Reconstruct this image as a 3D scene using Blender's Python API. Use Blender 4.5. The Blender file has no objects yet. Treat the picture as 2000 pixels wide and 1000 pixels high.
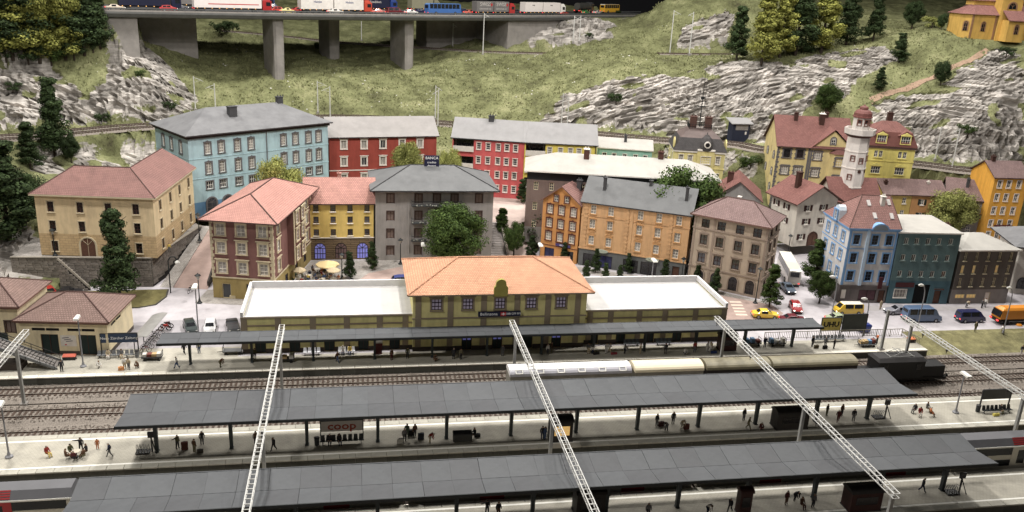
import bpy, math, random, numpy as np
from mathutils import Vector, Matrix, noise as mnoise
R_ = random.Random(7)
SC = bpy.context.scene
COL = SC.collection
pi = math.pi
# ------------------------------------------------------------------ camera (solved from the vanishing points of the station)
FOC = 1680.0; CAMH = 53.0
def _un(v):
    v = np.array(v, float); return v/np.linalg.norm(v)
_Y = _un([690-1000, -80-500, FOC]); _X = _un([9035, -90, FOC]); _X = _un(_X-_Y*_X.dot(_Y)); _Z = np.cross(_X, _Y)
RM = np.stack([_X, _Y, _Z])
def ray(px, py): return RM @ np.array([px-1000, py-500, FOC])
def G(px, py, z=0.0):
    d = ray(px, py); t = (z-CAMH)/d[2]; return Vector((d[0]*t, d[1]*t, z))
def D(px, py, y):
    d = ray(px, py); t = y/d[1]; return Vector((d[0]*t, y, CAMH+d[2]*t))
def P(p):
    c = RM.T @ (np.array(p, float)-np.array([0, 0, CAMH])); return (1000+FOC*c[0]/c[2], 500+FOC*c[1]/c[2])
cam_d = bpy.data.cameras.new('camera'); cam = bpy.data.objects.new('camera', cam_d); COL.objects.link(cam)
cam_d.sensor_width = 36; cam_d.lens = FOC/2000*36; cam_d.clip_start = 1; cam_d.clip_end = 2000
_r, _d, _f = RM[:, 0], RM[:, 1], RM[:, 2]
cam.matrix_world = Matrix(((_r[0], -_d[0], -_f[0], 0), (_r[1], -_d[1], -_f[1], 0), (_r[2], -_d[2], -_f[2], CAMH), (0, 0, 0, 1)))
SC.camera = cam
# ------------------------------------------------------------------ light of the exhibition hall, plus an added frontal fill lamp
W = bpy.data.worlds.new('World'); SC.world = W; W.use_nodes = True
W.node_tree.nodes['Background'].inputs[0].default_value = (1.0, 0.97, 0.93, 1)
W.node_tree.nodes['Background'].inputs[1].default_value = 0.05
def lamp(x, y, z, power, size=9, col=(1, 0.965, 0.915)):
    l = bpy.data.lights.new('hall_and_fill_lamp', 'AREA'); l.shape = 'DISK'; l.size = size; l.energy = power; l.color = col
    o = bpy.data.objects.new('hall_and_fill_lamp', l); o.location = (x, y, z); COL.objects.link(o); return o
KL = 720.0
for (x, y, z, p) in ((-48, 113, 98, 104), (24, 119, 98, 118), (92, 126, 98, 92), (-44, 58, 88, 58), (155, 162, 110, 50),  # the low frontal lamp is an added fill that brightens the facades
                     (-62, 196, 112, 122), (4, 214, 118, 118), (62, 214, 118, 104), (112, 204, 118, 84), (165, 205, 120, 56)):
    lamp(x, y, z, p*KL)
SC.view_settings.view_transform = 'Standard'; SC.view_settings.look = 'None'; SC.view_settings.gamma = 1
SC.view_settings.use_curve_mapping = False; SC.view_settings.exposure = 0.0
SC.cycles.use_denoising = True
SC.cycles.max_bounces = 6; SC.cycles.diffuse_bounces = 3; SC.cycles.glossy_bounces = 2; SC.cycles.transmission_bounces = 2
# ------------------------------------------------------------------ colours and materials
def lin(c):
    def f(v):
        v /= 255.0
        return v/12.92 if v <= 0.04045 else ((v+0.055)/1.055)**2.4
    y = 0.3*c[0]+0.59*c[1]+0.11*c[2]; k = 0.80     # mutes every colour a little towards grey
    return tuple(f(y+(v-y)*k) for v in c)
M = {}
def nd(nt, t, **kw):
    n = nt.nodes.new(t)
    for k, v in kw.items(): setattr(n, k, v)
    return n
def mat(name, rgb, rough=0.75, var=0.12, scale=1.2, bump=0.0, bscale=8.0, metal=0.0, spec=0.3, emit=0.0, tex=None, tsize=(1, 1), mortar=0.04, tbump=0.5, tvar=0.25, dirt=0.0, streak=1.0, mcol=None, coat=0.0, rand=0.0):
    if name in M: return M[name]
    m = bpy.data.materials.new(name); m.use_nodes = True; nt = m.node_tree; b = nt.nodes['Principled BSDF']
    c = lin(rgb); L = nt.links.new
    b.inputs['Roughness'].default_value = rough; b.inputs['Metallic'].default_value = metal
    b.inputs['Specular IOR Level'].default_value = spec; b.inputs['Coat Weight'].default_value = coat
    tc = nd(nt, 'ShaderNodeTexCoord')
    n = nd(nt, 'ShaderNodeTexNoise'); n.inputs['Scale'].default_value = scale; n.inputs['Detail'].default_value = 6; n.inputs['Roughness'].default_value = 0.65
    L(tc.outputs['Object'], n.inputs['Vector'])
    cr = nd(nt, 'ShaderNodeValToRGB'); e = cr.color_ramp.elements
    e[0].position = 0.3; e[1].position = 0.7
    e[0].color = (*[v*(1-var) for v in c], 1); e[1].color = (*[min(1, v*(1+var)) for v in c], 1)
    L(n.outputs['Fac'], cr.inputs['Fac']); out = cr.outputs['Color']
    hgt = None
    if tex:
        t = nd(nt, 'ShaderNodeTexBrick'); t.inputs['Scale'].default_value = 1.0
        t.inputs['Brick Width'].default_value = tsize[0]; t.inputs['Row Height'].default_value = tsize[1]
        t.inputs['Mortar Size'].default_value = mortar; t.inputs['Mortar Smooth'].default_value = 0.3
        t.offset = 0.5 if tex == 'brick' else 0.0
        L(tc.outputs['UV'], t.inputs['Vector'])
        t.inputs['Color1'].default_value = (1-tvar, 1-tvar, 1-tvar, 1); t.inputs['Color2'].default_value = (1, 1, 1, 1)
        mc = mcol if mcol is not None else 0.45
        t.inputs['Mortar'].default_value = (mc, mc, mc, 1)
        mx = nd(nt, 'ShaderNodeMix', data_type='RGBA', blend_type='MULTIPLY'); mx.inputs[0].default_value = 1
        L(out, mx.inputs[6]); L(t.outputs['Color'], mx.inputs[7]); out = mx.outputs[2]; hgt = t.outputs['Fac']
    if dirt > 0:
        n2 = nd(nt, 'ShaderNodeTexNoise'); n2.inputs['Scale'].default_value = 0.35; n2.inputs['Detail'].default_value = 8; n2.inputs['Roughness'].default_value = 0.7
        mp_ = nd(nt, 'ShaderNodeMapping'); mp_.inputs['Scale'].default_value = (1/streak, 1/streak, streak); L(tc.outputs['Object'], mp_.inputs['Vector']); L(mp_.outputs[0], n2.inputs['Vector'])
        r2 = nd(nt, 'ShaderNodeValToRGB'); r2.color_ramp.elements[0].position = 0.45; r2.color_ramp.elements[1].position = 0.75
        r2.color_ramp.elements[0].color = (1, 1, 1, 1); r2.color_ramp.elements[1].color = (1-dirt, 1-dirt, 1-dirt*0.95, 1)
        L(n2.outputs['Fac'], r2.inputs['Fac'])
        mx = nd(nt, 'ShaderNodeMix', data_type='RGBA', blend_type='MULTIPLY'); mx.inputs[0].default_value = 1
        L(out, mx.inputs[6]); L(r2.outputs['Color'], mx.inputs[7]); out = mx.outputs[2]
    if rand > 0:
        oi = nd(nt, 'ShaderNodeObjectInfo'); mr = nd(nt, 'ShaderNodeMapRange'); mr.inputs[3].default_value = 1-rand; mr.inputs[4].default_value = 1+rand
        L(oi.outputs['Random'], mr.inputs[0])
        mx = nd(nt, 'ShaderNodeMix', data_type='RGBA', blend_type='MULTIPLY'); mx.inputs[0].default_value = 1
        L(out, mx.inputs[6]); L(mr.outputs[0], mx.inputs[7]); out = mx.outputs[2]
    L(out, b.inputs['Base Color'])
    if emit > 0:
        b.inputs['Emission Color'].default_value = (*c, 1); b.inputs['Emission Strength'].default_value = emit
    last = None
    if hgt is not None:
        bp = nd(nt, 'ShaderNodeBump'); bp.invert = True; bp.inputs['Strength'].default_value = tbump; bp.inputs['Distance'].default_value = 0.08
        L(hgt, bp.inputs['Height']); last = bp
    if bump > 0:
        n3 = nd(nt, 'ShaderNodeTexNoise'); n3.inputs['Scale'].default_value = bscale; n3.inputs['Detail'].default_value = 4
        L(tc.outputs['Object'], n3.inputs['Vector'])
        bp = nd(nt, 'ShaderNodeBump'); bp.inputs['Strength'].default_value = bump; bp.inputs['Distance'].default_value = 0.1
        L(n3.outputs['Fac'], bp.inputs['Height'])
        if last: L(last.outputs[0], bp.inputs['Normal'])
        last = bp
    if last: L(last.outputs[0], b.inputs['Normal'])
    M[name] = m
    return m
# ------------------------------------------------------------------ mesh builder
class MB:
    def __init__(s): s.v = []; s.f = []; s.m = []
    def add(s, vs, fs, mi=0):
        o = len(s.v); s.v.extend([tuple(p) for p in vs])
        for f in fs: s.f.append(tuple(i+o for i in f)); s.m.append(mi)
        return s
    def poly(s, pts, mi=0): return s.add(pts, [tuple(range(len(pts)))], mi)
    def box(s, x0, x1, y0, y1, z0, z1, mi=0):
        return s.add([(x0, y0, z0), (x1, y0, z0), (x1, y1, z0), (x0, y1, z0), (x0, y0, z1), (x1, y0, z1), (x1, y1, z1), (x0, y1, z1)],
                     [(0, 3, 2, 1), (4, 5, 6, 7), (0, 1, 5, 4), (1, 2, 6, 5), (2, 3, 7, 6), (3, 0, 4, 7)], mi)
    def hexa(s, b4, t4, mi=0):
        return s.add(list(b4)+list(t4), [(0, 3, 2, 1), (4, 5, 6, 7), (0, 1, 5, 4), (1, 2, 6, 5), (2, 3, 7, 6), (3, 0, 4, 7)], mi)
    def prism(s, pts, ext, mi=0):
        n = len(pts); ext = Vector(ext); a = [Vector(p) for p in pts]; b = [p+ext for p in a]
        fs = [tuple(range(n))[::-1], tuple(range(n, 2*n))]+[(i, (i+1) % n, n+(i+1) % n, n+i) for i in range(n)]
        return s.add(a+b, fs, mi)
    def bar(s, p0, p1, w, h=None, mi=0, up=(0, 0, 1)):
        h = h or w; p0 = Vector(p0); p1 = Vector(p1); d = (p1-p0).normalized(); u = Vector(up)
        if abs(d.dot(u)) > 0.95: u = Vector((1, 0, 0))
        a = d.cross(u).normalized()*w/2; c = a.cross(d).normalized()*h/2
        return s.hexa([p0-a-c, p0+a-c, p1+a-c, p1-a-c], [p0-a+c, p0+a+c, p1+a+c, p1-a+c], mi)
    def cyl(s, p0, p1, r0, r1=None, n=8, mi=0, cap=True):
        r1 = r0 if r1 is None else r1; p0 = Vector(p0); p1 = Vector(p1); d = (p1-p0).normalized()
        u = Vector((0, 0, 1)) if abs(d.z) < 0.95 else Vector((1, 0, 0)); a = d.cross(u).normalized(); b = a.cross(d)
        ring = lambda c, r: [c+(a*math.cos(2*pi*i/n)+b*math.sin(2*pi*i/n))*r for i in range(n)]
        fs = [(i, i+n, (i+1) % n+n, (i+1) % n) for i in range(n)]
        if cap: fs += [tuple(range(n)), tuple(range(n, 2*n))[::-1]]
        return s.add(ring(p0, r0)+ring(p1, r1), fs, mi)
    def tube(s, pts, r, n=6, mi=0):
        for a, b in zip(pts[:-1], pts[1:]): s.cyl(a, b, r, r, n, mi)
        return s
    def lathe(s, prof, n=10, c=(0, 0, 0), mi=0, rot=0.0):
        vs = []; fs = []
        for r, z in prof: vs += [(c[0]+r*math.cos(rot+2*pi*i/n), c[1]+r*math.sin(rot+2*pi*i/n), c[2]+z) for i in range(n)]
        for k in range(len(prof)-1):
            for i in range(n): fs.append((k*n+i, k*n+(i+1) % n, (k+1)*n+(i+1) % n, (k+1)*n+i))
        fs += [tuple(range(n))[::-1], tuple(range((len(prof)-1)*n, len(prof)*n))]
        return s.add(vs, fs, mi)
    def ball(s, c, rx, ry=None, rz=None, n=8, m=5, mi=0):
        ry = ry or rx; rz = rz or rx; vs = [(c[0], c[1], c[2]-rz)]; fs = []
        for k in range(1, m):
            t = -pi/2+pi*k/m
            vs += [(c[0]+rx*math.cos(t)*math.cos(2*pi*i/n), c[1]+ry*math.cos(t)*math.sin(2*pi*i/n), c[2]+rz*math.sin(t)) for i in range(n)]
        vs.append((c[0], c[1], c[2]+rz)); l = len(vs)-1
        for i in range(n):
            fs.append((0, 1+(i+1) % n, 1+i)); fs.append((l, l-n+i, l-n+(i+1) % n))
            for k in range(m-2): fs.append((1+k*n+i, 1+k*n+(i+1) % n, 1+(k+1)*n+(i+1) % n, 1+(k+1)*n+i))
        return s.add(vs, fs, mi)
    def mesh(s, name, mats, smooth=False):
        me = bpy.data.meshes.new(name); me.from_pydata(s.v, [], s.f)
        for m in (mats if isinstance(mats, (list, tuple)) else [mats]): me.materials.append(m)
        me.polygons.foreach_set('material_index', s.m)
        if smooth: me.polygons.foreach_set('use_smooth', [True]*len(s.f))
        uv = me.uv_layers.new(name='UVMap'); dat = [0.0]*(2*len(me.loops)); k = 0
        Z = Vector((0, 0, 1))
        for p in me.polygons:
            nr = p.normal; e = Z.cross(nr)
            e = Vector((1, 0, 0)) if e.length < 1e-3 else e.normalized(); w = nr.cross(e)
            for vi in p.vertices:
                c = me.vertices[vi].co; dat[2*k] = c.dot(e); dat[2*k+1] = c.dot(w); k += 1
        uv.data.foreach_set('uv', dat)
        return me
    def obj(s, name, mats, parent=None, smooth=False, mx=None):
        return link(name, s.mesh(name, mats, smooth), parent, mx)
def link(name, me, parent=None, mx=None):
    o = bpy.data.objects.new(name, me); COL.objects.link(o)
    if parent is not None: o.parent = parent
    if mx is not None: o.matrix_basis = mx
    return o
def tag(o, label, cat, group=None):
    o['label'] = label; o['category'] = cat
    if group: o['group'] = group
    return o
def kind(o, k): o['kind'] = k; return o
def thing(name, label, cat, loc=(0, 0, 0), rz=0.0, group=None):
    o = bpy.data.objects.new(name, None); COL.objects.link(o); o.location = loc; o.rotation_euler = (0, 0, rz)
    o.empty_display_size = 0.5
    return tag(o, label, cat, group)
def copy_tree(o, parent=None):
    c = o.copy(); COL.objects.link(c)
    if parent is not None: c.parent = parent
    for ch in list(o.children): copy_tree(ch, c)
    return c
def TR(x, y, z=0.0, rz=0.0): return Matrix.Translation((x, y, z)) @ Matrix.Rotation(rz, 4, 'Z')
def text(body, size, m, parent, mx, name='lettering', ext=0.01, align='CENTER', sx=1.0, bold=0.0, shear=0.0):
    cu = bpy.data.curves.new(name, 'FONT'); cu.body = body; cu.size = size; cu.extrude = ext; cu.align_x = align; cu.align_y = 'CENTER'
    cu.offset = bold; cu.resolution_u = 2; cu.shear = shear; cu.materials.append(m)
    tmp = bpy.data.objects.new(name, cu); me = bpy.data.meshes.new_from_object(tmp); bpy.data.objects.remove(tmp); me.name = name
    if not me.materials: me.materials.append(m)
    o = link(name, me, parent)
    o.matrix_basis = mx @ Matrix.Rotation(pi/2, 4, 'X') @ Matrix.Diagonal((sx, 1, 1, 1)); kind(o, 'stuff'); return o
# ------------------------------------------------------------------ materials of the setting
asphalt = mat('street_surface', (186, 180, 184), 0.85, 0.10, 0.25, 0.15, 9, dirt=0.22)
roadbrown = mat('brown_paving', (168, 142, 132), 0.85, 0.14, 0.5, 0.2, 9, dirt=0.2)
cobble = mat('cobbles', (186, 178, 170), 0.85, 0.10, 0.8, tex='brick', tsize=(0.35, 0.22), mortar=0.03, tvar=0.3, tbump=0.6)
lawn = mat('lawn', (112, 104, 58), 0.95, 0.3, 0.9, 0.8, 14)
paving = mat('platform_paving', (178, 172, 156), 0.85, 0.10, 0.4, tex='brick', tsize=(0.42, 0.28), mortar=0.04, tvar=0.08, mcol=0.84, tbump=0.2, dirt=0.3)
coping = mat('coping_stone', (172, 168, 154), 0.8, 0.12, 1.5, 0.2, 10, rand=0.08)
edgeblk = mat('edge_block', (92, 92, 84), 0.85, 0.15, 1.2, 0.3, 8, rand=0.12)
whiteline = mat('white_paint', (232, 230, 220), 0.7, 0.06, 2.0)
gravel_m = mat('ballast_gravel', (128, 118, 108), 0.95, 0.35, 5.0, 1.0, 7)
dirtm = mat('track_dirt', (138, 127, 115), 0.95, 0.18, 0.8, 0.6, 9, dirt=0.25)
railm = mat('rail_rust', (84, 62, 50), 0.5, 0.15, 3, metal=0.3)
railtop = mat('rail_head', (190, 180, 168), 0.3, 0.1, 3, metal=0.8)
sleeperm = mat('sleeper_wood', (74, 58, 48), 0.85, 0.25, 4)
# ------------------------------------------------------------------ terrain: heights read at sight lines, interpolated over the plan
CP = []
def cp(px, *pts):
    for py, y in pts: p = D(px, py, y); CP.append((p.x, p.y, p.z))
cp(-160, (560, 128), (420, 150), (300, 176), (282, 184), (200, 200), (120, 212), (40, 240))
cp(0, (545, 139), (480, 148), (400, 163), (300, 183), (285, 187), (268, 191.5), (255, 195), (225, 198), (190, 203), (130, 211), (112, 218), (60, 235), (0, 262))
cp(150, (280, 196), (256, 201), (246, 204), (225, 207), (170, 213), (120, 219), (102, 226), (40, 250))
cp(230, (245, 207), (238, 209), (200, 213), (140, 219), (100, 223), (86, 228), (62, 240))
cp(300, (265, 206), (244, 211), (232, 215), (180, 219), (150, 223), (115, 230), (80, 244), (60, 258))
cp(380, (250, 212), (236, 218), (226, 222), (200, 227), (160, 233), (120, 243), (80, 260), (50, 285))
cp(545, (240, 216), (228, 224), (220, 228), (190, 232), (157, 238), (120, 252), (80, 274), (50, 300))
cp(650, (238, 218), (226, 225), (217, 230), (190, 235), (150, 246), (118, 264), (95, 274), (75, 285), (40, 312))
cp(800, (248, 214), (236, 221), (226, 226), (200, 231), (136, 257), (110, 270), (88, 279), (60, 305))
cp(940, (258, 210), (246, 217), (236, 222), (180, 236), (130, 253), (104, 268), (95, 276), (60, 300))
cp(1040, (262, 208), (250, 214), (240, 218), (200, 228), (150, 244), (112, 259), (102, 266), (75, 280), (45, 292))
cp(1150, (270, 205), (259, 209), (250, 212), (225, 216), (180, 225), (130, 240), (98, 254), (84, 263), (60, 276), (32, 288))
cp(1300, (288, 196), (276, 200), (266, 204), (230, 209), (180, 217), (140, 228), (112, 243), (102, 250), (60, 259), (0, 272))
cp(1205, (95, 250), (70, 265), (50, 282), (38, 298), (35, 330))
cp(1240, (60, 266), (48, 280), (38, 300))
cp(1430, (292, 194), (279, 199), (268, 203), (230, 207), (180, 214), (135, 224), (112, 240), (102, 246), (50, 254), (-20, 266))
cp(1500, (305, 187), (293, 191), (282, 195), (230, 201), (180, 208), (130, 218), (100, 229), (40, 250), (-30, 268))
cp(1650, (318, 181), (305, 185), (294, 189), (240, 196), (190, 203), (150, 211), (112, 222), (85, 234), (60, 250), (20, 280))
cp(1800, (332, 174), (318, 178), (306, 182), (250, 187), (210, 192), (190, 198), (140, 205), (95, 214), (66, 225), (50, 245))
cp(1950, (336, 171.5), (326, 175), (260, 180), (200, 187), (160, 194), (118, 203), (98, 207), (80, 211), (70, 224), (66, 240))
cp(1865, (100, 209), (70, 211), (60, 218), (54, 228), (50, 245))
cp(2150, (345, 168), (280, 170), (200, 180), (120, 192), (90, 215))
for x in range(-130, 260, 20):       # the low ground under the town, and the far edge
    CP.append((x, 160.0, -0.8 if x > -50 else 6.0)); 
    if x > -50: CP.append((x, 168.0, 2.0)); CP.append((x, 176.0, 3.2))
for x in range(-46, 110, 14):
    CP.append((x, 186.0 if x < 70 else 178.0, 3.4))
    if x < 90: CP.append((x, 196.0 if x < 50 else 188, 6.0))
CPA = np.array(CP)
def rbf_fit(A):
    n = len(A); d = np.sqrt(((A[:, None, :2]-A[None, :, :2])**2).sum(-1)+2.0)
    K = np.zeros((n+3, n+3)); K[:n, :n] = d-np.eye(n)*1.0; K[:n, n] = 1; K[:n, n+1:] = A[:, :2]; K[n, :n] = 1; K[n+1:, :n] = A[:, :2].T
    return np.linalg.solve(K, np.concatenate([A[:, 2], [0, 0, 0]]))
WT = rbf_fit(CPA)
def hgt(xy):
    xy = np.atleast_2d(xy); n = len(CPA); out = np.zeros(len(xy))
    for i in range(0, len(xy), 20000):
        q = xy[i:i+20000]; d = np.sqrt(((q[:, None]-CPA[None, :, :2])**2).sum(-1)+2.0)
        out[i:i+20000] = d @ WT[:n]+WT[n]+q @ WT[n+1:]
    return out
def hz(x, y): return float(hgt([[x, y]])[0])
ROCK = [  # outlines of the bare rock
 [(200, 85), (290, 92), (330, 130), (380, 185), (375, 215), (300, 238), (140, 244), (150, 200), (205, 160)],
 [(-60, 125), (40, 118), (110, 140), (165, 185), (140, 244), (0, 255), (-60, 255)],
 [(140, 272), (300, 268), (310, 330), (60, 335), (60, 300)], [(-100, 440), (60, 440), (80, 545), (-100, 570)],
 [(1045, 240), (1100, 190), (1170, 170), (1200, 158), (1290, 148), (1370, 135), (1440, 120), (1530, 118), (1600, 180), (1560, 240), (1500, 285), (1290, 268), (1180, 252)],
 [(1540, 120), (1640, 100), (1730, 90), (1760, 110), (1690, 150), (1640, 190), (1560, 180)],
 [(1680, 215), (1750, 190), (1810, 180), (1890, 130), (1935, 95), (1980, 95), (2010, 180), (2010, 320), (1900, 318), (1780, 300)],
 [(1020, 70), (1090, 40), (1140, 30), (1200, 45), (1190, 75), (1100, 90), (1040, 95)],
 [(1200, 0), (1240, -10), (1245, 30), (1215, 40)], [(1350, 40), (1430, 20), (1430, 100), (1310, 104)],
 [(1290, 292), (1420, 290), (1480, 310), (1470, 350), (1290, 340)], [(1850, 335), (1990, 345), (1990, 380), (1840, 355)],
]
def inside(px, py, poly):
    c = np.zeros(len(px), bool); n = len(poly)
    for i in range(n):
        x0, y0 = poly[i]; x1, y1 = poly[(i+1) % n]
        if y0 == y1: continue
        t = ((y0 > py) != (y1 > py)) & (px < (x1-x0)*(py-y0)/(y1-y0)+x0); c ^= t
    return c
def PX(pts):
    c = (pts-np.array([0, 0, CAMH])) @ RM
    return 1000+FOC*c[:, 0]/c[:, 2], 500+FOC*c[:, 1]/c[:, 2]
def build_terrain():
    xs = np.concatenate([np.arange(-175, -85, 1.6), np.arange(-85, 165, 0.52), np.arange(165, 262, 1.6)])
    ys = np.concatenate([np.arange(134, 180, 1.4), np.arange(178, 262, 0.45), np.arange(262, 345, 1.5)])
    X, Y = np.meshgrid(xs, ys); q = np.stack([X.ravel(), Y.ravel()], 1); Zs = hgt(q)
    tky = np.interp(q[:, 0], [p.x for p in UP], [p.y for p in UP]); near = ((q[:, 1] < 159) & (q[:, 0] > -47)) | ((q[:, 0] > 104) & (q[:, 1] < tky-6.4)); Zs[near] = -1.5
    pts = np.column_stack([q, Zs]); px, py = PX(pts)
    ny, nx = X.shape
    n1 = np.array([mnoise.noise(Vector((p[0]*0.12, p[1]*0.12, p[2]*0.12))) for p in pts])
    n2 = np.array([mnoise.noise(Vector((p[0]*0.45+7, p[1]*0.45, p[2]*0.3))) for p in pts])
    rock = np.zeros(len(pts))
    for poly in ROCK: rock = np.maximum(rock, inside(px+n1*16+n2*7, py+n2*6, poly))
    gap = np.array([mnoise.noise(Vector((p[0]*0.16+31, p[1]*0.3, p[2]*0.3))) for p in pts])
    rock = np.where(gap > 0.36, 0.0, rock)
    g = rock.reshape(ny, nx); gs = g.copy()
    for _ in range(2):
        gs[1:-1, 1:-1] = (gs[1:-1, 1:-1]*2+gs[:-2, 1:-1]+gs[2:, 1:-1]+gs[1:-1, :-2]+gs[1:-1, 2:])/6
    rs = gs.ravel(); dz = np.zeros(len(pts)); dy = np.zeros(len(pts))
    idx = np.where(rs > 0.03)[0]
    for i in idx:
        x, y, z = pts[i]; w = rs[i]
        dip = 0.30 if x < 20 else (-0.27 if x < 112 else 0.13)
        wob = mnoise.noise(Vector((x*0.03, y*0.04, 3.3)))*3.0+mnoise.noise(Vector((x*0.11, y*0.1, 8.3)))*0.5
        s = (z+y*0.25+x*dip+wob)*0.46
        lay = math.floor(s); j = mnoise.noise(Vector((lay*7.31, x*0.06, y*0.05)))
        s += j*0.35; fr = s-math.floor(s); lay = math.floor(s)
        blk_ = mnoise.cell(Vector((x*0.11+lay*3.7, lay*1.3, y*0.05)))
        saw = (fr-0.5)*(0.9+0.9*j)-(1.15 if fr < 0.2 else 0)*(0.75+0.6*j)
        s2 = s*3.0+j*1.5; f2 = s2-math.floor(s2)
        vert = max(0.0, 1-abs(mnoise.noise(Vector((x*0.16+lay*0.37, y*0.12, z*0.05+5))))*14)
        big = mnoise.fractal(Vector((x*0.08, y*0.08, z*0.08)), 0.9, 2.1, 3)
        o = saw*1.35+(-0.35 if f2 < 0.3 else 0.12)+blk_*0.8-vert*0.9+big*1.3
        dy[i] = -o*w*0.9; dz[i] = o*w*0.55
    soft = (1-rs)
    for i in range(len(pts)):
        if pts[i, 1] > 178 or pts[i, 0] < -47: dz[i] += (n1[i]*0.9+n2[i]*0.55)*soft[i]
    # level benches for the tracks
    pts[:, 1] += dy; pts[:, 2] += dz
    for path in BENCH:
        pth = np.array([(p[0], p[1], p[2]) for p in path]); best = np.full(len(pts), 1e9); zz = np.zeros(len(pts))
        for a, b in zip(pth[:-1], pth[1:]):
            ab = b[:2]-a[:2]; t = np.clip(((pts[:, :2]-a[:2]) @ ab)/(ab @ ab), 0, 1)
            d = np.hypot(pts[:, 0]-a[0]-t*ab[0], pts[:, 1]-a[1]-t*ab[1]); u = d < best
            best = np.where(u, d, best); zz = np.where(u, a[2]+t*(b[2]-a[2]), zz)
        hw = path[0][3]; w = np.clip((hw+1.3-best)/1.3, 0, 1); pts[:, 2] = pts[:, 2]*(1-w)+(zz-0.38)*w
        rs *= (1-w)
    me = bpy.data.meshes.new('hillside')
    i = np.arange(nx*ny).reshape(ny, nx)
    fa = np.stack([i[:-1, :-1], i[:-1, 1:], i[1:, 1:], i[1:, :-1]], -1).reshape(-1, 4)
    me.from_pydata([tuple(p) for p in pts], [], [tuple(f) for f in fa.tolist()])
    at = me.attributes.new('rock', 'FLOAT', 'POINT'); at.data.foreach_set('value', rs.astype(np.float32))
    me.polygons.foreach_set('use_smooth', [False]*len(fa))
    return me, pts, rs
def smooth_path(pts, n=6):
    out = []; k = len(pts)
    for i in range(k-1):
        p0, p1, p2, p3 = pts[max(0, i-1)], pts[i], pts[i+1], pts[min(k-1, i+2)]
        for j in range(n):
            t = j/n; out.append(0.5*((2*p1)+(p2-p0)*t+(2*p0-5*p1+4*p2-p3)*t*t+(3*p1-p0-3*p2+p3)*t**3))
    out.append(pts[-1]); return out
UZ = 14.6
UP = smooth_path([Vector((-125, 172, UZ))]+[G(px, py, UZ) for px, py in ((0, 267), (150, 255), (300, 243), (650, 227), (880, 240), (1040, 250), (1170, 260), (1300, 272), (1430, 279), (1500, 291), (1650, 305), (1800, 319), (1890, 330), (2000, 334), (2150, 337))])
RP = smooth_path([D(px, py, y) for px, py, y in ((430, 58, 268), (560, 70, 278), (650, 80, 279), (780, 89, 277), (940, 99, 271), (1030, 102, 268), (1120, 104, 266))])
TP = smooth_path([D(px, py, y) for px, py, y in ((1285, 103, 249), (1350, 104, 248.5), (1430, 105, 247), (1520, 106, 243))])
def woff(path, w, dz=0.0): return [(p.x, p.y, p.z+dz, w) for p in path]
HWZ = 38.6
HW = smooth_path([G(px, py, HWZ) for px, py in ((-300, 14), (-60, 18), (205, 22), (380, 25), (560, 28), (780, 30.5), (1000, 32), (1130, 31.5))]+[D(1225, 31, 318), D(1300, 31, 332)])
BENCH = [woff(UP, 4.7), woff(RP, 4.0), woff(TP, 3.0), woff([Vector((p.x-3, p.y+12, HWZ-0.6)) for p in HW if p.x > 68], 11), woff([Vector((p.x-3, p.y+12, HWZ-0.6)) for p in HW if p.x < -60], 11)]
ter_me, ter_pts, ter_rock = build_terrain()
m = bpy.data.materials.new('hillside'); m.use_nodes = True; nt = m.node_tree; L = nt.links.new; b = nt.nodes['Principled BSDF']
b.inputs['Roughness'].default_value = 0.95; b.inputs['Specular IOR Level'].default_value = 0.15
tc = nd(nt, 'ShaderNodeTexCoord'); at = nd(nt, 'ShaderNodeAttribute', attribute_name='rock')
def nz(scale, det=6, ro=0.6, vec=None):
    n = nd(nt, 'ShaderNodeTexNoise'); n.inputs['Scale'].default_value = scale; n.inputs['Detail'].default_value = det; n.inputs['Roughness'].default_value = ro
    L(vec or tc.outputs['Object'], n.inputs['Vector']); return n
def ramp(src, stops):
    r = nd(nt, 'ShaderNodeValToRGB'); e = r.color_ramp.elements
    while len(e) < len(stops): e.new(0.5)
    for k, (p, c) in enumerate(stops): e[k].position = p; e[k].color = (*lin(c), 1)
    L(src, r.inputs['Fac']); return r
gr = ramp(nz(0.14, 8, 0.68).outputs['Fac'], [(0.28, (78, 76, 52)), (0.42, (103, 105, 67)), (0.53, (123, 126, 82)), (0.66, (147, 146, 102)), (0.8, (128, 112, 86))])
gf = ramp(nz(1.9, 5, 0.75).outputs['Fac'], [(0.32, (168, 168, 156)), (0.52, (255, 255, 255)), (0.7, (235, 235, 215))])
mg = nd(nt, 'ShaderNodeMix', data_type='RGBA', blend_type='MULTIPLY'); mg.inputs[0].default_value = 0.9; L(gr.outputs[0], mg.inputs[6]); L(gf.outputs[0], mg.inputs[7])
mp = nd(nt, 'ShaderNodeMapping'); mp.inputs['Scale'].default_value = (0.12, 0.4, 3.0); mp.inputs['Rotation'].default_value = (0, 0.15, 0); L(tc.outputs['Object'], mp.inputs['Vector'])
rk = ramp(nz(0.8, 10, 0.62, mp.outputs[0]).outputs['Fac'], [(0.31, (84, 80, 76)), (0.36, (152, 147, 142)), (0.52, (190, 184, 178)), (0.78, (222, 217, 211))])
ro = nz(0.25, 4, 0.6); rc = ramp(ro.outputs['Fac'], [(0.4, (150, 146, 140)), (0.62, (255, 252, 248))])
mr = nd(nt, 'ShaderNodeMix', data_type='RGBA', blend_type='MULTIPLY'); mr.inputs[0].default_value = 0.8; L(rk.outputs[0], mr.inputs[6]); L(rc.outputs[0], mr.inputs[7])
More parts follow.
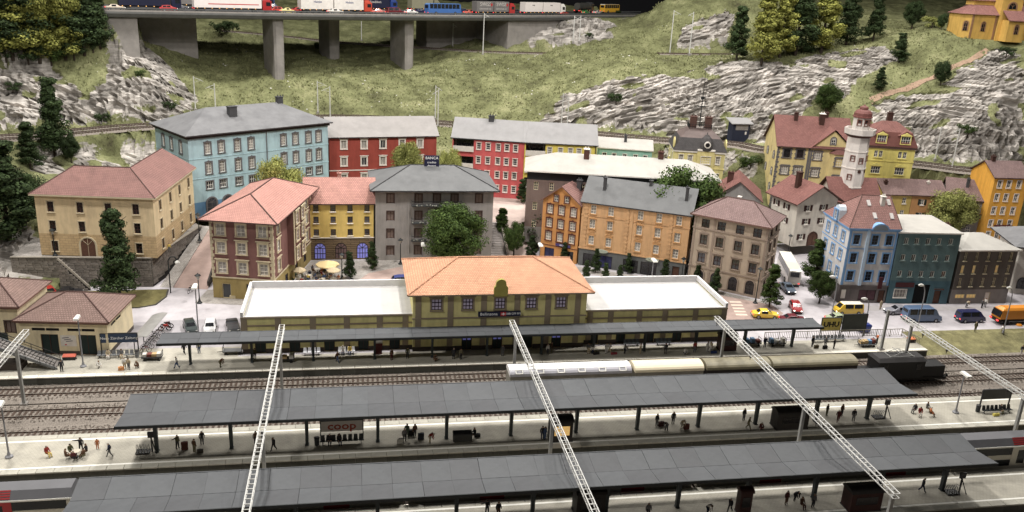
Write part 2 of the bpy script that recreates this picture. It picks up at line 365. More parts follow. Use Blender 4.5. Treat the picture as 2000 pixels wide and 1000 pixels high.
ma = nd(nt, 'ShaderNodeMath', operation='ADD'); ng = nz(1.1, 4, 0.6); sb = nd(nt, 'ShaderNodeMath', operation='MULTIPLY_ADD'); L(ng.outputs['Fac'], sb.inputs[0]); sb.inputs[1].default_value = 1.6; sb.inputs[2].default_value = -0.95
L(at.outputs['Fac'], ma.inputs[0]); L(sb.outputs[0], ma.inputs[1])
st = nd(nt, 'ShaderNodeMapRange'); st.inputs[1].default_value = 0.3; st.inputs[2].default_value = 0.45; L(ma.outputs[0], st.inputs[0])
mm = nd(nt, 'ShaderNodeMix', data_type='RGBA'); L(st.outputs[0], mm.inputs[0]); L(mg.outputs[2], mm.inputs[6]); L(mr.outputs[2], mm.inputs[7]); L(mm.outputs[2], b.inputs['Base Color'])
bp = nd(nt, 'ShaderNodeBump'); bp.inputs['Strength'].default_value = 0.6; bp.inputs['Distance'].default_value = 0.25; L(nz(1.6, 8, 0.72).outputs['Fac'], bp.inputs['Height']); L(bp.outputs[0], b.inputs['Normal'])
M['hillside'] = m; ter_me.materials.append(m)
hill = link('hillside', ter_me); kind(hill, 'structure'); hill['label'] = 'grassy hillside with pale layered rock faces behind the town'
from mathutils.bvhtree import BVHTree
TB = BVHTree.FromPolygons([tuple(p) for p in ter_pts], [tuple(f.vertices) for f in ter_me.polygons])
def ground_at(x, y):
    h = TB.ray_cast(Vector((x, y, 200)), Vector((0, 0, -1)))
    return h[0].z if h[0] is not None else 0.0
def hit(px, py):
    d = Vector(ray(px, py)).normalized(); h = TB.ray_cast(Vector((0, 0, CAMH)), d)
    return h[0] if h[0] is not None else D(px, py, 250)
# grass tufts and stones, uncountable
def scatter_tufts(n=52000):
    ok = np.where((ter_rock < 0.25) & (ter_pts[:, 1] > 196) & (ter_pts[:, 1] < 285) & (ter_pts[:, 0] > -75) & (ter_pts[:, 0] < 170))[0]
    rng = np.random.default_rng(3); ii = rng.choice(ok, n); p = ter_pts[ii]+np.column_stack([rng.uniform(-.5, .5, n), rng.uniform(-.4, .4, n), np.zeros(n)])
    a = rng.uniform(0, 2*pi, n); w = rng.uniform(.10, .3, n); h = rng.uniform(.14, .48, n)
    cl = np.array([mnoise.noise(Vector((q[0]*0.3, q[1]*0.3, 1.0))) for q in p]); h *= np.clip(0.8+cl*1.9, 0.2, 2.0)
    dx = np.cos(a)*w; dyy = np.sin(a)*w; le = rng.uniform(-.25, .25, (n, 2))
    V = np.zeros((n, 3, 3)); V[:, 0] = p-np.column_stack([dx, dyy, np.full(n, .08)]); V[:, 1] = p+np.column_stack([dx, dyy, -np.full(n, .08)]); V[:, 2] = p+np.column_stack([le, h])
    me = bpy.data.meshes.new('grass'); me.from_pydata(V.reshape(-1, 3).tolist(), [], np.arange(3*n).reshape(n, 3).tolist())
    me.materials.append(leafmat('grass_blades', (90, 93, 56), (134, 135, 88), 0.5)); o = link('grass', me); kind(o, 'stuff'); o['label'] = 'short tufted meadow grass on the hillside'
def leafmat(name, c0, c1, tr=0.3):
    m = bpy.data.materials.new(name); m.use_nodes = True; nt = m.node_tree; b = nt.nodes['Principled BSDF']; L = nt.links.new
    b.inputs['Roughness'].default_value = 0.8; b.inputs['Specular IOR Level'].default_value = 0.15
    g = nd(nt, 'ShaderNodeNewGeometry'); r = nd(nt, 'ShaderNodeValToRGB'); e = r.color_ramp.elements
    e[0].color = (*lin(c0), 1); e[1].color = (*lin(c1), 1); e[0].position = 0.1; e[1].position = 0.95
    L(g.outputs['Random Per Island'], r.inputs['Fac'])
    oi = nd(nt, 'ShaderNodeObjectInfo'); mr = nd(nt, 'ShaderNodeMapRange'); mr.inputs[3].default_value = 0.8; mr.inputs[4].default_value = 1.25; L(oi.outputs['Random'], mr.inputs[0])
    mx = nd(nt, 'ShaderNodeMix', data_type='RGBA', blend_type='MULTIPLY'); mx.inputs[0].default_value = 1; L(r.outputs[0], mx.inputs[6]); L(mr.outputs[0], mx.inputs[7]); L(mx.outputs[2], b.inputs['Base Color'])
    M[name] = m; return m
scatter_tufts()
def scatter_stones():
    ok = np.where((ter_pts[:, 1] > 204) & (ter_pts[:, 1] < 262) & (ter_pts[:, 0] > -60) & (ter_pts[:, 0] < 140))[0]
    rng = np.random.default_rng(5); mb = MB()
    for k in rng.choice(ok, 900):
        p = ter_pts[k]
        if mnoise.noise(Vector((p[0]*.12, p[1]*.12, 9))) < 0.02: continue
        s = float(rng.uniform(.1, .42))**1.25; q = [p+s*np.array([math.cos(t)*rng.uniform(.6, 1.2), math.sin(t)*rng.uniform(.6, 1.2), rng.uniform(-.1, .25)]) for t in (0, 1.3, 2.6, 3.9, 5.1)]
        mb.add(q+[p+[0, 0, s*.75]], [(i, (i+1) % 5, 5) for i in range(5)])
    o = mb.obj('scattered_stones', mat('pale_stone', (205, 200, 192), 0.9, 0.15, 3)); kind(o, 'stuff'); o['label'] = 'small pale stones strewn over the meadow'
scatter_stones()
# ------------------------------------------------------------------ flat ground, street, bank
def sheet(name, pts, m, z=None, parent=None, label=None):
    mb = MB(); mb.poly([(p[0], p[1], p[2] if z is None else z) for p in pts], 0); o = mb.obj(name, m, parent)
    if parent is None: kind(o, 'structure')
    if label: o['label'] = label
    return o
sheet('ground', [(-260, 20), (320, 20), (320, 160), (-260, 160)], dirtm, -1.42, label='brown grey earth between the railway tracks')
mb = MB(); mb.box(-75, 87.2, 113.2, 164, -1.3, -0.012); mb.box(87.2, 190, 115.6, 164, -1.3, -0.012)
o = mb.obj('street', asphalt); kind(o, 'structure'); o['label'] = 'pale grey street and car park around the station'
mb = MB(); pr = [(115.6, -0.02), (114.3, -0.1), (112.5, -0.7), (110.2, -1.25), (108.6, -1.36)]; xs = [87.25+i*1.3 for i in range(80)]
vs = [(x, y, z+0.18*mnoise.noise(Vector((x*.5, y*.7, 2)))*(0 if y > 115 else 1)) for x in xs for y, z in pr]; k = len(pr)
mb.add(vs, [(i*k+j, i*k+j+1, (i+1)*k+j+1, (i+1)*k+j) for i in range(len(xs)-1) for j in range(k-1)])
o = mb.obj('grass_bank', mat('bank_grass', (128, 122, 78), 0.95, 0.35, 0.8, 1.0, 5, dirt=0.5)); kind(o, 'structure'); o['label'] = 'low grassy bank between street and tracks'
sheet('car_park', [G(*p, 0) for p in ((248, 690), (246, 632), (310, 626), (480, 622), (478, 690))], mat('car_park_shaded_asphalt', (164, 159, 163), .88, .1, .3, .15, 9, dirt=.25), -0.004)  # asphalt colour darkened to carry the shading over the parking area
# kerbed road surfaces
sheet('plaza_road', [G(*p, 0) for p in ((820, 556), (560, 556), (600, 553), (660, 535), (700, 524), (745, 517), (800, 513), (900, 510), (960, 506), (1060, 520), (1060, 556))], roadbrown, 0.0)
sheet('crossing_road', [G(*p, 0) for p in ((1385, 580), (1425, 575), (1500, 590), (1530, 612), (1500, 636), (1430, 640))], roadbrown, 0.0)
stp = mat('zebra_stripe', (214, 196, 176), 0.8, .08, 2)
for k in range(5):
    y = 588+k*6.2; o = sheet('crossing_stripe', [G(*p, 0) for p in ((1424+k*3, y), (1446+k*3, y+.6), (1449+k*3, y+3.4), (1426+k*3, y+3))], stp, 0.004)
gp = [G(*p, 0) for p in ((70, 572), (330, 566), (326, 580), (305, 596), (270, 602), (240, 602), (60, 600))]
mb = MB(); mb.prism([(p.x, p.y, -0.01) for p in gp], (0, 0, 0.14)); o = mb.obj('kerb', mat('kerb', (78, 74, 66), .85)); kind(o, 'structure')
c = sum(gp, Vector())/len(gp); sheet('lawn', [c+(p-c)*0.97 for p in gp], lawn, 0.142, label='small olive lawn below the stone retaining wall')
# ------------------------------------------------------------------ railway tracks
def track(name, label, path, sub=True, gauge=0.78, zr=0.0, ballast=True, sl=0.66, hw=2.0):
    root = thing(name, label, 'railway track', (0, 0, 0))
    pts = [Vector(p) for p in path]; nrm = []
    for i in range(len(pts)):
        d = (pts[min(i+1, len(pts)-1)]-pts[max(i-1, 0)]); d.z = 0; d.normalize(); nrm.append(Vector((-d.y, d.x, 0)))
    if ballast:
        mb = MB(); prof = [(-hw-.7, -.42), (-hw+.35, -.17), (hw-.35, -.17), (hw+.7, -.42)]
        vs = [p+n*a+Vector((0, 0, z)) for p, n in zip(pts, nrm) for a, z in prof]
        mb.add(vs, [(i*4+j, (i+1)*4+j, (i+1)*4+j+1, i*4+j+1) for i in range(len(pts)-1) for j in range(3)])
        mb.obj('ballast_bed', gravel_m, root)
    for s in (-1, 1):
        mb = MB()
        for i in range(len(pts)-1):
            a, b2 = pts[i]+nrm[i]*s*gauge, pts[i+1]+nrm[i+1]*s*gauge
            mb.bar(a+Vector((0, 0, -.06)), b2+Vector((0, 0, -.06)), .085, .13, 0); mb.bar(a+Vector((0, 0, .02)), b2+Vector((0, 0, .02)), .09, .03, 1)
        mb.obj('rail', [railm, railtop], root)
    mb = MB(); acc = 0.0
    for i in range(len(pts)-1):
        a, b2 = pts[i], pts[i+1]; ln = (b2-a).length; d = (b2-a)/ln; n = nrm[i]
        while acc < ln:
            c = a+d*acc+Vector((0, 0, -.15)); j = n*(1.28+R_.uniform(-.04, .04)); mb.bar(c-j, c+j, .27, .11); acc += sl
        acc -= ln
    o = mb.obj('sleepers', sleeperm, root); kind(o, 'stuff')
    return root
RZ = -0.86
YA, YB, YC, YD, YE = 106.5, 100.7, 95.4, 83.7, 78.2
def straight(y, x0=-85, x1=160): return [(x, y, RZ) for x in np.linspace(x0, x1, 9)]
track('railway_track', 'station track beside the house platform, left empty', straight(YA))
track('railway_track', 'middle station track carrying the goods wagons', straight(YB))
track('railway_track', 'station track along the back edge of the middle platform', straight(YC))
track('railway_track', 'station track in front of the middle platform edge', straight(YD))
track('railway_track', 'station track under the grey passenger train', straight(YE))
for dy, lab in ((1.95, 'hillside mainline track nearer the slope, behind the houses'), (-1.95, 'hillside mainline track nearer the houses')):
    pth = []
    for i, p in enumerate(UP):
        d = UP[min(i+1, len(UP)-1)]-UP[max(i-1, 0)]; d.z = 0; d.normalize(); pth.append(p+Vector((-d.y, d.x, 0))*dy)
    track('railway_track', lab, pth, hw=1.9)
track('railway_track', 'far railway track passing under the road bridge', RP)
track('railway_track', 'short piece of far track below the steep rocky slope', TP)
def stones_along(y0, y1, x0, x1, n, z):
    mb = MB(); rg = random.Random(int(y0*10))
    for _ in range(n):
        p = Vector((rg.uniform(x0, x1), rg.uniform(y0, y1), z)); s = rg.uniform(.06, .15)
        mb.add([p+Vector((s, 0, 0)), p+Vector((-s*.6, s*.8, 0)), p+Vector((-s*.5, -s*.8, 0)), p+Vector((rg.uniform(-.3, .3)*s, 0, s*1.1))], [(0, 1, 3), (1, 2, 3), (2, 0, 3)])
    o = mb.obj('loose_ballast', gravel_m); kind(o, 'stuff'); o['label'] = 'loose ballast stones along the tracks'
for y in (YA, YB, YC): stones_along(y-2.0, y+2.0, -50, 100, 7000, RZ-.18)
# ------------------------------------------------------------------ platforms
def block_mesh(l, d, h, bev=.03):
    mb = MB(); x, y = l/2-.015, d/2
    mb.add([(-x, -y, 0), (x, -y, 0), (x, y, 0), (-x, y, 0), (-x, -y, h-bev), (x, -y, h-bev), (x, y, h-bev), (-x, y, h-bev), (-x+bev, -y+bev, h), (x-bev, -y+bev, h), (x-bev, y-bev, h), (-x+bev, y-bev, h)],
           [(0, 3, 2, 1), (0, 1, 5, 4), (1, 2, 6, 5), (2, 3, 7, 6), (3, 0, 4, 7), (4, 5, 9, 8), (5, 6, 10, 9), (6, 7, 11, 10), (7, 4, 8, 11), (8, 9, 10, 11)])
    return mb
cop_me = block_mesh(1.75, .8, .16).mesh('coping_stone', coping); cop_w = block_mesh(1.75, .8, .16).mesh('coping_stone', mat('pale_coping', (214, 208, 192), .8, .1, 1.5, rand=.06)); edg_me = block_mesh(1.75, .5, 1.1).mesh('edge_block', edgeblk)
def platform(name, label, x0, x1, y0, y1, fr=True, bk=True, pale=False, lines=()):
    mb = MB(); mb.box(x0, x1, y0+(.75 if fr else 0), y1-(.75 if bk else 0), -1.4, 0)
    root = mb.obj(name, paving); kind(root, 'structure'); root['label'] = label
    n = int((x1-x0)/1.75)
    for on, y in ((fr, y0), (bk, y1)):
        if not on: continue
        sg = 1 if y == y0 else -1
        for i in range(n+1):
            x = x0+.875+i*1.75
            link('coping_stone', cop_w if pale else cop_me, root, Matrix.Translation((x, y+sg*.36, -.155)))
            if sg > 0: link('edge_block', edg_me, root, Matrix.Translation((x, y+sg*.36, -1.27)))
    for yl in lines:
        mb = MB(); mb.box(x0, x1, yl-.13, yl+.13, 0.001, 0.006); mb.obj('white_line', whiteline, root)
    return root
platform('house_platform', 'pale house platform in front of the yellow station', -58, 87.2, 108.5, 117.2 if False else 113.2, True, False, True, ())
sheet('platform_forecourt', [(-58, 113.2), (-16.2, 113.2), (-16.2, 116.4), (-58, 117)], paving, 0.004)
platform('middle_platform', 'middle island platform with white safety lines', -58, 130, 85.8, 93.6, True, True, False, (86.75, 92.35))
platform('front_platform', 'nearest island platform along the bottom of the picture', -58, 130, 69.6, 76.2, True, True, False, (70.6, 75.1))
# ------------------------------------------------------------------ canopies
can_m = [mat('canopy_grey_%d' % i, c, .62, .10, .5, .05, 6, dirt=.3, spec=.4) for i, c in enumerate(((76, 79, 83), (74, 76, 80), (79, 82, 86)))]
can_under = mat('canopy_dark_steel', (44, 48, 50), .6, .15, 2); steel = mat('column_steel', (58, 66, 68), .55, .15, 2)
def canopy(name, label, x0, x1, y0, y1, ze, val, cols, ycol, step, cw=.42, gut=False):
    root = thing(name, label, 'canopy', ((x0+x1)/2, ycol, 0)); ox, oy = (x0+x1)/2, ycol
    n = int(round((x1-x0)/step)); st = (x1-x0)/n; ym = (y0+y1)/2
    def pm(ya, yb, za, zb):
        l = []
        for m_ in can_m:
            mb = MB(); g = .013; t = .10
            mb.hexa([(g, ya, za-t), (st-g, ya, za-t), (st-g, yb, zb-t), (g, yb, zb-t)], [(g, ya, za), (st-g, ya, za), (st-g, yb, zb), (g, yb, zb)]); l.append(mb.mesh('roof_panel', m_))
        return l
    fr = pm(y0-oy, ym-oy-.02, ze, ze-val); bk = pm(ym-oy+.02, y1-oy, ze-val, ze)
    for i in range(n):
        [link('roof_panel', q[R_.randrange(3)], root, Matrix.Translation((x0-ox+i*st, 0, R_.uniform(-.006, .006))) @ Matrix.Rotation(R_.uniform(-.003, .003), 4, 'Y')) for q in (fr, bk)]
    mb = MB(); t = .12
    mb.hexa([(x0-ox, y0-oy+.05, ze-.26), (x1-ox, y0-oy+.05, ze-.26), (x1-ox, ym-oy, ze-val-.26), (x0-ox, ym-oy, ze-val-.26)], [(x0-ox, y0-oy+.05, ze-t), (x1-ox, y0-oy+.05, ze-t), (x1-ox, ym-oy, ze-val-t), (x0-ox, ym-oy, ze-val-t)])
    mb.hexa([(x0-ox, ym-oy, ze-val-.26), (x1-ox, ym-oy, ze-val-.26), (x1-ox, y1-oy-.05, ze-.26), (x0-ox, y1-oy-.05, ze-.26)], [(x0-ox, ym-oy, ze-val-t), (x1-ox, ym-oy, ze-val-t), (x1-ox, y1-oy-.05, ze-t), (x0-ox, y1-oy-.05, ze-t)])
    mb.obj('roof_deck', can_under, root)
    mb = MB(); mb.box(x0-ox, x1-ox, y0-oy-.08, y0-oy+.04, ze-.32, ze+.02); mb.obj('front_fascia', can_under, root)
    mb = MB(); mb.box(x0-ox, x1-ox, y1-oy-.04, y1-oy+.08, ze-.22, ze+.03); mb.obj('back_fascia', can_m[0], root)
    mb = MB(); w = cw/2; a = .26
    mb.hexa([(-w*.8, -a*.8, 0), (w*.8, -a*.8, 0), (w*.8, a*.8, 0), (-w*.8, a*.8, 0)], [(-w, -a*1.2, ze-val-.27), (w, -a*1.2, ze-val-.27), (w, a*1.2, ze-val-.27), (-w, a*1.2, ze-val-.27)]); mb.box(-w*1.1, w*1.1, -a*1.1, a*1.1, 0, .08)
    cm = mb.mesh('column', steel)
    mb = MB(); hw = (y1-y0)/2*.85
    for s in (-1, 1): mb.hexa([(-w*.5, 0, ze-val-.75), (w*.5, 0, ze-val-.75), (w*.5, s*hw, ze-.42), (-w*.5, s*hw, ze-.42)][::s], [(-w*.5, 0, ze-val-.25), (w*.5, 0, ze-val-.25), (w*.5, s*hw, ze-.24), (-w*.5, s*hw, ze-.24)][::s])
    am = mb.mesh('bracket', steel)
    for x in cols:
        c = link('column', cm, root, Matrix.Translation((x-ox, 0, 0))); link('bracket', am, c, Matrix.Translation((0, (ym-oy), 0)))
    return root
C1X = [G(px, 700-px*.02, 0).x for px in (380, 497, 614, 731, 841, 946, 1051, 1151, 1250, 1349, 1444, 1537)]
C2X = [G(px, py, 0).x for px, py in ((307, 882), (452, 877), (600, 867), (738, 863), (872, 857), (998, 852), (1126, 847), (1246, 842), (1365, 836), (1477, 830), (1592, 823), (1692, 817))]
C3X = [-21.5+i*(64.3+21.5)/11 for i in range(12)]
canopy('platform_canopy', 'long narrow grey canopy along the front of the yellow station', -25.8, 69.3, 109.1, 112.5, 4.05, .12, C1X, 111.2, 2.6, .34)
canopy('platform_canopy', 'dark grey panelled canopy over the middle platform', -25.2, 68.8, 85.7, 92.9, 5.15, .42, C2X, 89.0, 2.95)
canopy('platform_canopy', 'dark grey panelled canopy over the nearest platform', -26.0, 67.8, 70.0, 76.2, 5.1, .42, C3X, 73.0, 2.95)
# ------------------------------------------------------------------ houses
glass = mat('window_glass', (66, 66, 72), .15, .3, 1.5, spec=.6, rand=.3); curtain = mat('curtained_glass', (150, 144, 138), .35, .3, 2.2, spec=.5, rand=.2)
litblue = mat('bluish_lit_window', (128, 130, 226), .4, .2, 2, emit=.22); litwarm = mat('warm_lit_window', (232, 190, 110), .4, .2, 2, emit=.3); darkglass = mat('dark_glass', (30, 30, 34), .2, .3, 2, spec=.5)
dimblue = mat('dim_blue_window', (44, 46, 84), .3, .5, 1.2, emit=.1); lilac = mat('lilac_lit_window', (176, 164, 190), .4, .1, 2, emit=.12)
wframe = mat('white_window_frame', (226, 220, 208), .7, .05); bframe = mat('brown_window_frame', (74, 46, 38), .7, .15); gframe = mat('grey_window_frame', (96, 92, 92), .7, .1); dframe = mat('dark_window_frame', (44, 36, 36), .7, .1)
stone = mat('stone_trim', (196, 180, 146), .8, .1, 2); dstone = mat('grey_trim', (104, 100, 102), .8, .12, 2); wtrim = mat('white_trim', (224, 216, 206), .8, .06, 2)
STY = {}
def style(key, w, h, frame, pane, cols=2, rows=3, sur=None, sw=.18, top='flat', sill=None, shut=None, arch=False, bw=.06):
    STY[key] = dict(w=w, h=h, frame=frame, pane=pane, cols=cols, rows=rows, sur=sur, sw=sw, top=top, sill=sill, shut=shut, arch=arch, bw=bw, me=None)
def arch_pts(w, h, n=8, y=0.0):
    r = w/2; return [(-r, y, -h/2), (r, y, -h/2)]+[(r*math.cos(pi*k/n), y, h/2-r+r*math.sin(pi*k/n)) for k in range(n+1)]
def style_meshes(S):
    if S['me']: return S['me']
    w, h = S['w'], S['h']; out = {}; rec = .16
    fb = MB(); t = .09; bw = S['bw']
    if S['arch']:
        y0 = -.05
        out['pane'] = MB().prism(arch_pts(w, h, 8, y0), (0, .04, 0)).mesh('pane', S['pane'])
        for k in range(1, S['cols']): x = -w/2+w*k/S['cols']; fb.box(x-bw/2, x+bw/2, -.09, -.05, -h/2, h/2-w/2)
        for k in range(1, S['rows']): z = -h/2+(h-w/2)*k/(S['rows']-1 or 1); fb.box(-w/2, w/2, -.085, -.05, z-bw/2, z+bw/2)
        for k in (1, 2, 3): fb.bar((0, -.07, h/2-w/2), (w/2*math.cos(pi*k/4), -.07, h/2-w/2+w/2*math.sin(pi*k/4)), bw, .04, 0, (0, 1, 0))
        a = arch_pts(w, h, 8); b2 = arch_pts(w+.1, h+.1, 8)
        def ring(mb, wi, hi, wo, ho, d):
            A = arch_pts(wi, hi, 8, -d); B = arch_pts(wo, ho, 8, -d); n = len(A)
            B[0] = (B[0][0], -d, -h/2); B[1] = (B[1][0], -d, -h/2)
            vs = A+B+[(p[0], 0, p[2]) for p in B]+[(p[0], 0, p[2]) for p in A]; fs = []
            for i in range(1, n):
                j = (i+1) % n; fs += [(i, n+i, n+j, j), (n+i, 2*n+i, 2*n+j, n+j), (3*n+i, i, j, 3*n+j)]
            mb.add(vs, fs)
        ring(fb, w-.02, h-.02, w+.16, h+.14, .1)
        out['frame'] = fb.mesh('window', S['frame'])
        if S['sur'] is not None:
            mb = MB(); ring(mb, w+.15, h+.13, w+.15+2*S['sw'], h+.13+2*S['sw'], .14); out['surround'] = mb.mesh('surround', S['sur'])
    else:
        y = rec
        out['pane'] = MB().box(-w/2, w/2, y+.03, y+.06, -h/2, h/2).mesh('pane', S['pane'])
        fb.box(-w/2, -w/2+t, y-.06, y+.03, -h/2, h/2).box(w/2-t, w/2, y-.06, y+.03, -h/2, h/2).box(-w/2+t, w/2-t, y-.06, y+.03, h/2-t, h/2).box(-w/2+t, w/2-t, y-.06, y+.03, -h/2, -h/2+t)
        for k in range(1, S['cols']): x = -w/2+w*k/S['cols']; fb.box(x-bw/2, x+bw/2, y-.05, y+.03, -h/2+t, h/2-t)
        for k in range(1, S['rows']): z = -h/2+h*k/S['rows']; fb.box(-w/2+t, w/2-t, y-.045, y+.03, z-bw/2, z+bw/2)
        out['frame'] = fb.mesh('window', S['frame'])
        if S['sur'] is not None:
            s = S['sw']; mb = MB(); p = .07
            mb.box(-w/2-s, -w/2, -p, .02, -h/2, h/2).box(w/2, w/2+s, -p, .02, -h/2, h/2).box(-w/2-s, w/2+s, -p*1.2, .02, h/2, h/2+s)
            if S['top'] == 'ped': mb.prism([(-w/2-s*1.6, .02, h/2+s*1.5), (w/2+s*1.6, .02, h/2+s*1.5), (0, .02, h/2+s*1.5+w*.32)], (0, -.2, 0)); mb.box(-w/2-s*1.6, w/2+s*1.6, -.2, .02, h/2+s*1.1, h/2+s*1.5)
            if S['top'] == 'cap': mb.box(-w/2-s*1.7, w/2+s*1.7, -.2, .02, h/2+s*1.3, h/2+s*1.9)
            if S['top'] == 'curl': mb.prism([(-w/2-s*1.2, .02, h/2+s), (w/2+s*1.2, .02, h/2+s), (w*.25, .02, h/2+s*1.25), (0, .02, h/2+s*1.9), (-w*.25, .02, h/2+s*1.25)], (0, -.14, 0))
            if S['top'] == 'round': mb.prism([(-w/2-s, .02, h/2+s)]+[((w/2+s)*math.cos(pi*(1-k/6)), .02, h/2+s+.45*math.sin(pi*k/6)) for k in range(1, 6)]+[(w/2+s, .02, h/2+s)], (0, -.16, 0))
            if S['top'] == 'ears': 
                for z in (-h/2, 0, h/2): mb.box(-w/2-s*1.6, -w/2-s*.98, -p*.9, .02, z-.12, z+.12).box(w/2+s*.98, w/2+s*1.6, -p*.9, .02, z-.12, z+.12)
            out['surround'] = mb.mesh('surround', S['sur'])
        if S['sill'] is not None:
            s = S['sw'] if S['sur'] is not None else .08; out['sill'] = MB().box(-w/2-s*1.15, w/2+s*1.15, -.2, .03, -h/2-.14, -h/2-.005).mesh('sill', S['sill'])
        if S['shut'] is not None:
            for sg in (-1, 1):
                mb = MB(); x = sg*(w/2+w*.27+(S['sw'] if S['sur'] is not None else 0)); mb.box(x-w*.25, x+w*.25, -.1, -.02, -h/2, h/2)
                for k in range(6): z = -h/2+h*(k+.5)/6; mb.box(x-w*.2, x+w*.2, -.13, -.095, z-.05, z+.05)
                out['shutter%d' % sg] = mb.mesh('shutter', S['shut'])
    S['me'] = out; return out
def put_window(root, key, mx, name='window'):
    S = STY[key]; me = style_meshes(S); w = link(name, me['frame'], root, mx)
    for k in ('pane', 'surround', 'sill', 'shutter-1', 'shutter1'):
        if k in me: link(k.rstrip('-1'), me[k], w)
    return w
class House:
    def __init__(s, name, label, A, B, d, z0, h, walls, bands=(), root=None, cat='house'):
        A = Vector((A[0], A[1], z0)); B = Vector((B[0], B[1], z0)); s.w = (B-A).length; s.d = d; s.h = h; s.z0 = z0; s.A = A; s.name = name
        rz = math.atan2(B.y-A.y, B.x-A.x); s.mw = Matrix.Translation(A) @ Matrix.Rotation(rz, 4, 'Z')
        if root is None: s.root = thing(name, label, cat, A, rz); s.mx = Matrix.Identity(4); s.rw = s.mw
        else: s.root = root.root; s.rw = root.rw; s.mx = root.rw.inverted() @ s.mw
        s.walls = walls if isinstance(walls, (list, tuple)) else [walls]; s.bands = bands; s.open = {'f': [], 'l': [], 'r': [], 'b': []}; s.gables = []
    def len(s, f): return s.w if f in 'fb' else s.d
    def pt(s, f, a, t, o=0.0):
        return {'f': (a, -o, t), 'r': (s.w+o, a, t), 'l': (-o, s.d-a, t), 'b': (s.w-a, s.d+o, t)}[f]
    def wm(s, f, a, t):
        return s.mx @ Matrix.Translation(s.pt(f, a, t)) @ Matrix.Rotation({'f': 0, 'r': pi/2, 'l': -pi/2, 'b': pi}[f], 4, 'Z')
    def win(s, f, key, fr, zs, skip=()):
        for i, a in enumerate(fr):
            for j, z in enumerate(zs):
                if (i, j) in skip: continue
                x = a*s.len(f) if a <= 1.0 else a
                S = STY[key]
                if not S['arch']: s.open[f].append((x-S['w']/2, x+S['w']/2, z-S['h']/2, z+S['h']/2))
                put_window(s.root, key, s.wm(f, x, z))
        return s
    def door(s, f, a, w, h, m, fm=None, name='door', z=0.0, arch=False):
        x = a*s.len(f) if a <= 1.0 else a
        key = 'door%s%.2f%.2f%s' % (m.name, w, h, arch)
        if key not in STY: style(key, w, h, fm or stone, m, 2 if w > 1.4 else 1, 1, None if not arch else (fm or stone), .2, arch=arch, bw=.05)
        if not arch: s.open[f].append((x-w/2, x+w/2, z+.02, z+h))
        put_window(s.root, key, s.wm(f, x, z+h/2+.01), name); return s
    def part(s, name, mb, m, parent=None, smooth=False): return mb.obj(name, m, parent or s.root, smooth, s.mx if parent is None else None)
    def build_walls(s, name='wall'):
        mb = MB()
        for f in 'frlb':
            n = s.len(f); op = s.open[f]; xs = sorted({0.0, n, *[v for o in op for v in o[:2]]}); zs = sorted({0.0, s.h, *[v for o in op for v in o[2:]], *[b[0] for b in s.bands if b[0] < s.h]})
            xs = [v for v in xs if -1e-6 <= v <= n+1e-6]; zs = [v for v in zs if -1e-6 <= v <= s.h+1e-6]
            for i in range(len(xs)-1):
                for j in range(len(zs)-1):
                    cx, cz = (xs[i]+xs[i+1])/2, (zs[j]+zs[j+1])/2
                    if any(o[0] < cx < o[1] and o[2] < cz < o[3] for o in op): continue
                    mi = 0
                    for z, k in s.bands:
                        if cz > z: mi = k
                    mb.poly([s.pt(f, xs[i], zs[j]), s.pt(f, xs[i+1], zs[j]), s.pt(f, xs[i+1], zs[j+1]), s.pt(f, xs[i], zs[j+1])], mi)
            for o in op:
                q = [(o[0], o[2]), (o[1], o[2]), (o[1], o[3]), (o[0], o[3])]; mi = 0
                for z, k in s.bands:
                    if (o[2]+o[3])/2 > z: mi = k
                for k in range(4):
                    a, b2 = q[k], q[(k+1) % 4]; mb.poly([s.pt(f, *a), s.pt(f, *a, -.24), s.pt(f, *b2, -.24), s.pt(f, *b2)][::-1], mi)
        for g in s.gables: mb.poly(g, s.bands[-1][1] if s.bands else 0)
        mb.poly([(0, 0, s.h), (s.w, 0, s.h), (s.w, s.d, s.h), (0, s.d, s.h)])
        return s.part(name, mb, s.walls)
    def band(s, z, m, hh=.22, o=.1, name='cornice', fs='frl'):
        mb = MB(); e = o
        if 'f' in fs: mb.box(-e, s.w+e, -e, .02, z, z+hh)
        if 'r' in fs: mb.box(s.w-.02, s.w+e, .021, s.d, z, z+hh)
        if 'l' in fs: mb.box(-e, .02, .021, s.d, z, z+hh)
        s.part(name, mb, m); return s
    def quoins(s, m, f, a, z0=0, z1=None, bw=.55):
        mb = MB(); z1 = z1 or s.h; n = int((z1-z0)/.55)
        for k in range(n):
            w2 = bw*(.62 if k % 2 else 1); z = z0+k*(z1-z0)/n
            x0, x1 = (0, w2) if a == 0 else (s.len(f)-w2, s.len(f)); p, q = s.pt(f, x0, z, .05), s.pt(f, x1, z+(z1-z0)/n-.05, -.02)
            mb.box(min(p[0], q[0]), max(p[0], q[0]), min(p[1], q[1]), max(p[1], q[1]), p[2], q[2])
        s.part('quoins', mb, m); return s
    def strip(s, f, x0, x1, z0, z1, m, o=.08, name='pilaster'):
        mb = MB(); p, q = s.pt(f, x0, z0, o), s.pt(f, x1, z1, -.02); mb.box(min(p[0], q[0]), max(p[0], q[0]), min(p[1], q[1]), max(p[1], q[1]), z0, z1)
        return s.part(name, mb, m)
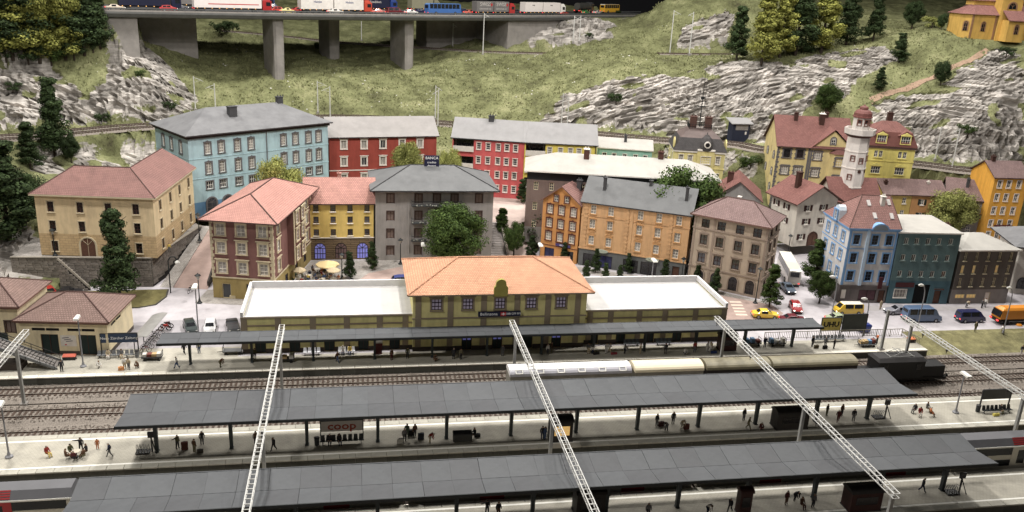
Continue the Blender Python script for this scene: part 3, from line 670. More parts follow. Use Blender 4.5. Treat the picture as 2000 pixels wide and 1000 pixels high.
    def roof(s, kind_, m, rh, ov=.6, ridge=None, th=.22, hipl=None, hipr=None, fm=None, x0=0.0, x1=None, zb=None):
        w, d, h = (s.w if x1 is None else x1), s.d, s.h if zb is None else zb; a, b2, c, e = x0-ov, w+ov, -ov, d+ov; mb = MB(); zt = h+th; RL = []
        if kind_ == 'hip':
            if hipl is None: hipl = (e-c)/2
            if hipr is None: hipr = (e-c)/2
            ym = (c+e)/2; r0, r1 = (a+hipl, ym, zt+rh), (b2-hipr, ym, zt+rh)
            if (b2-a) < (e-c) and hipl == (e-c)/2 == hipr: xm = (a+b2)/2; k = (b2-a)/2; r0, r1 = (xm, c+k, zt+rh), (xm, e-k, zt+rh)
            lo = [(a, c, h), (b2, c, h), (b2, e, h), (a, e, h)]; hi = [(p[0], p[1], zt) for p in lo]
            mb.add(lo, [(3, 2, 1, 0)], 1)
            for i in range(4): mb.poly([lo[i], lo[(i+1) % 4], hi[(i+1) % 4], hi[i]], 1)
            if r0[0] == r1[0]:
                mb.poly([hi[0], hi[1], r0]); mb.poly([hi[1], hi[2], r1, r0]); mb.poly([hi[2], hi[3], r1]); mb.poly([hi[3], hi[0], r0, r1]); RL = [(hi[0], r0), (hi[1], r0), (hi[2], r1), (hi[3], r1), (r0, r1)]
            else:
                mb.poly([hi[0], hi[1], r1, r0]); mb.poly([hi[1], hi[2], r1]); mb.poly([hi[2], hi[3], r0, r1]); mb.poly([hi[3], hi[0], r0]); RL = [(hi[0], r0), (hi[3], r0), (hi[1], r1), (hi[2], r1), (r0, r1)]
        elif kind_ == 'gx':      # ridge parallel to the front
            ym = d/2; k = rh/(d/2); ze = h-ov*k
            for ya, sg in ((c, 1), (e, -1)):
                lo = [(a, ya, ze), (b2, ya, ze), (b2, ym, h+rh), (a, ym, h+rh)]
                if sg < 0: lo = [lo[1], lo[0], lo[3], lo[2]]
                hi = [(p[0], p[1], p[2]+th) for p in lo]
                mb.add(lo+hi, [(0, 3, 2, 1), (0, 1, 5, 4), (1, 2, 6, 5), (3, 0, 4, 7)], 1); mb.poly(hi)
            s.gables += [[(w, 0, h), (w, d, h), (w, ym, h+rh)], [(0, d, h), (0, 0, h), (0, ym, h+rh)]]; RL = [((a, ym, h+rh+th), (b2, ym, h+rh+th))]
        elif kind_ == 'gy':      # ridge running back from the front
            xm = (x0+w)/2; k = rh/((w-x0)/2); ze = h-ov*k
            for xa, sg in ((a, 1), (b2, -1)):
                lo = [(xa, e, ze), (xa, c, ze), (xm, c, h+rh), (xm, e, h+rh)]
                if sg < 0: lo = [lo[1], lo[0], lo[3], lo[2]]
                hi = [(p[0], p[1], p[2]+th) for p in lo]
                mb.add(lo+hi, [(0, 3, 2, 1), (0, 1, 5, 4), (1, 2, 6, 5), (3, 0, 4, 7)], 1); mb.poly(hi)
            s.gables += [[(x0, 0, h), (w, 0, h), (xm, 0, h+rh)], [(w, d, h), (x0, d, h), (xm, d, h+rh)]]; RL = [((xm, c, h+rh+th), (xm, e, h+rh+th))]
        elif kind_ == 'flat':
            lo = [(a, c, h), (b2, c, h), (b2, e, h), (a, e, h)]; hi = [(a, c, zt), (b2, c, zt), (b2, e, zt+rh), (a, e, zt+rh)]
            mb.add(lo+hi, [(3, 2, 1, 0), (0, 1, 5, 4), (1, 2, 6, 5), (2, 3, 7, 6), (3, 0, 4, 7)], 1); mb.poly(hi)
        s.ro = s.part('roof', mb, [m, fm or m]); s.RL = RL; return s.ro
    def ridge(s, m, r=.12):
        mb = MB()
        for p, q in s.RL: mb.cyl(p, q, r, r, 6)
        mb.obj('ridge_tiles', m, s.ro); return s
    def chimney(s, x, y, z0, z1, m, w=.8, d=.7, cap=None, pots=2):
        mb = MB(); mb.box(x-w/2, x+w/2, y-d/2, y+d/2, z0, z1); c = mb.obj('chimney', m, s.ro)
        mb = MB(); mb.box(x-w/2-.1, x+w/2+.1, y-d/2-.1, y+d/2+.1, z1, z1+.14)
        for k in range(pots): mb.cyl((x-w/4+k*w/2, y, z1+.14), (x-w/4+k*w/2, y, z1+.5), .14, .11, 6)
        o = mb.obj('chimney_cap', cap or m, s.ro); return s
    def pipe(s, f, a, m, z1=None):
        p, q = s.pt(f, a, .1, .1), s.pt(f, a, (z1 or s.h)-.05, .1); s.part('drainpipe', MB().cyl(p, q, .09, .09, 6), m); return s
tiles = lambda n, c, **k: mat(n, c, .8, .16, .7, tex='brick', tsize=(.34, .36), mortar=.035, tvar=.2, mcol=.5, tbump=.9, dirt=.22, **k)
def plaster(n, c, d=.16): return mat(n, c, .88, .08, .6, .12, 14, dirt=d*1.9, streak=.45)
red_tile = tiles('old_red_tiles', (156, 110, 102)); red2 = tiles('brown_red_tiles', (146, 92, 84)); salmon = tiles('salmon_tiles', (206, 144, 130)); orange_t = tiles('orange_tiles', (224, 158, 118)); brownt = tiles('brown_tiles', (142, 112, 102)); mauve = tiles('mauve_tiles', (146, 116, 112))
slate = mat('grey_slate', (116, 116, 118), .7, .12, .4, .15, 6, dirt=.28); slate2 = mat('dark_slate', (102, 103, 104), .7, .1, .4, .15, 6, dirt=.2); snow = mat('white_roof', (172, 168, 160), .8, .05, .5, .1, 4, dirt=.16)
ridge_d = mat('dark_ridge', (86, 60, 54), .8); ridge_g = mat('grey_ridge', (56, 56, 58), .8); chim = mat('chimney_brick', (104, 64, 56), .85, .2, 3, tex='brick', tsize=(.3, .12), mortar=.02); chim_g = mat('chimney_grey', (70, 70, 72), .8)
black = mat('matt_black', (30, 30, 32), .6); iron = mat('black_iron', (36, 40, 42), .5); greend = mat('dark_green_door', (30, 46, 44), .6, .1); woodd = mat('brown_door', (96, 62, 48), .7, .2, 3)
block_d = mat('dark_wall_stone', (116, 108, 100), .9, .3, 2.5, .5, 6, rand=.22); joint = mat('dark_mortar', (46, 42, 40), .95)
# --- style sheet
style('blue_w', 1.05, 2.15, wframe, curtain, 2, 4, dstone, .26, 'curl', dstone); style('blue_s', 1.3, 1.5, wframe, glass, 3, 2, dstone, .22, 'flat', dstone)
style('red_w', 1.15, 1.8, wframe, curtain, 2, 1, wtrim, .22, 'cap', wtrim); style('red_d', 1.15, 1.8, wframe, glass, 2, 1, wtrim, .22, 'cap', wtrim)
style('cream_w', 1.0, 1.75, bframe, darkglass, 2, 3, stone, .14, 'flat', stone)
style('maroon_w', 1.35, 1.9, wframe, curtain, 2, 3, stone, .28, 'cap', stone)
style('yel_w', .95, 1.25, bframe, glass, 2, 2, None, .1, 'flat', wtrim); style('yel_a', 1.9, 2.9, dframe, litblue, 4, 3, None, .2, arch=True, bw=.1); style('yel_b', 1.9, 2.9, dframe, mat('brown_glass', (110, 84, 84), .5, .2, 2), 4, 3, None, .2, arch=True, bw=.1)
style('bank_w', 1.25, 1.75, bframe, mat('brown_curtain', (120, 100, 92), .5, .25, 2), 2, 1, mat('dark_brown_trim', (82, 64, 60), .8), .16, 'flat', None)
style('pink_w', .95, 1.45, wframe, glass, 1, 3, wtrim, .1, 'cap', wtrim); style('yel2_w', 1.0, 1.55, wframe, curtain, 1, 3, wtrim, .1, 'flat', wtrim); style('mint_w', .9, 1.2, wframe, glass, 2, 2, wtrim, .1, 'flat', wtrim)
style('villa_w', .95, 1.7, wframe, curtain, 2, 3, wtrim, .12, 'cap', wtrim); style('villa_d', 2.1, 1.7, wframe, curtain, 4, 3, wtrim, .12, 'flat', wtrim)
style('brown_w', .85, 1.6, mat('cream_frame', (210, 198, 160), .7), glass, 2, 3, None, .1, 'flat', None)
style('og_w', 1.1, 1.7, wframe, curtain, 2, 3, mat('dark_red_trim', (98, 52, 42), .8), .2, 'curl', mat('dark_red_trim', (98, 52, 42))); style('og_s', .8, 1.2, wframe, glass, 2, 2, M['dark_red_trim'], .16, 'flat', M['dark_red_trim'])
style('tan_w', 1.05, 1.75, wframe, curtain, 2, 3, mat('tan_trim', (206, 150, 92), .8, .08), .14, 'ped', M['tan_trim']); style('tan_p', 1.05, 1.75, wframe, curtain, 2, 3, M['tan_trim'], .14, 'flat', M['tan_trim'])
style('bei_w', 1.35, 1.85, bframe, glass, 2, 2, mat('taupe_trim', (150, 130, 114), .8, .08), .22, 'round', M['taupe_trim']); style('bei_c', 1.35, 1.85, bframe, glass, 2, 2, M['taupe_trim'], .22, 'cap', M['taupe_trim']); style('bei_p', 1.45, 1.6, bframe, darkglass, 2, 2, None, .1, 'flat', None); style('bei_a', 1.4, 2.5, dframe, darkglass, 2, 3, M['taupe_trim'], .22, arch=True)
blutrim = mat('sky_blue_trim', (112, 160, 214), .8, .08)
style('lb_w', 1.1, 1.75, wframe, mat('blue_glass', (74, 98, 140), .3, .2), 2, 3, blutrim, .24, 'flat', blutrim); style('lb_f', 1.15, 1.75, mat('slate_frame', (64, 84, 112), .7), darkglass, 2, 3, blutrim, .24, 'flat', blutrim)
style('teal_w', .8, 1.1, wframe, glass, 2, 1, None, .1, 'flat', mat('teal_trim', (120, 140, 136), .8)); style('teal_b', 2.2, 1.5, wframe, curtain, 4, 2, wtrim, .12, 'flat', wtrim)
style('g2_w', .62, 1.55, M['cream_frame'], glass, 2, 2, None, .1, 'flat', M['cream_frame']); style('g2_l', .62, 1.55, M['cream_frame'], litwarm, 2, 2, None, .1, 'flat', M['cream_frame']); style('g2_b', 1.9, .8, M['cream_frame'], litwarm, 3, 1, None, .1)
shut_br = mat('brown_shutter', (66, 38, 36), .7); shut_gr = mat('green_shutter', (40, 48, 42), .7)
style('ch_w', 1.0, 1.2, wframe, glass, 2, 2, None, .1, 'flat', wtrim, shut_br); style('row_w', .9, 1.3, wframe, glass, 2, 2, None, .1, 'flat', wtrim); style('row_s', .9, 1.25, wframe, glass, 2, 2, None, .1, 'flat', wtrim, shut_gr)
style('cr_w', 1.5, 1.9, wframe, curtain, 3, 3, dstone, .32, 'ears', dstone); style('cr_d', 1.5, 1.9, dframe, darkglass, 2, 2, dstone, .32, 'ears', dstone); style('cr_a', .8, 1.6, wframe, glass, 2, 3, dstone, .24, arch=True); style('cr_n', .5, 1.6, wframe, glass, 1, 3, None, .1)
style('yf_w', .8, 1.5, wframe, glass, 2, 2, mat('yellow_trim', (226, 212, 108), .8), .12, 'flat', M['yellow_trim']); style('yf_p', 2.0, 1.6, wframe, glass, 4, 2, M['yellow_trim'], .14, 'ped', M['yellow_trim'])
style('fo_w', .95, 1.6, wframe, glass, 2, 2, wtrim, .12, 'flat', wtrim)
style('st_w', 1.45, 1.7, mat('purple_frame', (58, 36, 48), .6), lilac, 3, 3, mat('station_trim', (150, 134, 110), .8, .08), .22, 'cap', M['station_trim'], bw=.11)
style('slot', 1.75, .42, dframe, black, 1, 1); style('tw_w', .75, 1.2, mat('red_brown_frame', (122, 70, 56), .7), glass, 1, 2, M['red_brown_frame'], .12)
# ------------------------------------------------------------------ the station
st_y = plaster('station_yellow', (226, 215, 138), .12); st_b = mat('station_skirting', (72, 62, 56), .85); st_t = M['station_trim']; st_wr = mat('station_flat_roof', (184, 182, 180), .8, .04, .4, dirt=.14); st_pi = mat('parapet_inside', (206, 204, 204), .8, .05)
S = House('station_building', 'long yellow station with orange tiled centre roof and white flat wings', (-15.6, 114.0), (55.6, 114.0), 12.0, 0, 5.3, [st_y, st_b], [(-1, 1), (.7, 0)], cat='station')
cx0, cx1 = 7.9+15.6, 33.2+15.6
for px in (511, 577, 644, 710, 771, 852): S.door('f', (G(px, 684, 0).x+15.6), 1.5, 2.75, greend, bframe)
for px in (1163, 1218, 1276, 1332): S.door('f', (G(px, 681, 0).x+15.6), 1.5, 2.75, greend, bframe)
S.build_walls()
for x in [0.3]+[G(px, 690, 0).x+15.6 for px in (545, 612, 678, 742)]+[cx0-1.0]+[cx1+.9]+[G(px, 690, 0).x+15.6 for px in (1200, 1258, 1310, 1372)]+[S.w-.3]: S.strip('f', x-.42, x+.42, .7, 5.28, st_t, .09)
for x in (.42, 11.4): S.strip('l', x-.42, x+.42, .7, 5.28, st_t, .09)
S.band(4.1, st_t, .22, .11, 'string_course'); S.band(5.3, st_t, .2, .16, 'cornice')
mb = MB(); mb.poly([(.25, .25, 5.34), (S.w-.25, .25, 5.34), (S.w-.25, 11.75, 5.34), (.25, 11.75, 5.34)]); S.part('flat_roof', mb, st_wr)
mb = MB(); mb.box(-.12, .25, -.1, 12.1, 5.51, 6.25).box(S.w-.25, S.w+.12, -.1, 12.1, 5.51, 6.25).box(.25, S.w-.25, 11.75, 12.1, 5.3, 6.35).box(.25, S.w-.25, -.1, .22, 5.51, 5.62); S.part('parapet', mb, st_pi)
S2 = House('centre_block', '', (7.9, 113.2), (33.2, 113.2), 14.0, 0, 8.75, [st_y, st_b], [(-1, 1), (.7, 0)], root=S)
for px in (853, 914, 977, 1038, 1096): S2.win('f', 'st_w', [G(px, 592, 7.2).x*1.0-7.9 if False else D(px, 592, 113.2).x-7.9], [7.15])
style('lit_door', 1.5, 2.75, dframe, litblue, 2, 1, None, .1, bw=.14)
for px, lit in ((911, 1), (971, 1), (1031, 0), (1088, 1)):
    x = G(px, 684, 0).x-7.9
    S2.door('f', x, 1.5, 2.75, greend, bframe)
    if lit: S2.part('lit_pane', MB().box(x-.58, x-.1, .02, .1, 1.6, 2.5).box(x+.1, x+.58, .02, .1, 1.6, 2.5), litblue)
S2.build_walls('centre_wall')
for px in (817, 880, 945, 1010, 1070, 1128): x = D(px, 600, 113.2).x-7.9; S2.strip('f', max(.02, x-.42), min(S2.w-.02, x+.42), .7, 8.74, st_t, .09)
S2.band(5.0, st_t, .2, .11, 'string_course', 'f')
S2.roof('hip', orange_t, 2.9, .85, fm=st_t); S2.ridge(orange_t, .16)
mb = MB(); gx = D(980, 550, 112.2).x-7.9; pr = [(-1.0, 0), (1.0, 0), (1.0, 1.35), (.75, 1.6), (.75, 1.85)]+[(.75*math.cos(pi*k/6), 1.85+.75*math.sin(pi*k/6)) for k in range(1, 6)]+[(-.75, 1.85), (-.75, 1.6), (-1.0, 1.35)]
mb.prism([(gx+a, -.9, 8.6+z) for a, z in pr], (0, .5, 0)); S2.part('clock_gable', mb, mat('gable_olive', (158, 150, 66), .85, .08))
sgx = D(975, 611, 113.1).x-7.9
sg = S2.part('name_board', MB().box(sgx-3.1, sgx+3.1, -.42, -.24, 5.35, 6.1), mat('navy_board', (30, 34, 66), .5, .05))
S2.part('board_bracket', MB().box(sgx-2.6, sgx-2.5, -.24, .0, 5.6, 5.8).box(sgx+2.5, sgx+2.6, -.24, .0, 5.6, 5.8), black)
wl = mat('white_letter', (226, 226, 226), .6, .02, emit=.1)
text('Bellinzona', .62, wl, sg, TR(sgx-1.55, -.425, 5.73)); sg2 = MB().box(sgx+.15, sgx+.95, -.46, -.43, 5.42, 6.03).obj('logo_panel', mat('signal_red', (206, 40, 40), .5, .05), sg)
for a, b2, c, d in ((-.28, .28, 5.68, 5.78), (-.05, .05, 5.52, 5.94)): MB().box(sgx+.55+a, sgx+.55+b2, -.475, -.462, c, d).obj('logo_cross', wl, sg)
text('SBB CFF FFS', .42, wl, sg, TR(sgx+2.05, -.425, 5.73))
# ------------------------------------------------------------------ left: freight sheds, cream house with terrace, blue house
cr = plaster('shed_cream', (226, 208, 166)); sk = mat('shed_skirting', (84, 76, 70), .9)
A, C = Vector((-44.6, 115.9)), Vector((-33.2, 114.6))
H = House('freight_shed', 'low cream shed with brown tiled roof by the platform end', A, C, 9.2, 0, 4.9, [cr, sk], [(-1, 1), (.6, 0)])
H.win('f', 'slot', [.215, .375, .62, .78], [3.7]); H.win('r', 'slot', [.25, .45], [3.9])
for a in (.33, .76): H.door('f', a, 2.3, 3.0, greend, bframe)
H.build_walls(); H.band(4.66, mat('eaves_wood', (124, 88, 76), .8), .22, .3, 'cornice'); H.roof('hip', brownt, 2.3, .55, fm=M['eaves_wood']); H.ridge(ridge_d)
pb = MB().box(.455*H.w, .635*H.w, -.05, -.005, 1.3, 2.9).obj('poster', mat('poster_paper', (214, 208, 198), .7), H.root)
for k, (dx, t) in enumerate(((-.35, 2.55), (-.1, 2.3), (.1, 2.05))): MB().bar((.545*H.w+dx-.45, -.058, t-.06), (.545*H.w+dx+.45, -.058, t+.08), .012, .11, 0).obj('poster_print', mat('grey_print', (110, 104, 112), .7), pb)
MB().box(.5*H.w, .52*H.w, -.06, -.052, 1.45, 1.62).obj('poster_print', M['signal_red'], pb)
H = House('freight_shed', 'taller cream shed with brown tiled roof at the picture edge behind the stairs', (-62, 119.4), (-45.2, 117.6), 9, 0, 6.2, [cr, sk], [(-1, 1), (.6, 0)])
H.win('f', 'bank_w', [.8, .93], [3.2]); H.door('f', .86, 1.4, 2.4, greend, bframe); H.build_walls(); H.band(5.95, M['eaves_wood'], .22, .3, 'cornice'); H.roof('hip', brownt, 2.3, .6, fm=M['eaves_wood']); H.ridge(ridge_d)
# terrace with retaining wall built of single stones
TZ = 5.0
tc_ = Vector((-33.0, 141.2, 0)); tl = Vector((-54.5, 142.2, 0)); tr = G(392, 441, TZ); tr.z = 0
mb = MB(); base = [tl, tc_, tr, tr+Vector((-8, 14, 0)), Vector((-54.5, 168, 0))]
mb.prism([(p.x, p.y, -.2) for p in base], (0, 0, TZ+.1)); wallo = mb.obj('retaining_wall', joint); tag(wallo, 'dark stone retaining wall holding the terrace of the cream house', 'wall')
mb = MB(); mb.poly([(p.x, p.y, TZ-.09) for p in base]); mb.obj('terrace_paving', cobble, wallo)
blk = {}
def stones(parent, p0, p1, zt0, zt1, zb0, zb1, rows=11, ln=1.15):
    d = p1-p0; L_ = d.length; u = d/L_; n_ = Vector((u.y, -u.x, 0)); rg = random.Random(5)
    for r in range(rows):
        x = -(r % 2)*ln*.5
        while x < L_-.05:
            l = ln*rg.uniform(.7, 1.3); a, b2 = max(0, x), min(L_, x+l); x += l
            if b2-a < .15: continue
            t = ((a+b2)/2)/L_; zt = zt0+(zt1-zt0)*t; zb = zb0+(zb1-zb0)*t; hh = (TZ-.1)/rows; z = r*hh
            if z+hh > zt+.05 or z < zb-.05: continue
            q = round((b2-a)*4)/4; q = max(.25, q)
            if q not in blk: blk[q] = block_mesh(q-.03, .22, hh-.045, .04).mesh('stone', block_d)
            o = link('stone', blk[q], parent); c = p0+u*((a+b2)/2)+n_*rg.uniform(.0, .05); o.matrix_basis = TR(c.x, c.y, z+.02, math.atan2(u.y, u.x)) @ Matrix.Diagonal(((b2-a)/q, 1, 1, 1))
stones(wallo, tl, tc_, TZ, TZ, 0, 0, 12, 1.05); stones(wallo, tc_, tr, TZ, TZ, 0, 4.4, 12, 1.05)
mb = MB()
for a, b2 in ((tl, tc_), (tc_, tr)): mb.bar(a+Vector((0, 0, TZ+.05)), b2+Vector((0, 0, TZ+.05)), .5, .16)
mb.obj('wall_coping', mat('wall_coping', (150, 142, 130), .85), wallo)
sta = thing('outdoor_stairs', 'sloping stone stair parapet climbing the retaining wall', 'stairs', (0, 0, 0)); s0, s1 = G(118, 505, TZ), G(180, 557, 0)
for k in range(12):
    t = k/12; x = s0.x+(s1.x-s0.x)*t; z = TZ*(1-t); MB().box(x, x+(s1.x-s0.x)/12, 139.9, 141.5, 0, z-.2).obj('step', M['dark_wall_stone'], sta)
MB().bar((s0.x, 139.9, TZ+.5), (s1.x+.4, 139.9, .45), .3, .3).obj('parapet_coping', M['wall_coping'], sta)
mb = MB(); mb.hexa([(s0.x, 139.8, 0), (s1.x+.4, 139.8, 0), (s1.x+.4, 140.0, 0), (s0.x, 140.0, 0)], [(s0.x, 139.8, TZ+.4), (s1.x+.4, 139.8, .35), (s1.x+.4, 140, .35), (s0.x, 140, TZ+.4)]); pw = mb.obj('parapet', joint, sta)
u_ = (s1.x+.4-s0.x)
for r in range(12):
    z = r*.41; xe = s0.x+u_*(1-(z+.4)/(TZ+.4)); x = s0.x-(r % 2)*.5; 
    while x < xe-.2:
        b2 = min(x+1.02, xe); a = max(x, s0.x); x += 1.05
        if b2-a > .2: o = link('stone', blk.get(1.0) or list(blk.values())[0], sta); o.matrix_basis = TR((a+b2)/2, 139.76, z+.02) @ Matrix.Diagonal(((b2-a)/1.0, 1, 1, 1))
E1 = G(298, 389, 15.0); E0 = E1-Vector((math.cos(-.122), math.sin(-.122), 0))*18.4; E2 = E1+Vector((-math.sin(-.122), math.cos(-.122), 0))*21
crw = plaster('house_cream', (218, 192, 146)); crs = mat('rusticated_cream', (200, 168, 120), .85, .1, 1, tex='brick', tsize=(.9, .42), mortar=.03, tvar=.15, mcol=.6)
H = House('cream_house', 'cream corner house with rusty red tiled roof on the stone terrace', E0, E1-(E1-E0).normalized()*.45, 10, TZ, 10.0, [crs, crw], [(3.7, 1)])
zs = (1.6, 5.0, 8.2)
H.win('f', 'cream_w', [.13, .385, .63, .87], zs, {(1, 0), (2, 0)}); H.door('f', .42, 2.3, 3.1, woodd, stone, arch=True); H.win('l', 'cream_w', [.3, .7], zs[1:]); H.build_walls()
H2 = House('wing', '', E1+(E2-E1).normalized()*.45, E2, 10, TZ, 10.0, [crs, crw], [(3.7, 1)], root=H); H2.part('corner_pier', MB().box(-.45, 0, 0, .45, 3.7, 10), crw); H2.part('corner_pier', MB().box(-.45, 0, 0, .45, 0, 3.7), crs)
H2.win('f', 'cream_w', [.13, .38, .62, .87], zs); H2.build_walls('wing_wall')
u1 = (E1-E0).normalized(); u2 = (E2-E1).normalized(); n1_ = Vector((-u1.y, u1.x, 0)); n2_ = Vector((-u2.y, u2.x, 0)); ov = .6; hd = 5.0
def meet(o1, o2):      # point at offsets o1, o2 behind the two fronts
    A1 = E1+n1_*o1; A2 = E1+n2_*o2; dt = u1.x*(-u2.y)+u2.x*u1.y; r = A2-A1; t = (r.x*(-u2.y)+u2.x*r.y)/dt; return A1+u1*t
z_ = lambda p, z: Vector((p.x, p.y, z)); ZE, ZR = 15.05, 18.6
ca, rr_, ci = z_(meet(-ov, -ov), ZE), z_(meet(hd, hd), ZR), z_(meet(10+ov, 10+ov), ZE)
la, lb, lr = z_(E0-u1*ov-n1_*ov, ZE), z_(E0-u1*ov+n1_*(10+ov), ZE), z_(E0+u1*4.5+n1_*hd, ZR); ra, rb, rr2 = z_(E2+u2*ov-n2_*ov, ZE), z_(E2+u2*ov+n2_*(10+ov), ZE), z_(E2-u2*.3+n2_*hd, ZR)
up = Vector((0, 0, .25)); mb = MB(); iv = H.rw.inverted()
for q in ([la, ca, rr_, lr], [ca, ra, rr2, rr_], [lb, la, lr], [ci, lb, lr, rr_], [rb, ci, rr_, rr2], [ra, rb, rr2]): mb.poly([iv @ (p+up) for p in q])
for a_, b_ in ((la, ca), (ca, ra), (ra, rb), (lb, la)): mb.poly([iv @ a_, iv @ b_, iv @ (b_+up), iv @ (a_+up)], 1)
mb.poly([iv @ p for p in (la, lb, ci, rb, ra, ca)], 1); H.ro = mb.obj('roof', [red_tile, stone], H.root); mb = MB()
for a_, b_ in ((la, lr), (lr, rr_), (rr_, rr2), (ca, rr_), (lb, lr)): mb.cyl(iv @ (a_+up), iv @ (b_+up), .1, .1, 6)
mb.obj('ridge_tiles', ridge_d, H.ro)
bl = plaster('house_blue', (164, 196, 204)); bl2 = plaster('house_blue_base', (92, 138, 178))
B0, B1 = G(366, 268, 20.3), G(640, 241, 20.3)
H = House('blue_house', 'large pale blue apartment house with grey hipped roof', B0, B1, 14.5, 4.6, 15.8, [bl2, bl], [(3.0, 1)])
fr = [.125, .215, .325, .42, .655, .745, .845, .925]
H.win('f', 'blue_w', fr, [13.2, 9.4]); H.win('f', 'blue_s', fr, [6.1]); H.win('l', 'blue_w', [.25, .5, .78], [13.2, 9.4]); style('blue_a', 1.8, 2.7, gframe, glass, 2, 3, dstone, .25, arch=True); H.win('f', 'blue_a', [.13, .24, .5, .62], [2.2])
H.build_walls(); H.band(15.3, mat('dark_eaves', (66, 58, 58), .8), .5, .3, 'cornice'); H.band(11.3, bl, .12, .07, 'string_course'); H.band(7.5, bl, .12, .07, 'string_course'); H.pipe('f', .53*H.w, dstone)
H.roof('hip', slate, 3.6, .8, fm=M['dark_eaves']); H.chimney(.37*H.w, 4.2, 16.5, 19.9, chim_g, 1.6, 1.2, pots=0); H.chimney(.77*H.w, 7.2, 18, 20.6, chim_g, 1.2, 1, pots=3)
# red house
R0, R1 = G(643, 267, 17), G(853, 264, 17)
H = House('red_house', 'long red house with grey roof behind the tree pair', R0, R1, 10, 4.2, 12.8, [plaster('house_red', (166, 66, 54))])
fr = [.13, .315, .49, .67, .84]; H.win('f', 'red_w', fr, [11.0, 7.3, 3.6], {(1, 1), (2, 0)}); H.win('f', 'red_d', [.315], [7.3]); H.win('f', 'red_d', [.49], [11.0]); H.build_walls_done = 0
H.build_walls(); H.band(5.3, wtrim, .2, .1, 'string_course', 'f'); H.band(12.5, mat('red_trim', (214, 150, 120), .8), .25, .12, 'cornice', 'f'); H.roof('gx', mat('pale_grey_roof', (146, 141, 138), .75, .1, .4, dirt=.15), 3.2, .5, fm=M['dark_eaves']); 
# maroon house
A = Vector((-22.7, 135.9)); B_ = Vector((-12.9, 133.6))
mar = plaster('house_maroon', (130, 86, 80)); oli = plaster('house_olive_base', (158, 136, 78))
H = House('maroon_house', 'maroon corner house with salmon roof and stone quoins above the plaza', A, B_, 21.5, 0, 13.2, [oli, mar], [(3.6, 1)])
zs = (5.3, 8.6, 11.6); H.win('f', 'maroon_w', [.17, .5, .84], zs); H.door('f', .22, 1.4, 2.5, mat('grey_door', (70, 72, 76), .6), stone); style('shopblue', 1.5, 1.5, dframe, dimblue, 2, 2); H.win('f', 'shopblue', [.62], [1.9])
H.win('r', 'maroon_w', [.13, .43, .57, .87], zs); H.win('r', 'shopblue', [.3, .56, .8], [1.7]); H.build_walls(); H.band(3.5, stone, .2, .1, 'string_course')
for f, a in (('f', 0), ('f', 1), ('r', 0), ('r', 1)): H.quoins(stone, f, a, 3.7, 13.1)
mb = MB(); mb.box(H.w, H.w+1.1, 7.5, 14.0, 3.7, 13.19); b3 = H.part('bay', mb, mar); 
for y in (9.1, 12.3):
    for z in zs: put_window(H.root, 'maroon_w', TR(H.w+1.1, y, z, pi/2) @ Matrix.Translation((0, -.17, 0)))
for y in (7.5, 13.5): H.part('quoins', MB().box(H.w+1.05, H.w+1.16, y, y+.5, 3.7, 13.15), stone)
H.roof('hip', salmon, 2.9, 1.3, fm=ridge_d); H.ridge(ridge_d, .13)
fl = thing('flower_tub', 'stone flower tub beside the maroon house door', 'planter', G(458, 582, 0)); MB().box(-.7, .7, -.35, .35, 0, .5).obj('tub', stone, fl); MB().ball((0, 0, .6), .55, .3, .3).obj('plant', mat('tub_plant', (92, 92, 60), .9, .3, 4, 1, 8), fl)
# yellow house with arched ground floor
yel = plaster('house_yellow', (216, 182, 92)); rus = mat('brown_rustication', (128, 104, 76), .85, .12, 1.2, tex='brick', tsize=(3.2, .36), mortar=.05, tvar=.2, mcol=.35, tbump=.9)
H = House('yellow_house', 'yellow house with salmon roof and three arched ground floor openings', (-8.9, 154.0), (3.3, 154.2), 9, 0, 11.0, [rus, yel], [(4.3, 1)])
H.win('f', 'yel_w', [.15, .4, .65, .9], [9.9, 7.7]); H.win('f', 'yel_w', [.15, .4, .65, .9], [5.3]); H.win('f', 'yel_a', [.2, .83], [1.75]); H.win('f', 'yel_b', [.51], [1.75]); H.build_walls(); H.band(4.2, wtrim, .16, .12, 'string_course', 'f'); H.roof('gx', salmon, 3.4, .5, fm=ridge_d); H.chimney(.5*H.w, 5, 13.8, 15.2, salmon, .7, .6, pots=1)
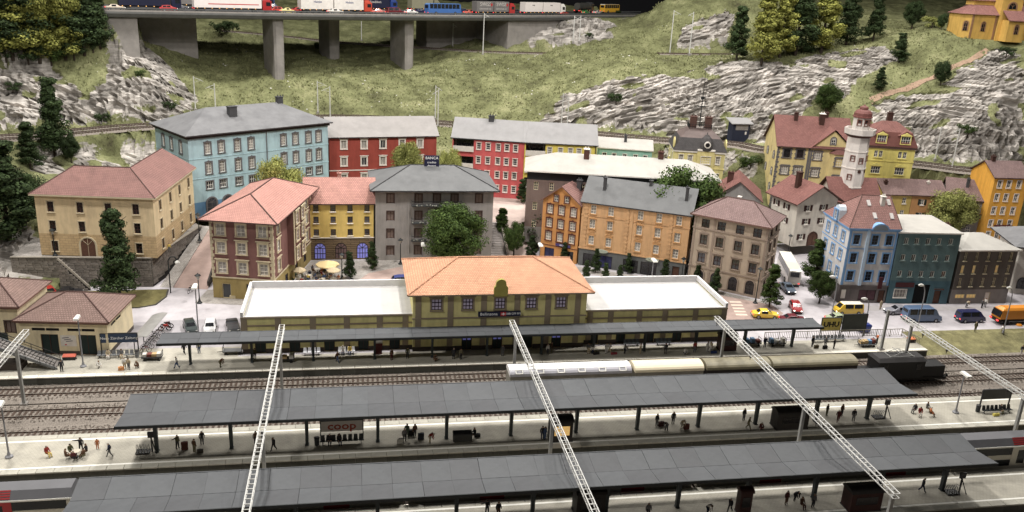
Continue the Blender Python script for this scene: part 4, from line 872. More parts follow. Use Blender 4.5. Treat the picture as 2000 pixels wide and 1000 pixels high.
# grey bank house
gy = plaster('house_grey', (146, 140, 136)); 
H = House('grey_bank_house', 'grey bank house with dark hipped roof and iron balconies', (3.6, 153.5), (25.4, 153.7), 13.5, 0, 13.4, [gy], cat='house')
zs = (1.9, 5.2, 8.6, 11.9); H.win('f', 'bank_w', [.125, .875], zs); H.win('f', 'bank_w', [.36, .515, .665], zs); H.win('r', 'bank_w', [.3, .7], zs); H.build_walls()
H.strip('f', .27*H.w, .285*H.w, 0, 13.3, gy, .12); H.strip('f', .735*H.w, .75*H.w, 0, 13.3, gy, .12)
for z, x0, x1 in ((10.7, .3, .72), (7.4, .3, .43), (4.0, .3, .43), (7.4, .6, .72)):
    a, b2 = x0*H.w, x1*H.w; bo = H.part('balcony', MB().box(a, b2, -.95, -.01, z-.12, z), mat('balcony_slab', (70, 72, 72), .8)); mb = MB(); mb.box(a, b2, -.95, -.9, z+.85, z+.93).box(a, b2, -.95, -.9, z+.3, z+.36)
    for k in range(int((b2-a)/.22)+1): x = a+k*.22; mb.box(x, x+.05, -.94, -.9, z, z+.86)
    for x in (a, b2-.05): mb.box(x, x+.05, -.9, -.01, z+.85, z+.93).box(x, x+.05, -.9, -.01, z+.3, z+.36)
    mb.obj('railing', iron, bo)
    mb = MB(); rg = random.Random(int(a*10+z)); [mb.ball((rg.uniform(a, b2), -.98, z+rg.uniform(.05, .25)), .13) for _ in range(int((b2-a)*2))]; mb.obj('flower_boxes', mat('pale_flowers', (150, 150, 138), .8, .3, 5), bo)
H.roof('hip', slate2, 3.1, 1.0, fm=ridge_g); H.ridge(ridge_g, .12)
bs = thing('bank_sign', 'navy rooftop sign reading BANCA credito denaro', 'sign', D(843, 329, 160), 0); 
MB().box(-1.4, 1.4, -.12, .12, 0, 2.5).obj('board', M['navy_board'], bs); MB().box(-1.2, -1.1, -.05, .05, -2.2, 0).box(1.1, 1.2, -.05, .05, -2.2, 0).obj('post', iron, bs)
text('BANCA', .72, wl, bs, TR(0, -.125, 2.02)); text('credito', .58, wl, bs, TR(0, -.125, 1.2)); text('denaro', .58, wl, bs, TR(0, -.125, .55))
# ------------------------------------------------------------------ middle and right part of the town
def loggia(H, x0, x1, zs, hh, m):
    for k, z in enumerate(zs):
        H.open['f'].append((x0, x1, z, z+hh))
        b_ = H.part('balcony', MB().box(x0-.02, x1+.02, -.5, 1.4, z-.25, z).box(x0-.02, x1+.02, -.5, -.38, z, z+.95), m)
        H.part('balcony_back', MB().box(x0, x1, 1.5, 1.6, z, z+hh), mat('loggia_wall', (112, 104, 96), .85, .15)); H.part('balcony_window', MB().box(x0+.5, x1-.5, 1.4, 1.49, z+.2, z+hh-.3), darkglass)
P0, P1, P2 = G(884, 264, 17.4), G(1025, 273.5, 17.4), G(1166, 280, 17.4)
lg = mat('light_roof_grey', (142, 140, 140), .75, .08, .4, dirt=.14); balc = mat('pale_balcony', (206, 200, 190), .8)
pk = plaster('house_pink', (212, 86, 86)); H = House('pink_house', 'pink apartment house with grey roof and stacked loggias', P0, P1, 9.5, 4.0, 13.0, [pk])
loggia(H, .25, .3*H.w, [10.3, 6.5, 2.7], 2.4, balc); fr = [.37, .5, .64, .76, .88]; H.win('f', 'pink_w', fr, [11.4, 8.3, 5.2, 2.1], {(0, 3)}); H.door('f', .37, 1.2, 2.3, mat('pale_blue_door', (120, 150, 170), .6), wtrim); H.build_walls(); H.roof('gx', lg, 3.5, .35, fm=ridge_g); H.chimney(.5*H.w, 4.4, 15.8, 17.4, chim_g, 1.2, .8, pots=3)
y2 = plaster('house_lemon', (222, 198, 76)); H = House('lemon_house', 'lemon yellow apartment house sharing the long grey roof', P1+Vector((.05, -.02, 0)), P2, 9.5, 4.0, 13.0, [y2])
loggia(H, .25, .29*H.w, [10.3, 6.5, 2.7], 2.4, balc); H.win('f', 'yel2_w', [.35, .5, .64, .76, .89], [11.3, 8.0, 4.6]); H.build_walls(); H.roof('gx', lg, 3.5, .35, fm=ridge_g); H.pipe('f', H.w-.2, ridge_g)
mi = plaster('house_mint', (138, 190, 172)); H = House('mint_house', 'mint green house with flat white roof behind the long brown house', G(1169, 288, 15), G(1274, 295, 15), 9, 4.0, 11.0, [mi]); H.win('f', 'mint_w', [.12, .3, .5, .7, .88], [9.3, 6.5]); H.build_walls(); H.roof('gx', snow, 1.5, .3, fm=wtrim); H.chimney(.5*H.w, 3, 11.8, 13.6, chim_g, .6, .6, pots=1)
# yellow villa with mansard
vy = plaster('villa_yellow', (220, 204, 130)); H = House('mansard_villa', 'pale yellow villa with dark mansard roof, dome and roof aerials', G(1318, 292, 15.5), G(1417, 298, 15.5), 10, 4.5, 11.0, [vy])
H.win('f', 'villa_w', [.14, .32, .87], [9.0, 5.0]); H.win('f', 'villa_d', [.62], [9.0, 5.0]); H.win('l', 'villa_w', [.3, .7], [9.0, 5.0]); H.build_walls(); H.band(10.6, wtrim, .4, .25, 'cornice'); H.band(6.9, vy, .2, .15, 'string_course'); H.strip('f', .45*H.w, .79*H.w, 6.0, 11.0, vy, .35, 'bay')
put_window(H.root, 'villa_d', TR(.62*H.w, -.53, 9.0))
man = mat('mansard_slate', (76, 72, 72), .7, .15, .8, tex='brick', tsize=(.5, .3), mortar=.02, tvar=.2); man2 = mat('mansard_tin', (104, 88, 84), .65, .12, .8, dirt=.2)
w, d = H.w, H.d; rings = [(-.35, 11.0), (-.2, 11.3), (1.0, 13.6), (1.1, 13.75), (3.2, 15.4), (3.2, 15.6)]; mb = MB()
R4 = [[(i, i, z), (w-i, i, z), (w-i, d-i, z), (i, d-i, z)] for i, z in rings]
for k in range(5):
    for j in range(4): mb.poly([R4[k][j], R4[k][(j+1) % 4], R4[k+1][(j+1) % 4], R4[k+1][j]], 1 if k >= 3 else 0)
mb.poly(R4[-1], 1); H.ro = H.part('roof', mb, [man, man2])
mb = MB(); mb.lathe([(1.75, 0), (1.8, .15), (1.75, .9), (1.5, 1.9), (1.05, 2.7), (.5, 3.2), (.45, 3.35), (.12, 3.45), (.06, 4.0)], 12, (.62*w, 1.0, 11.2)); mb.obj('dome', man, H.ro)
mb = MB(); mb.cyl((.62*w, -.95, 12.6), (.62*w, -.6, 12.6), .75, .75, 14); mb.obj('round_window', wtrim, H.ro); MB().cyl((.62*w, -1.0, 12.6), (.62*w, -.9, 12.6), .5, .5, 14).obj('round_pane', darkglass, H.ro); MB().box(.62*w-2, .62*w+2, -.5, .3, 11.05, 11.45).obj('dome_cornice', wtrim, H.ro)
mb = MB(); i = 3.2
for a, b2 in (((i, i), (w-i, i)), ((w-i, i), (w-i, d-i)), ((i, i), (i, d-i)), ((i, d-i), (w-i, d-i))):
    mb.bar((*a, 16.5), (*b2, 16.5), .1); mb.bar((*a, 15.9), (*b2, 15.9), .08)
    for k in range(9): t = k/8; x, y = a[0]+(b2[0]-a[0])*t, a[1]+(b2[1]-a[1])*t; mb.box(x-.04, x+.04, y-.04, y+.04, 15.6, 16.5)
mb.obj('roof_railing', iron, H.ro)
for x in (.36*w, .66*w): H.chimney(x, 4.5, 15.6, 18.0, mat('rust_chimney', (92, 62, 54), .8, .2), 1.5, 1.2, pots=3)
mb = MB(); mb.cyl((.5*w, 5, 15.6), (.5*w, 5, 24), .13, .08); mb.cyl((.5*w, 5, 24), (.5*w, 5, 30.5), .06, .04, 5); mb.cyl((.5*w+.6, 5, 20.5), (.5*w+.6, 5, 27.5), .05, .03, 5); mb.cyl((.5*w-.7, 5, 20.5), (.5*w-.7, 5, 27.5), .05, .03, 5); mb.box(.5*w-1.0, .5*w+1.0, 4.9, 5.1, 20.3, 20.5).box(.5*w-.4, .5*w+.4, 4.8, 5.2, 22, 22.6)
mb.obj('aerial_mast', iron, H.ro)
mb = MB(); [mb.box(.42*w+k*.22, .42*w+k*.22+.13, 3.1, 3.15, 15.75, 16.05) for k in range(7)]; o = mb.obj('railing_letters', wtrim, H.ro); kind(o, 'stuff')
for x in (-.2, w+.2): MB().cyl((x, 1.5, 12.4), (x+(.2 if x < 0 else -.2), 1.5, 12.4), 1.3, 1.3, 12).obj('side_dormer', vy, H.ro)
# long brown house with white roof
br = plaster('house_brown', (122, 102, 94)); brg = plaster('house_brown_base', (138, 132, 128)); a = G(1030, 334, 16.2); b2 = G(1278, 348, 16.2); u = (b2-a).normalized()
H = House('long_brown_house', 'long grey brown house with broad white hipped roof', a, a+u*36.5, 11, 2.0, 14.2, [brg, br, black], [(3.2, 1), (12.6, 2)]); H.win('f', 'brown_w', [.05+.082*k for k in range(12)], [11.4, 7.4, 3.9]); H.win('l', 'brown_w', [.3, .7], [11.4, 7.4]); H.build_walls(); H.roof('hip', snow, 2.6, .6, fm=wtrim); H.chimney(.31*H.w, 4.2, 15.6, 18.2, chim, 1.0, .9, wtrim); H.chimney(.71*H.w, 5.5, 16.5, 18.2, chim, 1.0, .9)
# orange gabled house
og = plaster('house_orange', (206, 138, 72)); H = House('orange_gabled_house', 'narrow orange gabled house with dark red window frames', (35.1, 154.4), (41.3, 150.1), 9, 0, 11.7, [og]); H.win('f', 'og_w', [.2, .51, .83], [10.0, 7.3, 4.7]); H.win('f', 'og_s', [.38, .66], [11.8]) if False else None
H.door('f', .25, 2.0, 2.3, dimblue, dframe, 'shop_window'); H.door('f', .78, 1.9, 2.3, darkglass, dframe, 'shop_window'); H.roof('gy', red_tile, 2.9, .45, fm=M['eaves_wood']); H.build_walls(); H.chimney(.72*H.w, 4.5, 12.5, 15.2, chim_g, .9, .7)
for x in (.36, .64): put_window(H.root, 'og_s', TR(x*H.w, -.2, 12.3))
for z in (2.8,): H.band(z, M['dark_red_trim'], .12, .08, 'string_course', 'f')
sb_ = H.part('shop_sign', MB().box(.42*H.w, .82*H.w, -.25, -.1, 3.05, 3.5), mat('purple_sign', (70, 58, 120), .5)); text('GELATO', .38, wl, sb_, TR(.62*H.w, -.255, 3.27))
# tan long house
tn = plaster('house_tan', (210, 160, 108)); tg = plaster('shopfront_grey', (100, 102, 102)); A, B_ = Vector((41.6, 150.0)), Vector((59.2, 140.4))
H = House('tan_house', 'tan stuccoed house with grey roof over dark shopfronts', A, B_, 10, 0, 12.5, [tg, tn], [(3.4, 1)]); fr = [.11, .275, .55, .72]
H.win('f', 'tan_w', fr, [8.4]); H.win('f', 'tan_p', fr, [11.2, 5.2]); H.win('f', 'tan_p', [.9], [11.2, 8.0, 4.9]); 
for a_, w_, m_ in ((.1, 2.2, darkglass), (.26, 2.6, dimblue), (.5, 2.8, darkglass), (.67, 3.0, darkglass)): H.door('f', a_, w_, 2.5, m_, dframe, 'shop_window')
H.door('f', .92, 1.3, 2.5, woodd, dframe); H.build_walls()
for x in (.03, .42, .46, .82): H.strip('f', x*H.w, x*H.w+.5, 3.5, 12.4, tn, .1)
for x in (.03, .42, .82):
    mb = MB(); [mb.box(x*H.w-.12, x*H.w+.62, -.14, -.1, 3.9+k*.8, 4.25+k*.8) for k in range(10)]; H.part('rustication', mb, tn)
for x in (.11, .275, .55, .72):
    mb = MB(); cx = x*H.w; mb.box(cx-.8, cx+.8, -.08, .02, 6.35, 6.45).box(cx-.8, cx+.8, -.08, .02, 7.1, 7.2).bar((cx-.7, -.04, 6.5), (cx+.7, -.04, 7.05), .06, .08).bar((cx-.7, -.04, 7.05), (cx+.7, -.04, 6.5), .06, .08); H.part('relief_panel', mb, M['tan_trim'])
H.band(3.35, tn, .25, .14, 'string_course', 'f'); H.band(9.9, tn, .14, .1, 'string_course', 'f'); H.roof('gx', slate2, 3.6, .35, fm=ridge_g)
for x in (.17, .58, .93): H.chimney(x*H.w, 2.6+(2 if x < .9 and x > .5 else 0), 13.5, 16.8, chim_g, .55, .6, pots=1)
for x, y, t in ((.22, 3.4, ''), (.7, 3.2, 'Studio d')):
    o = H.part('awning_sign', MB().prism([(x*H.w+1.25*math.cos(2*pi*k/16), -.35, y+.34*math.sin(2*pi*k/16)) for k in range(16)], (0, .2, 0)), mat('sage_sign', (168, 178, 158), .7))
    if t: text(t, .42, black, o, TR(x*H.w, -.355, y))
# beige house
be = plaster('house_beige', (178, 158, 136)); A, C = Vector((59.5, 139.4)), Vector((69.6, 130.9)); H = House('beige_house', 'beige corner house with mauve red hipped roof and arched ground floor', A, C, 8.5, 0, 13.0, [be]); fr = [.16, .38, .63, .86]
H.win('f', 'bei_p', fr, [11.7]); H.win('f', 'bei_w', fr, [8.7]); H.win('f', 'bei_c', fr, [5.3]); H.win('f', 'bei_a', fr, [1.7]); H.win('r', 'bei_p', [.3, .7], [11.7]); H.win('r', 'bei_c', [.3, .7], [8.7, 5.3]); H.door('r', .3, 1.6, 2.8, darkglass, dframe); H.build_walls()
for z in (3.4, 10.6): H.band(z, M['taupe_trim'], .25, .14, 'string_course')
H.band(.0, M['taupe_trim'], .4, .12, 'plinth', 'f')
for x in (0, .27, .97): H.strip('f', x*H.w, x*H.w+.4, .4, 12.9, M['taupe_trim'], .08)
H.roof('hip', mauve, 2.9, .7, fm=M['eaves_wood']); H.ridge(ridge_d, .1); H.chimney(.45*H.w, 6, 14.8, 16, wtrim, .5, .5, pots=0)
# grey gable house behind
gg = plaster('gable_grey', (150, 146, 142)); H = House('grey_gable_house', 'small grey gabled house with red roof behind the beige house', G(1397, 384, 9.5), G(1486, 393, 9.5), 11, 1.5, 8.0, [gg]); H.win('l', 'row_w', [.3, .7], [6.2, 3.4]); H.roof('gy', red2, 3.6, .5, fm=ridge_d); H.build_walls(); H.chimney(.3*H.w, 5.5, 9.5, 12.3, chim, 1.3, .7, pots=3)
# light blue house
lw = plaster('pale_blue_wall', (208, 204, 202)); lgd = plaster('pale_blue_base', (112, 104, 102)); A, B_ = Vector((83.3, 128.6)), Vector((92.0, 127.8)); H = House('light_blue_house', 'pale house with bright blue window frames and red mansard at the junction', A, B_, 10, 0, 13.5, [lgd, lw], [(3.2, 1)])
H.win('l', 'lb_w', [.2, .5, .8], [11.6, 8.3, 5.0]); H.win('f', 'lb_f', [.17, .55, .84], [11.6, 8.3, 5.0]); H.door('f', .6, 3.2, 2.0, mat('red_shop', (92, 58, 66), .4, .3, 2), dframe, 'shop_window', .4); H.door('f', .9, 1.2, 2.4, woodd, dframe); H.build_walls()
H.band(3.1, lgd, .2, .12, 'string_course'); H.band(9.9, blutrim, .14, .08, 'string_course'); H.band(13.2, blutrim, .3, .2, 'cornice'); H.strip('f', .36*H.w, .42*H.w, 3.3, 13.4, mat('pale_blue_strip', (176, 200, 224), .8), .25); H.strip('f', .0, .05*H.w, 3.3, 13.2, blutrim, .06); H.strip('f', .96*H.w, H.w, 3.3, 13.2, blutrim, .06)
H.roof('hip', red_tile, 4.6, .35, hipr=.25, hipl=4.0, fm=blutrim); H.ridge(ridge_d, .08); H.chimney(.78*H.w, 3.6, 15.8, 18.4, wtrim, .7, .7)
mb = MB(); x0 = .42*H.w; mb.prism([(x0, -.4, 13.4)]+[(x0+1.6-1.6*math.cos(pi*k/8), -.4, 13.4+1.25*math.sin(pi*k/8)) for k in range(1, 8)]+[(x0+3.2, -.4, 13.4)], (0, 1.2, 0)); mb.obj('arched_gable', blutrim, H.ro); MB().prism([(x0+.25, -.42, 13.45)]+[(x0+1.6-1.35*math.cos(pi*k/8), -.42, 13.45+1.0*math.sin(pi*k/8)) for k in range(1, 8)]+[(x0+2.95, -.42, 13.45)], (0, .05, 0)).obj('gable_panel', mat('grey_blue_panel', (120, 130, 140), .8), H.ro)
dm = H.part('dormer', MB().box(-.35, .9, 4.1, 5.9, 13.6, 15.6).prism([(-.35, 4.1, 15.6), (-.35, 5.9, 15.6), (-.35, 5.6, 16.2), (-.35, 5, 16.45), (-.35, 4.4, 16.2)], (1.25, 0, 0)), mat('white_blue', (196, 212, 226), .8), H.ro); put_window(H.root, 'lb_w', H.mx @ TR(-.55, 5.0, 14.7, -pi/2))
for x, y in ((.55, 1.6), (.9, 1.6), (.5, 3.6), (.92, 3.8)):
    z = 13.72+(y+.35)/5.35*4.6; q = MB().hexa([(x*H.w-.3, y-.45, z-.35), (x*H.w+.3, y-.45, z-.35), (x*H.w+.3, y+.45, z+.4), (x*H.w-.3, y+.45, z+.4)], [(x*H.w-.3, y-.5, z-.2), (x*H.w+.3, y-.5, z-.2), (x*H.w+.3, y+.4, z+.57), (x*H.w-.3, y+.4, z+.57)]); q.obj('skylight', mat('skylight', (186, 180, 176), .4), H.ro)
H.part('hanging_sign', MB().box(.72*H.w, .80*H.w, -1.2, -1.0, 3.1, 5.2), mat('dark_red_sign', (84, 34, 38), .5)); H.part('poster', MB().box(.05*H.w, .14*H.w, -.08, -.01, .8, 2.4), wtrim); H.part('awning', MB().hexa([(-1.3, 3, 2.3), (-.02, 3, 3.0), (-.02, 7, 3.0), (-1.3, 7, 2.3)], [(-1.3, 3, 2.36), (-.02, 3, 3.08), (-.02, 7, 3.08), (-1.3, 7, 2.36)]), M['dark_red_sign'])
# teal house
te = plaster('house_teal', (92, 120, 122)); te2 = plaster('house_teal_base', (74, 110, 122)); H = House('teal_house', 'teal house with flat white roof and dark gateway', (92.2, 127.7), (103.5, 126.8), 10, 0, 13.0, [te2, te], [(4.3, 1)])
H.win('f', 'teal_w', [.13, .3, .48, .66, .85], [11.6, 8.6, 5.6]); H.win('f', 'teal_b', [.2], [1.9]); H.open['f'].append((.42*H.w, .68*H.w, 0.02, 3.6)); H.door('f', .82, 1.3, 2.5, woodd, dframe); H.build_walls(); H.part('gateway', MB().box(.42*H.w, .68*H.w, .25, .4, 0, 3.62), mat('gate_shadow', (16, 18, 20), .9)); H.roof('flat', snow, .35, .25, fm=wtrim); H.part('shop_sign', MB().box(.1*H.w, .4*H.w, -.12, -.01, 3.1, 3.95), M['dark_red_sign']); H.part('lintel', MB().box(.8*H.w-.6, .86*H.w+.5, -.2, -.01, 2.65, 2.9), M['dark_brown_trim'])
# dark grey house
gd = plaster('house_dark_grey', (96, 90, 84)); gl = plaster('house_grey_base', (136, 130, 126)); H = House('dark_grey_house', 'dark grey house with white hipped roof and slim cream windows', (104.1, 126.8), (115.4, 126.7), 9.5, 0, 10.0, [gl, gd], [(2.7, 1)])
fr = [.1, .3, .5, .7, .9]; H.win('f', 'g2_w', fr, [8.9, 4.1]); H.win('f', 'g2_w', [.5, .9], [6.5]); H.win('f', 'g2_l', [.1, .3, .7], [6.5]); H.win('f', 'g2_b', [.16, .36], [1.4]); H.door('f', .65, 1.1, 2.1, wtrim, stone); H.build_walls(); H.roof('hip', snow, 1.7, .5, fm=wtrim); H.chimney(.2*H.w, 8, 10.5, 12.4, chim, .9, .8)
H = House('white_corner_house', 'white house with grey roof cut by the right picture edge', G(1972, 572, 0), G(1972, 572, 0)+Vector((18, -6.5, 0)), 10, 0, 9.2, [plaster('house_white', (206, 200, 188))]); style('wc_a', 1.7, 2.2, dframe, darkglass, 2, 2, None, .1, arch=True); H.win('f', 'wc_a', [.09, .35], [2.1]); H.win('f', 'ch_w', [.13, .3], [7.6, 5.4]); H.build_walls(); H.roof('hip', slate, 2.8, 1.6, fm=ridge_g)
# chalet
ww = plaster('house_offwhite', (202, 194, 180)); H = House('white_chalet', 'white gabled chalet with brown shutters below the tower', (87.2, 153.8), (96.8, 155.6), 8.2, 2.0, 9.6, [ww]); H.win('f', 'ch_w', [.27, .66], [8.0, 5.2]); H.win('f', 'ch_w', [.2], [2.0]); H.win('l', 'ch_w', [.2, .6], [7.6, 4.8]); H.door('f', .5, 2.0, 2.7, woodd, bframe, arch=True); H.roof('gy', red2, 2.9, 1.1, fm=bframe); H.build_walls(); H.chimney(.28*H.w, 4.2, 11, 14.4, bframe, 1.0, .9, pots=0)
H3 = House('wing', '', (97.5, 158.0), (106.8, 157.0), 8, 2.0, 9.0, [ww], root=H); H3.win('f', 'ch_w', [.6, .85], [7.8]); H3.roof('gx', red2, 3.6, .8, fm=bframe); H3.build_walls('wing_wall')
# cream institution and yellow stucco house
cy = plaster('house_cream_yellow', (216, 194, 128)); A, B_ = G(1521, 282, 18.5), G(1664, 290, 18.5); H = House('cream_institute', 'big cream house with grey stone frames and red gable roof', A, B_, 11.5, 4.2, 14.3, [cy])
H.win('f', 'cr_d', [.13, .31], [12.4]); H.win('f', 'cr_w', [.13, .31], [8.6, 4.6]); H.win('f', 'cr_w', [.55], [12.2, 8.4, 4.6]); H.win('l', 'cr_a', [.3, .78], [11.4, 7.6, 4.0]); H.win('l', 'cr_n', [.55], [12.3, 8.6, 5.0]); H.strip('f', .415*H.w, .445*H.w, 0, 14, dstone, .1, 'drain_strip'); H.quoins(dstone, 'f', 0, 0, 14); H.quoins(dstone, 'l', 1, 0, 14); H.part('quoins', MB().box(.45*H.w, .475*H.w, -.06, .01, 0, 13.5), dstone)
H.roof('gx', red2, 5.6, .5, fm=ridge_d); H.build_walls(); H.chimney(.27*H.w, 5, 18.5, 20.8, bframe, .8, .7, pots=0); H.chimney(.62*H.w, 4.5, 18, 20.9, bframe, 1.1, 1, wtrim); H.chimney(.7*H.w, 6, 19, 21, bframe, .9, .8)
mb = MB(); x0, x1 = .44*H.w, H.w+.4; xm = (x0+x1)/2
mb.poly([(x0, -.5, 14.1), (xm, -.5, 18.3), (xm, 4.6, 18.5), (x0, .8, 14.6)]); mb.poly([(xm, -.5, 18.3), (x1, -.5, 14.1), (x1, .8, 14.6), (xm, 4.6, 18.5)]); mb.obj('cross_gable_roof', red2, H.ro); H.part('cross_gable', MB().prism([(x0+.4, -.06, 14.2), (x1-.4, -.06, 14.2), (xm, -.06, 17.9)], (0, .3, 0)), cy); put_window(H.root, 'cr_a', TR(xm, -.06, 15.6))
H.part('bay_window', MB().prism([(.72*H.w, 0, 3.5), (.76*H.w, -1.1, 3.5), (.9*H.w, -1.1, 3.5), (.94*H.w, 0, 3.5)], (0, 0, 9.5)), cy); H.part('bay_roof', MB().hexa([(.7*H.w, .0, 13), (.75*H.w, -1.4, 13), (.91*H.w, -1.4, 13), (.96*H.w, .0, 13)], [(.78*H.w, .0, 14.0), (.79*H.w, -.3, 14.0), (.88*H.w, -.3, 14.0), (.89*H.w, .0, 14.0)]), red2)
for z in (11.2, 7.2): put_window(H.root, 'cr_w', TR(.83*H.w, -1.28, z))
yf = plaster('house_bright_yellow', (226, 210, 104)); A, B_ = G(1695, 283, 20), G(1789, 289, 20); H = House('yellow_stucco_house', 'bright yellow stucco house with red mansard and dormers', A, B_, 8, 6.0, 14.0, [yf]); H.win('f', 'yf_w', [.2, .3, .7, .8], [12.2]); H.win('f', 'yf_p', [.25, .75], [8.6, 4.6]); H.build_walls(); H.band(13.5, ridge_d, .4, .3, 'cornice')
for z in (10.6, 6.8): H.band(z, yf, .22, .12, 'string_course')
w, d = H.w, H.d; rings = [(-.35, 14.0), (.9, 17.0), (3.6, 18.9)]; R4 = [[(i, i, z), (w-i, i, z), (w-i, d-i, z), (i, d-i, z)] for i, z in rings]; mb = MB()
for k in range(2):
    for j in range(4): mb.poly([R4[k][j], R4[k][(j+1) % 4], R4[k+1][(j+1) % 4], R4[k+1][j]], k)
mb.poly(R4[-1], 1); H.ro = H.part('roof', mb, [mat('dark_red_mansard', (116, 66, 58), .7, .15), red2])
for x in (.26, .76):
    c = x*w; dm = MB().box(c-1.3, c+1.3, .1, 1.8, 14.6, 16.4).obj('dormer', M['dark_red_mansard'], H.ro); MB().prism([(c-1.6, -.1, 16.4), (c+1.6, -.1, 16.4), (c, -.1, 17.5)], (0, 2.6, 0)).obj('dormer_roof', red2, H.ro); put_window(H.root, 'yf_p', TR(c, -.1, 15.5))
H.chimney(.55*w, 6, 18, 20.4, bframe, 1.1, 1)
# tower
TY = 161.5; tcx = D(1664, 345, TY); zb = 2.0; zB = D(1670, 262, TY).z; zT = D(1670, 240, TY).z; zD = D(1682, 228, TY).z; zE = D(1686, 206, TY).z
tw = plaster('tower_white', (216, 208, 200), .12); T = thing('white_tower', 'slim white octagonal tower with balcony and red domed cap', 'tower', (tcx.x, TY, zb)); H_ = lambda z: z-zb
MB().lathe([(2.75, 0), (2.2, H_(zB))], 8, rot=pi/8).obj('shaft', tw, T)
mb = MB()
for t in (.3, .5, .68, .84): r = 2.75-.55*t+.1; mb.lathe([(r, t*H_(zB)), (r, t*H_(zB)+.2)], 8, rot=pi/8)
mb.obj('string_course', wtrim, T); MB().lathe([(2.3, H_(zB)-.5), (2.95, H_(zB)), (2.95, H_(zB)+.1)], 8, rot=pi/8).obj('balcony_corbel', bframe, T); bal = MB().lathe([(3.05, H_(zB)+.1), (3.15, H_(zB)+1.25), (2.95, H_(zB)+1.25), (2.9, H_(zB)+.3), (1.0, H_(zB)+.3)], 8, rot=pi/8).obj('balcony', tw, T)
MB().lathe([(1.75, H_(zB)+.2), (1.7, H_(zD))], 8, rot=pi/8).obj('lantern', tw, T); dz_ = zE-zD; MB().lathe([(1.95, H_(zD)-.1), (1.95, H_(zD)+.15), (1.8, H_(zD)+.2), (1.75, H_(zD)+dz_*.35), (1.4, H_(zD)+dz_*.55), (.85, H_(zD)+dz_*.68), (.9, H_(zD)+dz_*.74), (.8, H_(zD)+dz_*.88), (.3, H_(zD)+dz_*.98), (.05, H_(zD)+dz_*1.1)], 12).obj('dome', mat('dome_red', (118, 66, 60), .6, .15), T)
for ang, zs in ((-pi/2-.03, (.2, .42, .76)), (-pi/2-pi/4, (.3, .6, .78)), (-pi/2+pi/4, (.33, .78))):
    for t in zs:
        r = (2.75-.55*t)*math.cos(pi/8)+.17; put_window(T, 'tw_w', TR(r*math.cos(ang), r*math.sin(ang), t*H_(zB), ang+pi/2))
for ang in (-pi/2, -pi/2-pi/4, -pi/2+pi/4): r = 1.74*math.cos(pi/8)+.17; put_window(T, 'tw_w', TR(r*math.cos(ang), r*math.sin(ang), H_(zD)-1.1, ang+pi/2))
for ang in (-pi/2, -pi/2+pi/4): r = 2.42*math.cos(pi/8); MB().cyl((r*math.cos(ang), r*math.sin(ang), .66*H_(zB)), ((r+.1)*math.cos(ang), (r+.1)*math.sin(ang), .66*H_(zB)), .38, .38, 10).obj('round_window', bframe, T)
# row of small houses
ry = [plaster('row_yellow', (190, 160, 78)), plaster('row_orange', (180, 126, 72)), plaster('row_grey', (134, 128, 122)), mat('row_brick', (120, 88, 76), .85, .15, 1, tex='brick', tsize=(.4, .16), mortar=.02)]
def rowh(i, lab, p, q, ze, d, win, wz, rf, rh=2.4, fr=(.25, .75)):
    H = House('row_house', lab, G(*p, ze), G(*q, ze), d, 1.5, ze-1.5, [ry[i]]); H.win('f', win, list(fr), wz); H.roof('gx', rf, rh, .4, fm=ridge_d); H.build_walls(); return H
H = rowh(0, 'small yellow row house left of the shuttered one', (1728, 379), (1782, 380), 10.5, 8, 'row_w', [7.6, 4.8, 2], mauve); H.chimney(.2*H.w, 2.5, 9.5, 11.2, bframe, .6, .6)
H = rowh(1, 'small orange row house with dark green shutters', (1783, 380), (1848, 383), 10.5, 8, 'row_s', [7.4, 4.4, 1.8], mauve, fr=(.32, .8)); H.chimney(.6*H.w, 3, 10, 11.2, wtrim, .5, .5)
H = rowh(2, 'small grey row house with mauve roof behind the light green tree', (1850, 384), (1921, 392), 10.3, 8, 'row_w', [7.2, 4.6, 2], mauve, 3.4); H.chimney(.55*H.w, 2.4, 10, 12.6, chim_g, .6, .6); H.part('balcony', MB().box(.5*H.w, H.w, -1.2, -.01, 4.9, 5.1).box(.5*H.w, H.w, -1.2, -1.1, 5.1, 6.0), bframe)
rowh(3, 'small brick row house beside the bright orange house', (1915, 402), (1967, 404), 8.6, 7, 'row_w', [5.6, 2.6], mauve, 2.4)
fo = plaster('house_marigold', (226, 156, 44)); H = House('marigold_house', 'bright orange house at the right edge with mauve roof', G(1944, 346, 16), G(2010, 347.5, 16), 8, 1.0, 15, [fo]); H.w2 = 0; H.win('f', 'fo_w', [.18, .45, .75], [13.5, 10.6, 7.7, 4.8, 2.2]); H.roof('gx', mauve, 2.6, .4, fm=ridge_d); H.build_walls(); H.chimney(.2*H.w, 4, 16.4, 18.6, bframe, .8, .7); H.part('awning', MB().box(.3*H.w, .8*H.w, -1.1, -.02, 4.1, 4.5), M['dark_red_sign'])
# signal hut
hp = hit(1440, 272); hp = Vector((hp.x, hp.y, UZ-.3)); Hh = thing('signal_hut', 'dark blue trackside hut with slanted pale roof', 'hut', hp); MB().box(-2.2, 2.2, -1.5, 1.5, 0, 4.6).obj('wall', mat('hut_blue', (40, 46, 66), .7, .12), Hh); MB().hexa([(-2.9, -2.1, 4.5), (2.9, -2.1, 4.5), (2.9, 2, 5.4), (-2.9, 2, 5.4)], [(-2.9, -2.1, 4.7), (2.9, -2.1, 4.7), (2.9, 2, 5.6), (-2.9, 2, 5.6)]).obj('roof', lg, Hh); MB().box(-1.5, 1.8, -1.56, -1.5, 3.0, 4.3).obj('window', curtain, Hh); MB().box(1.1, 1.5, -1.57, -1.5, 1.9, 2.6).obj('notice', wtrim, Hh)
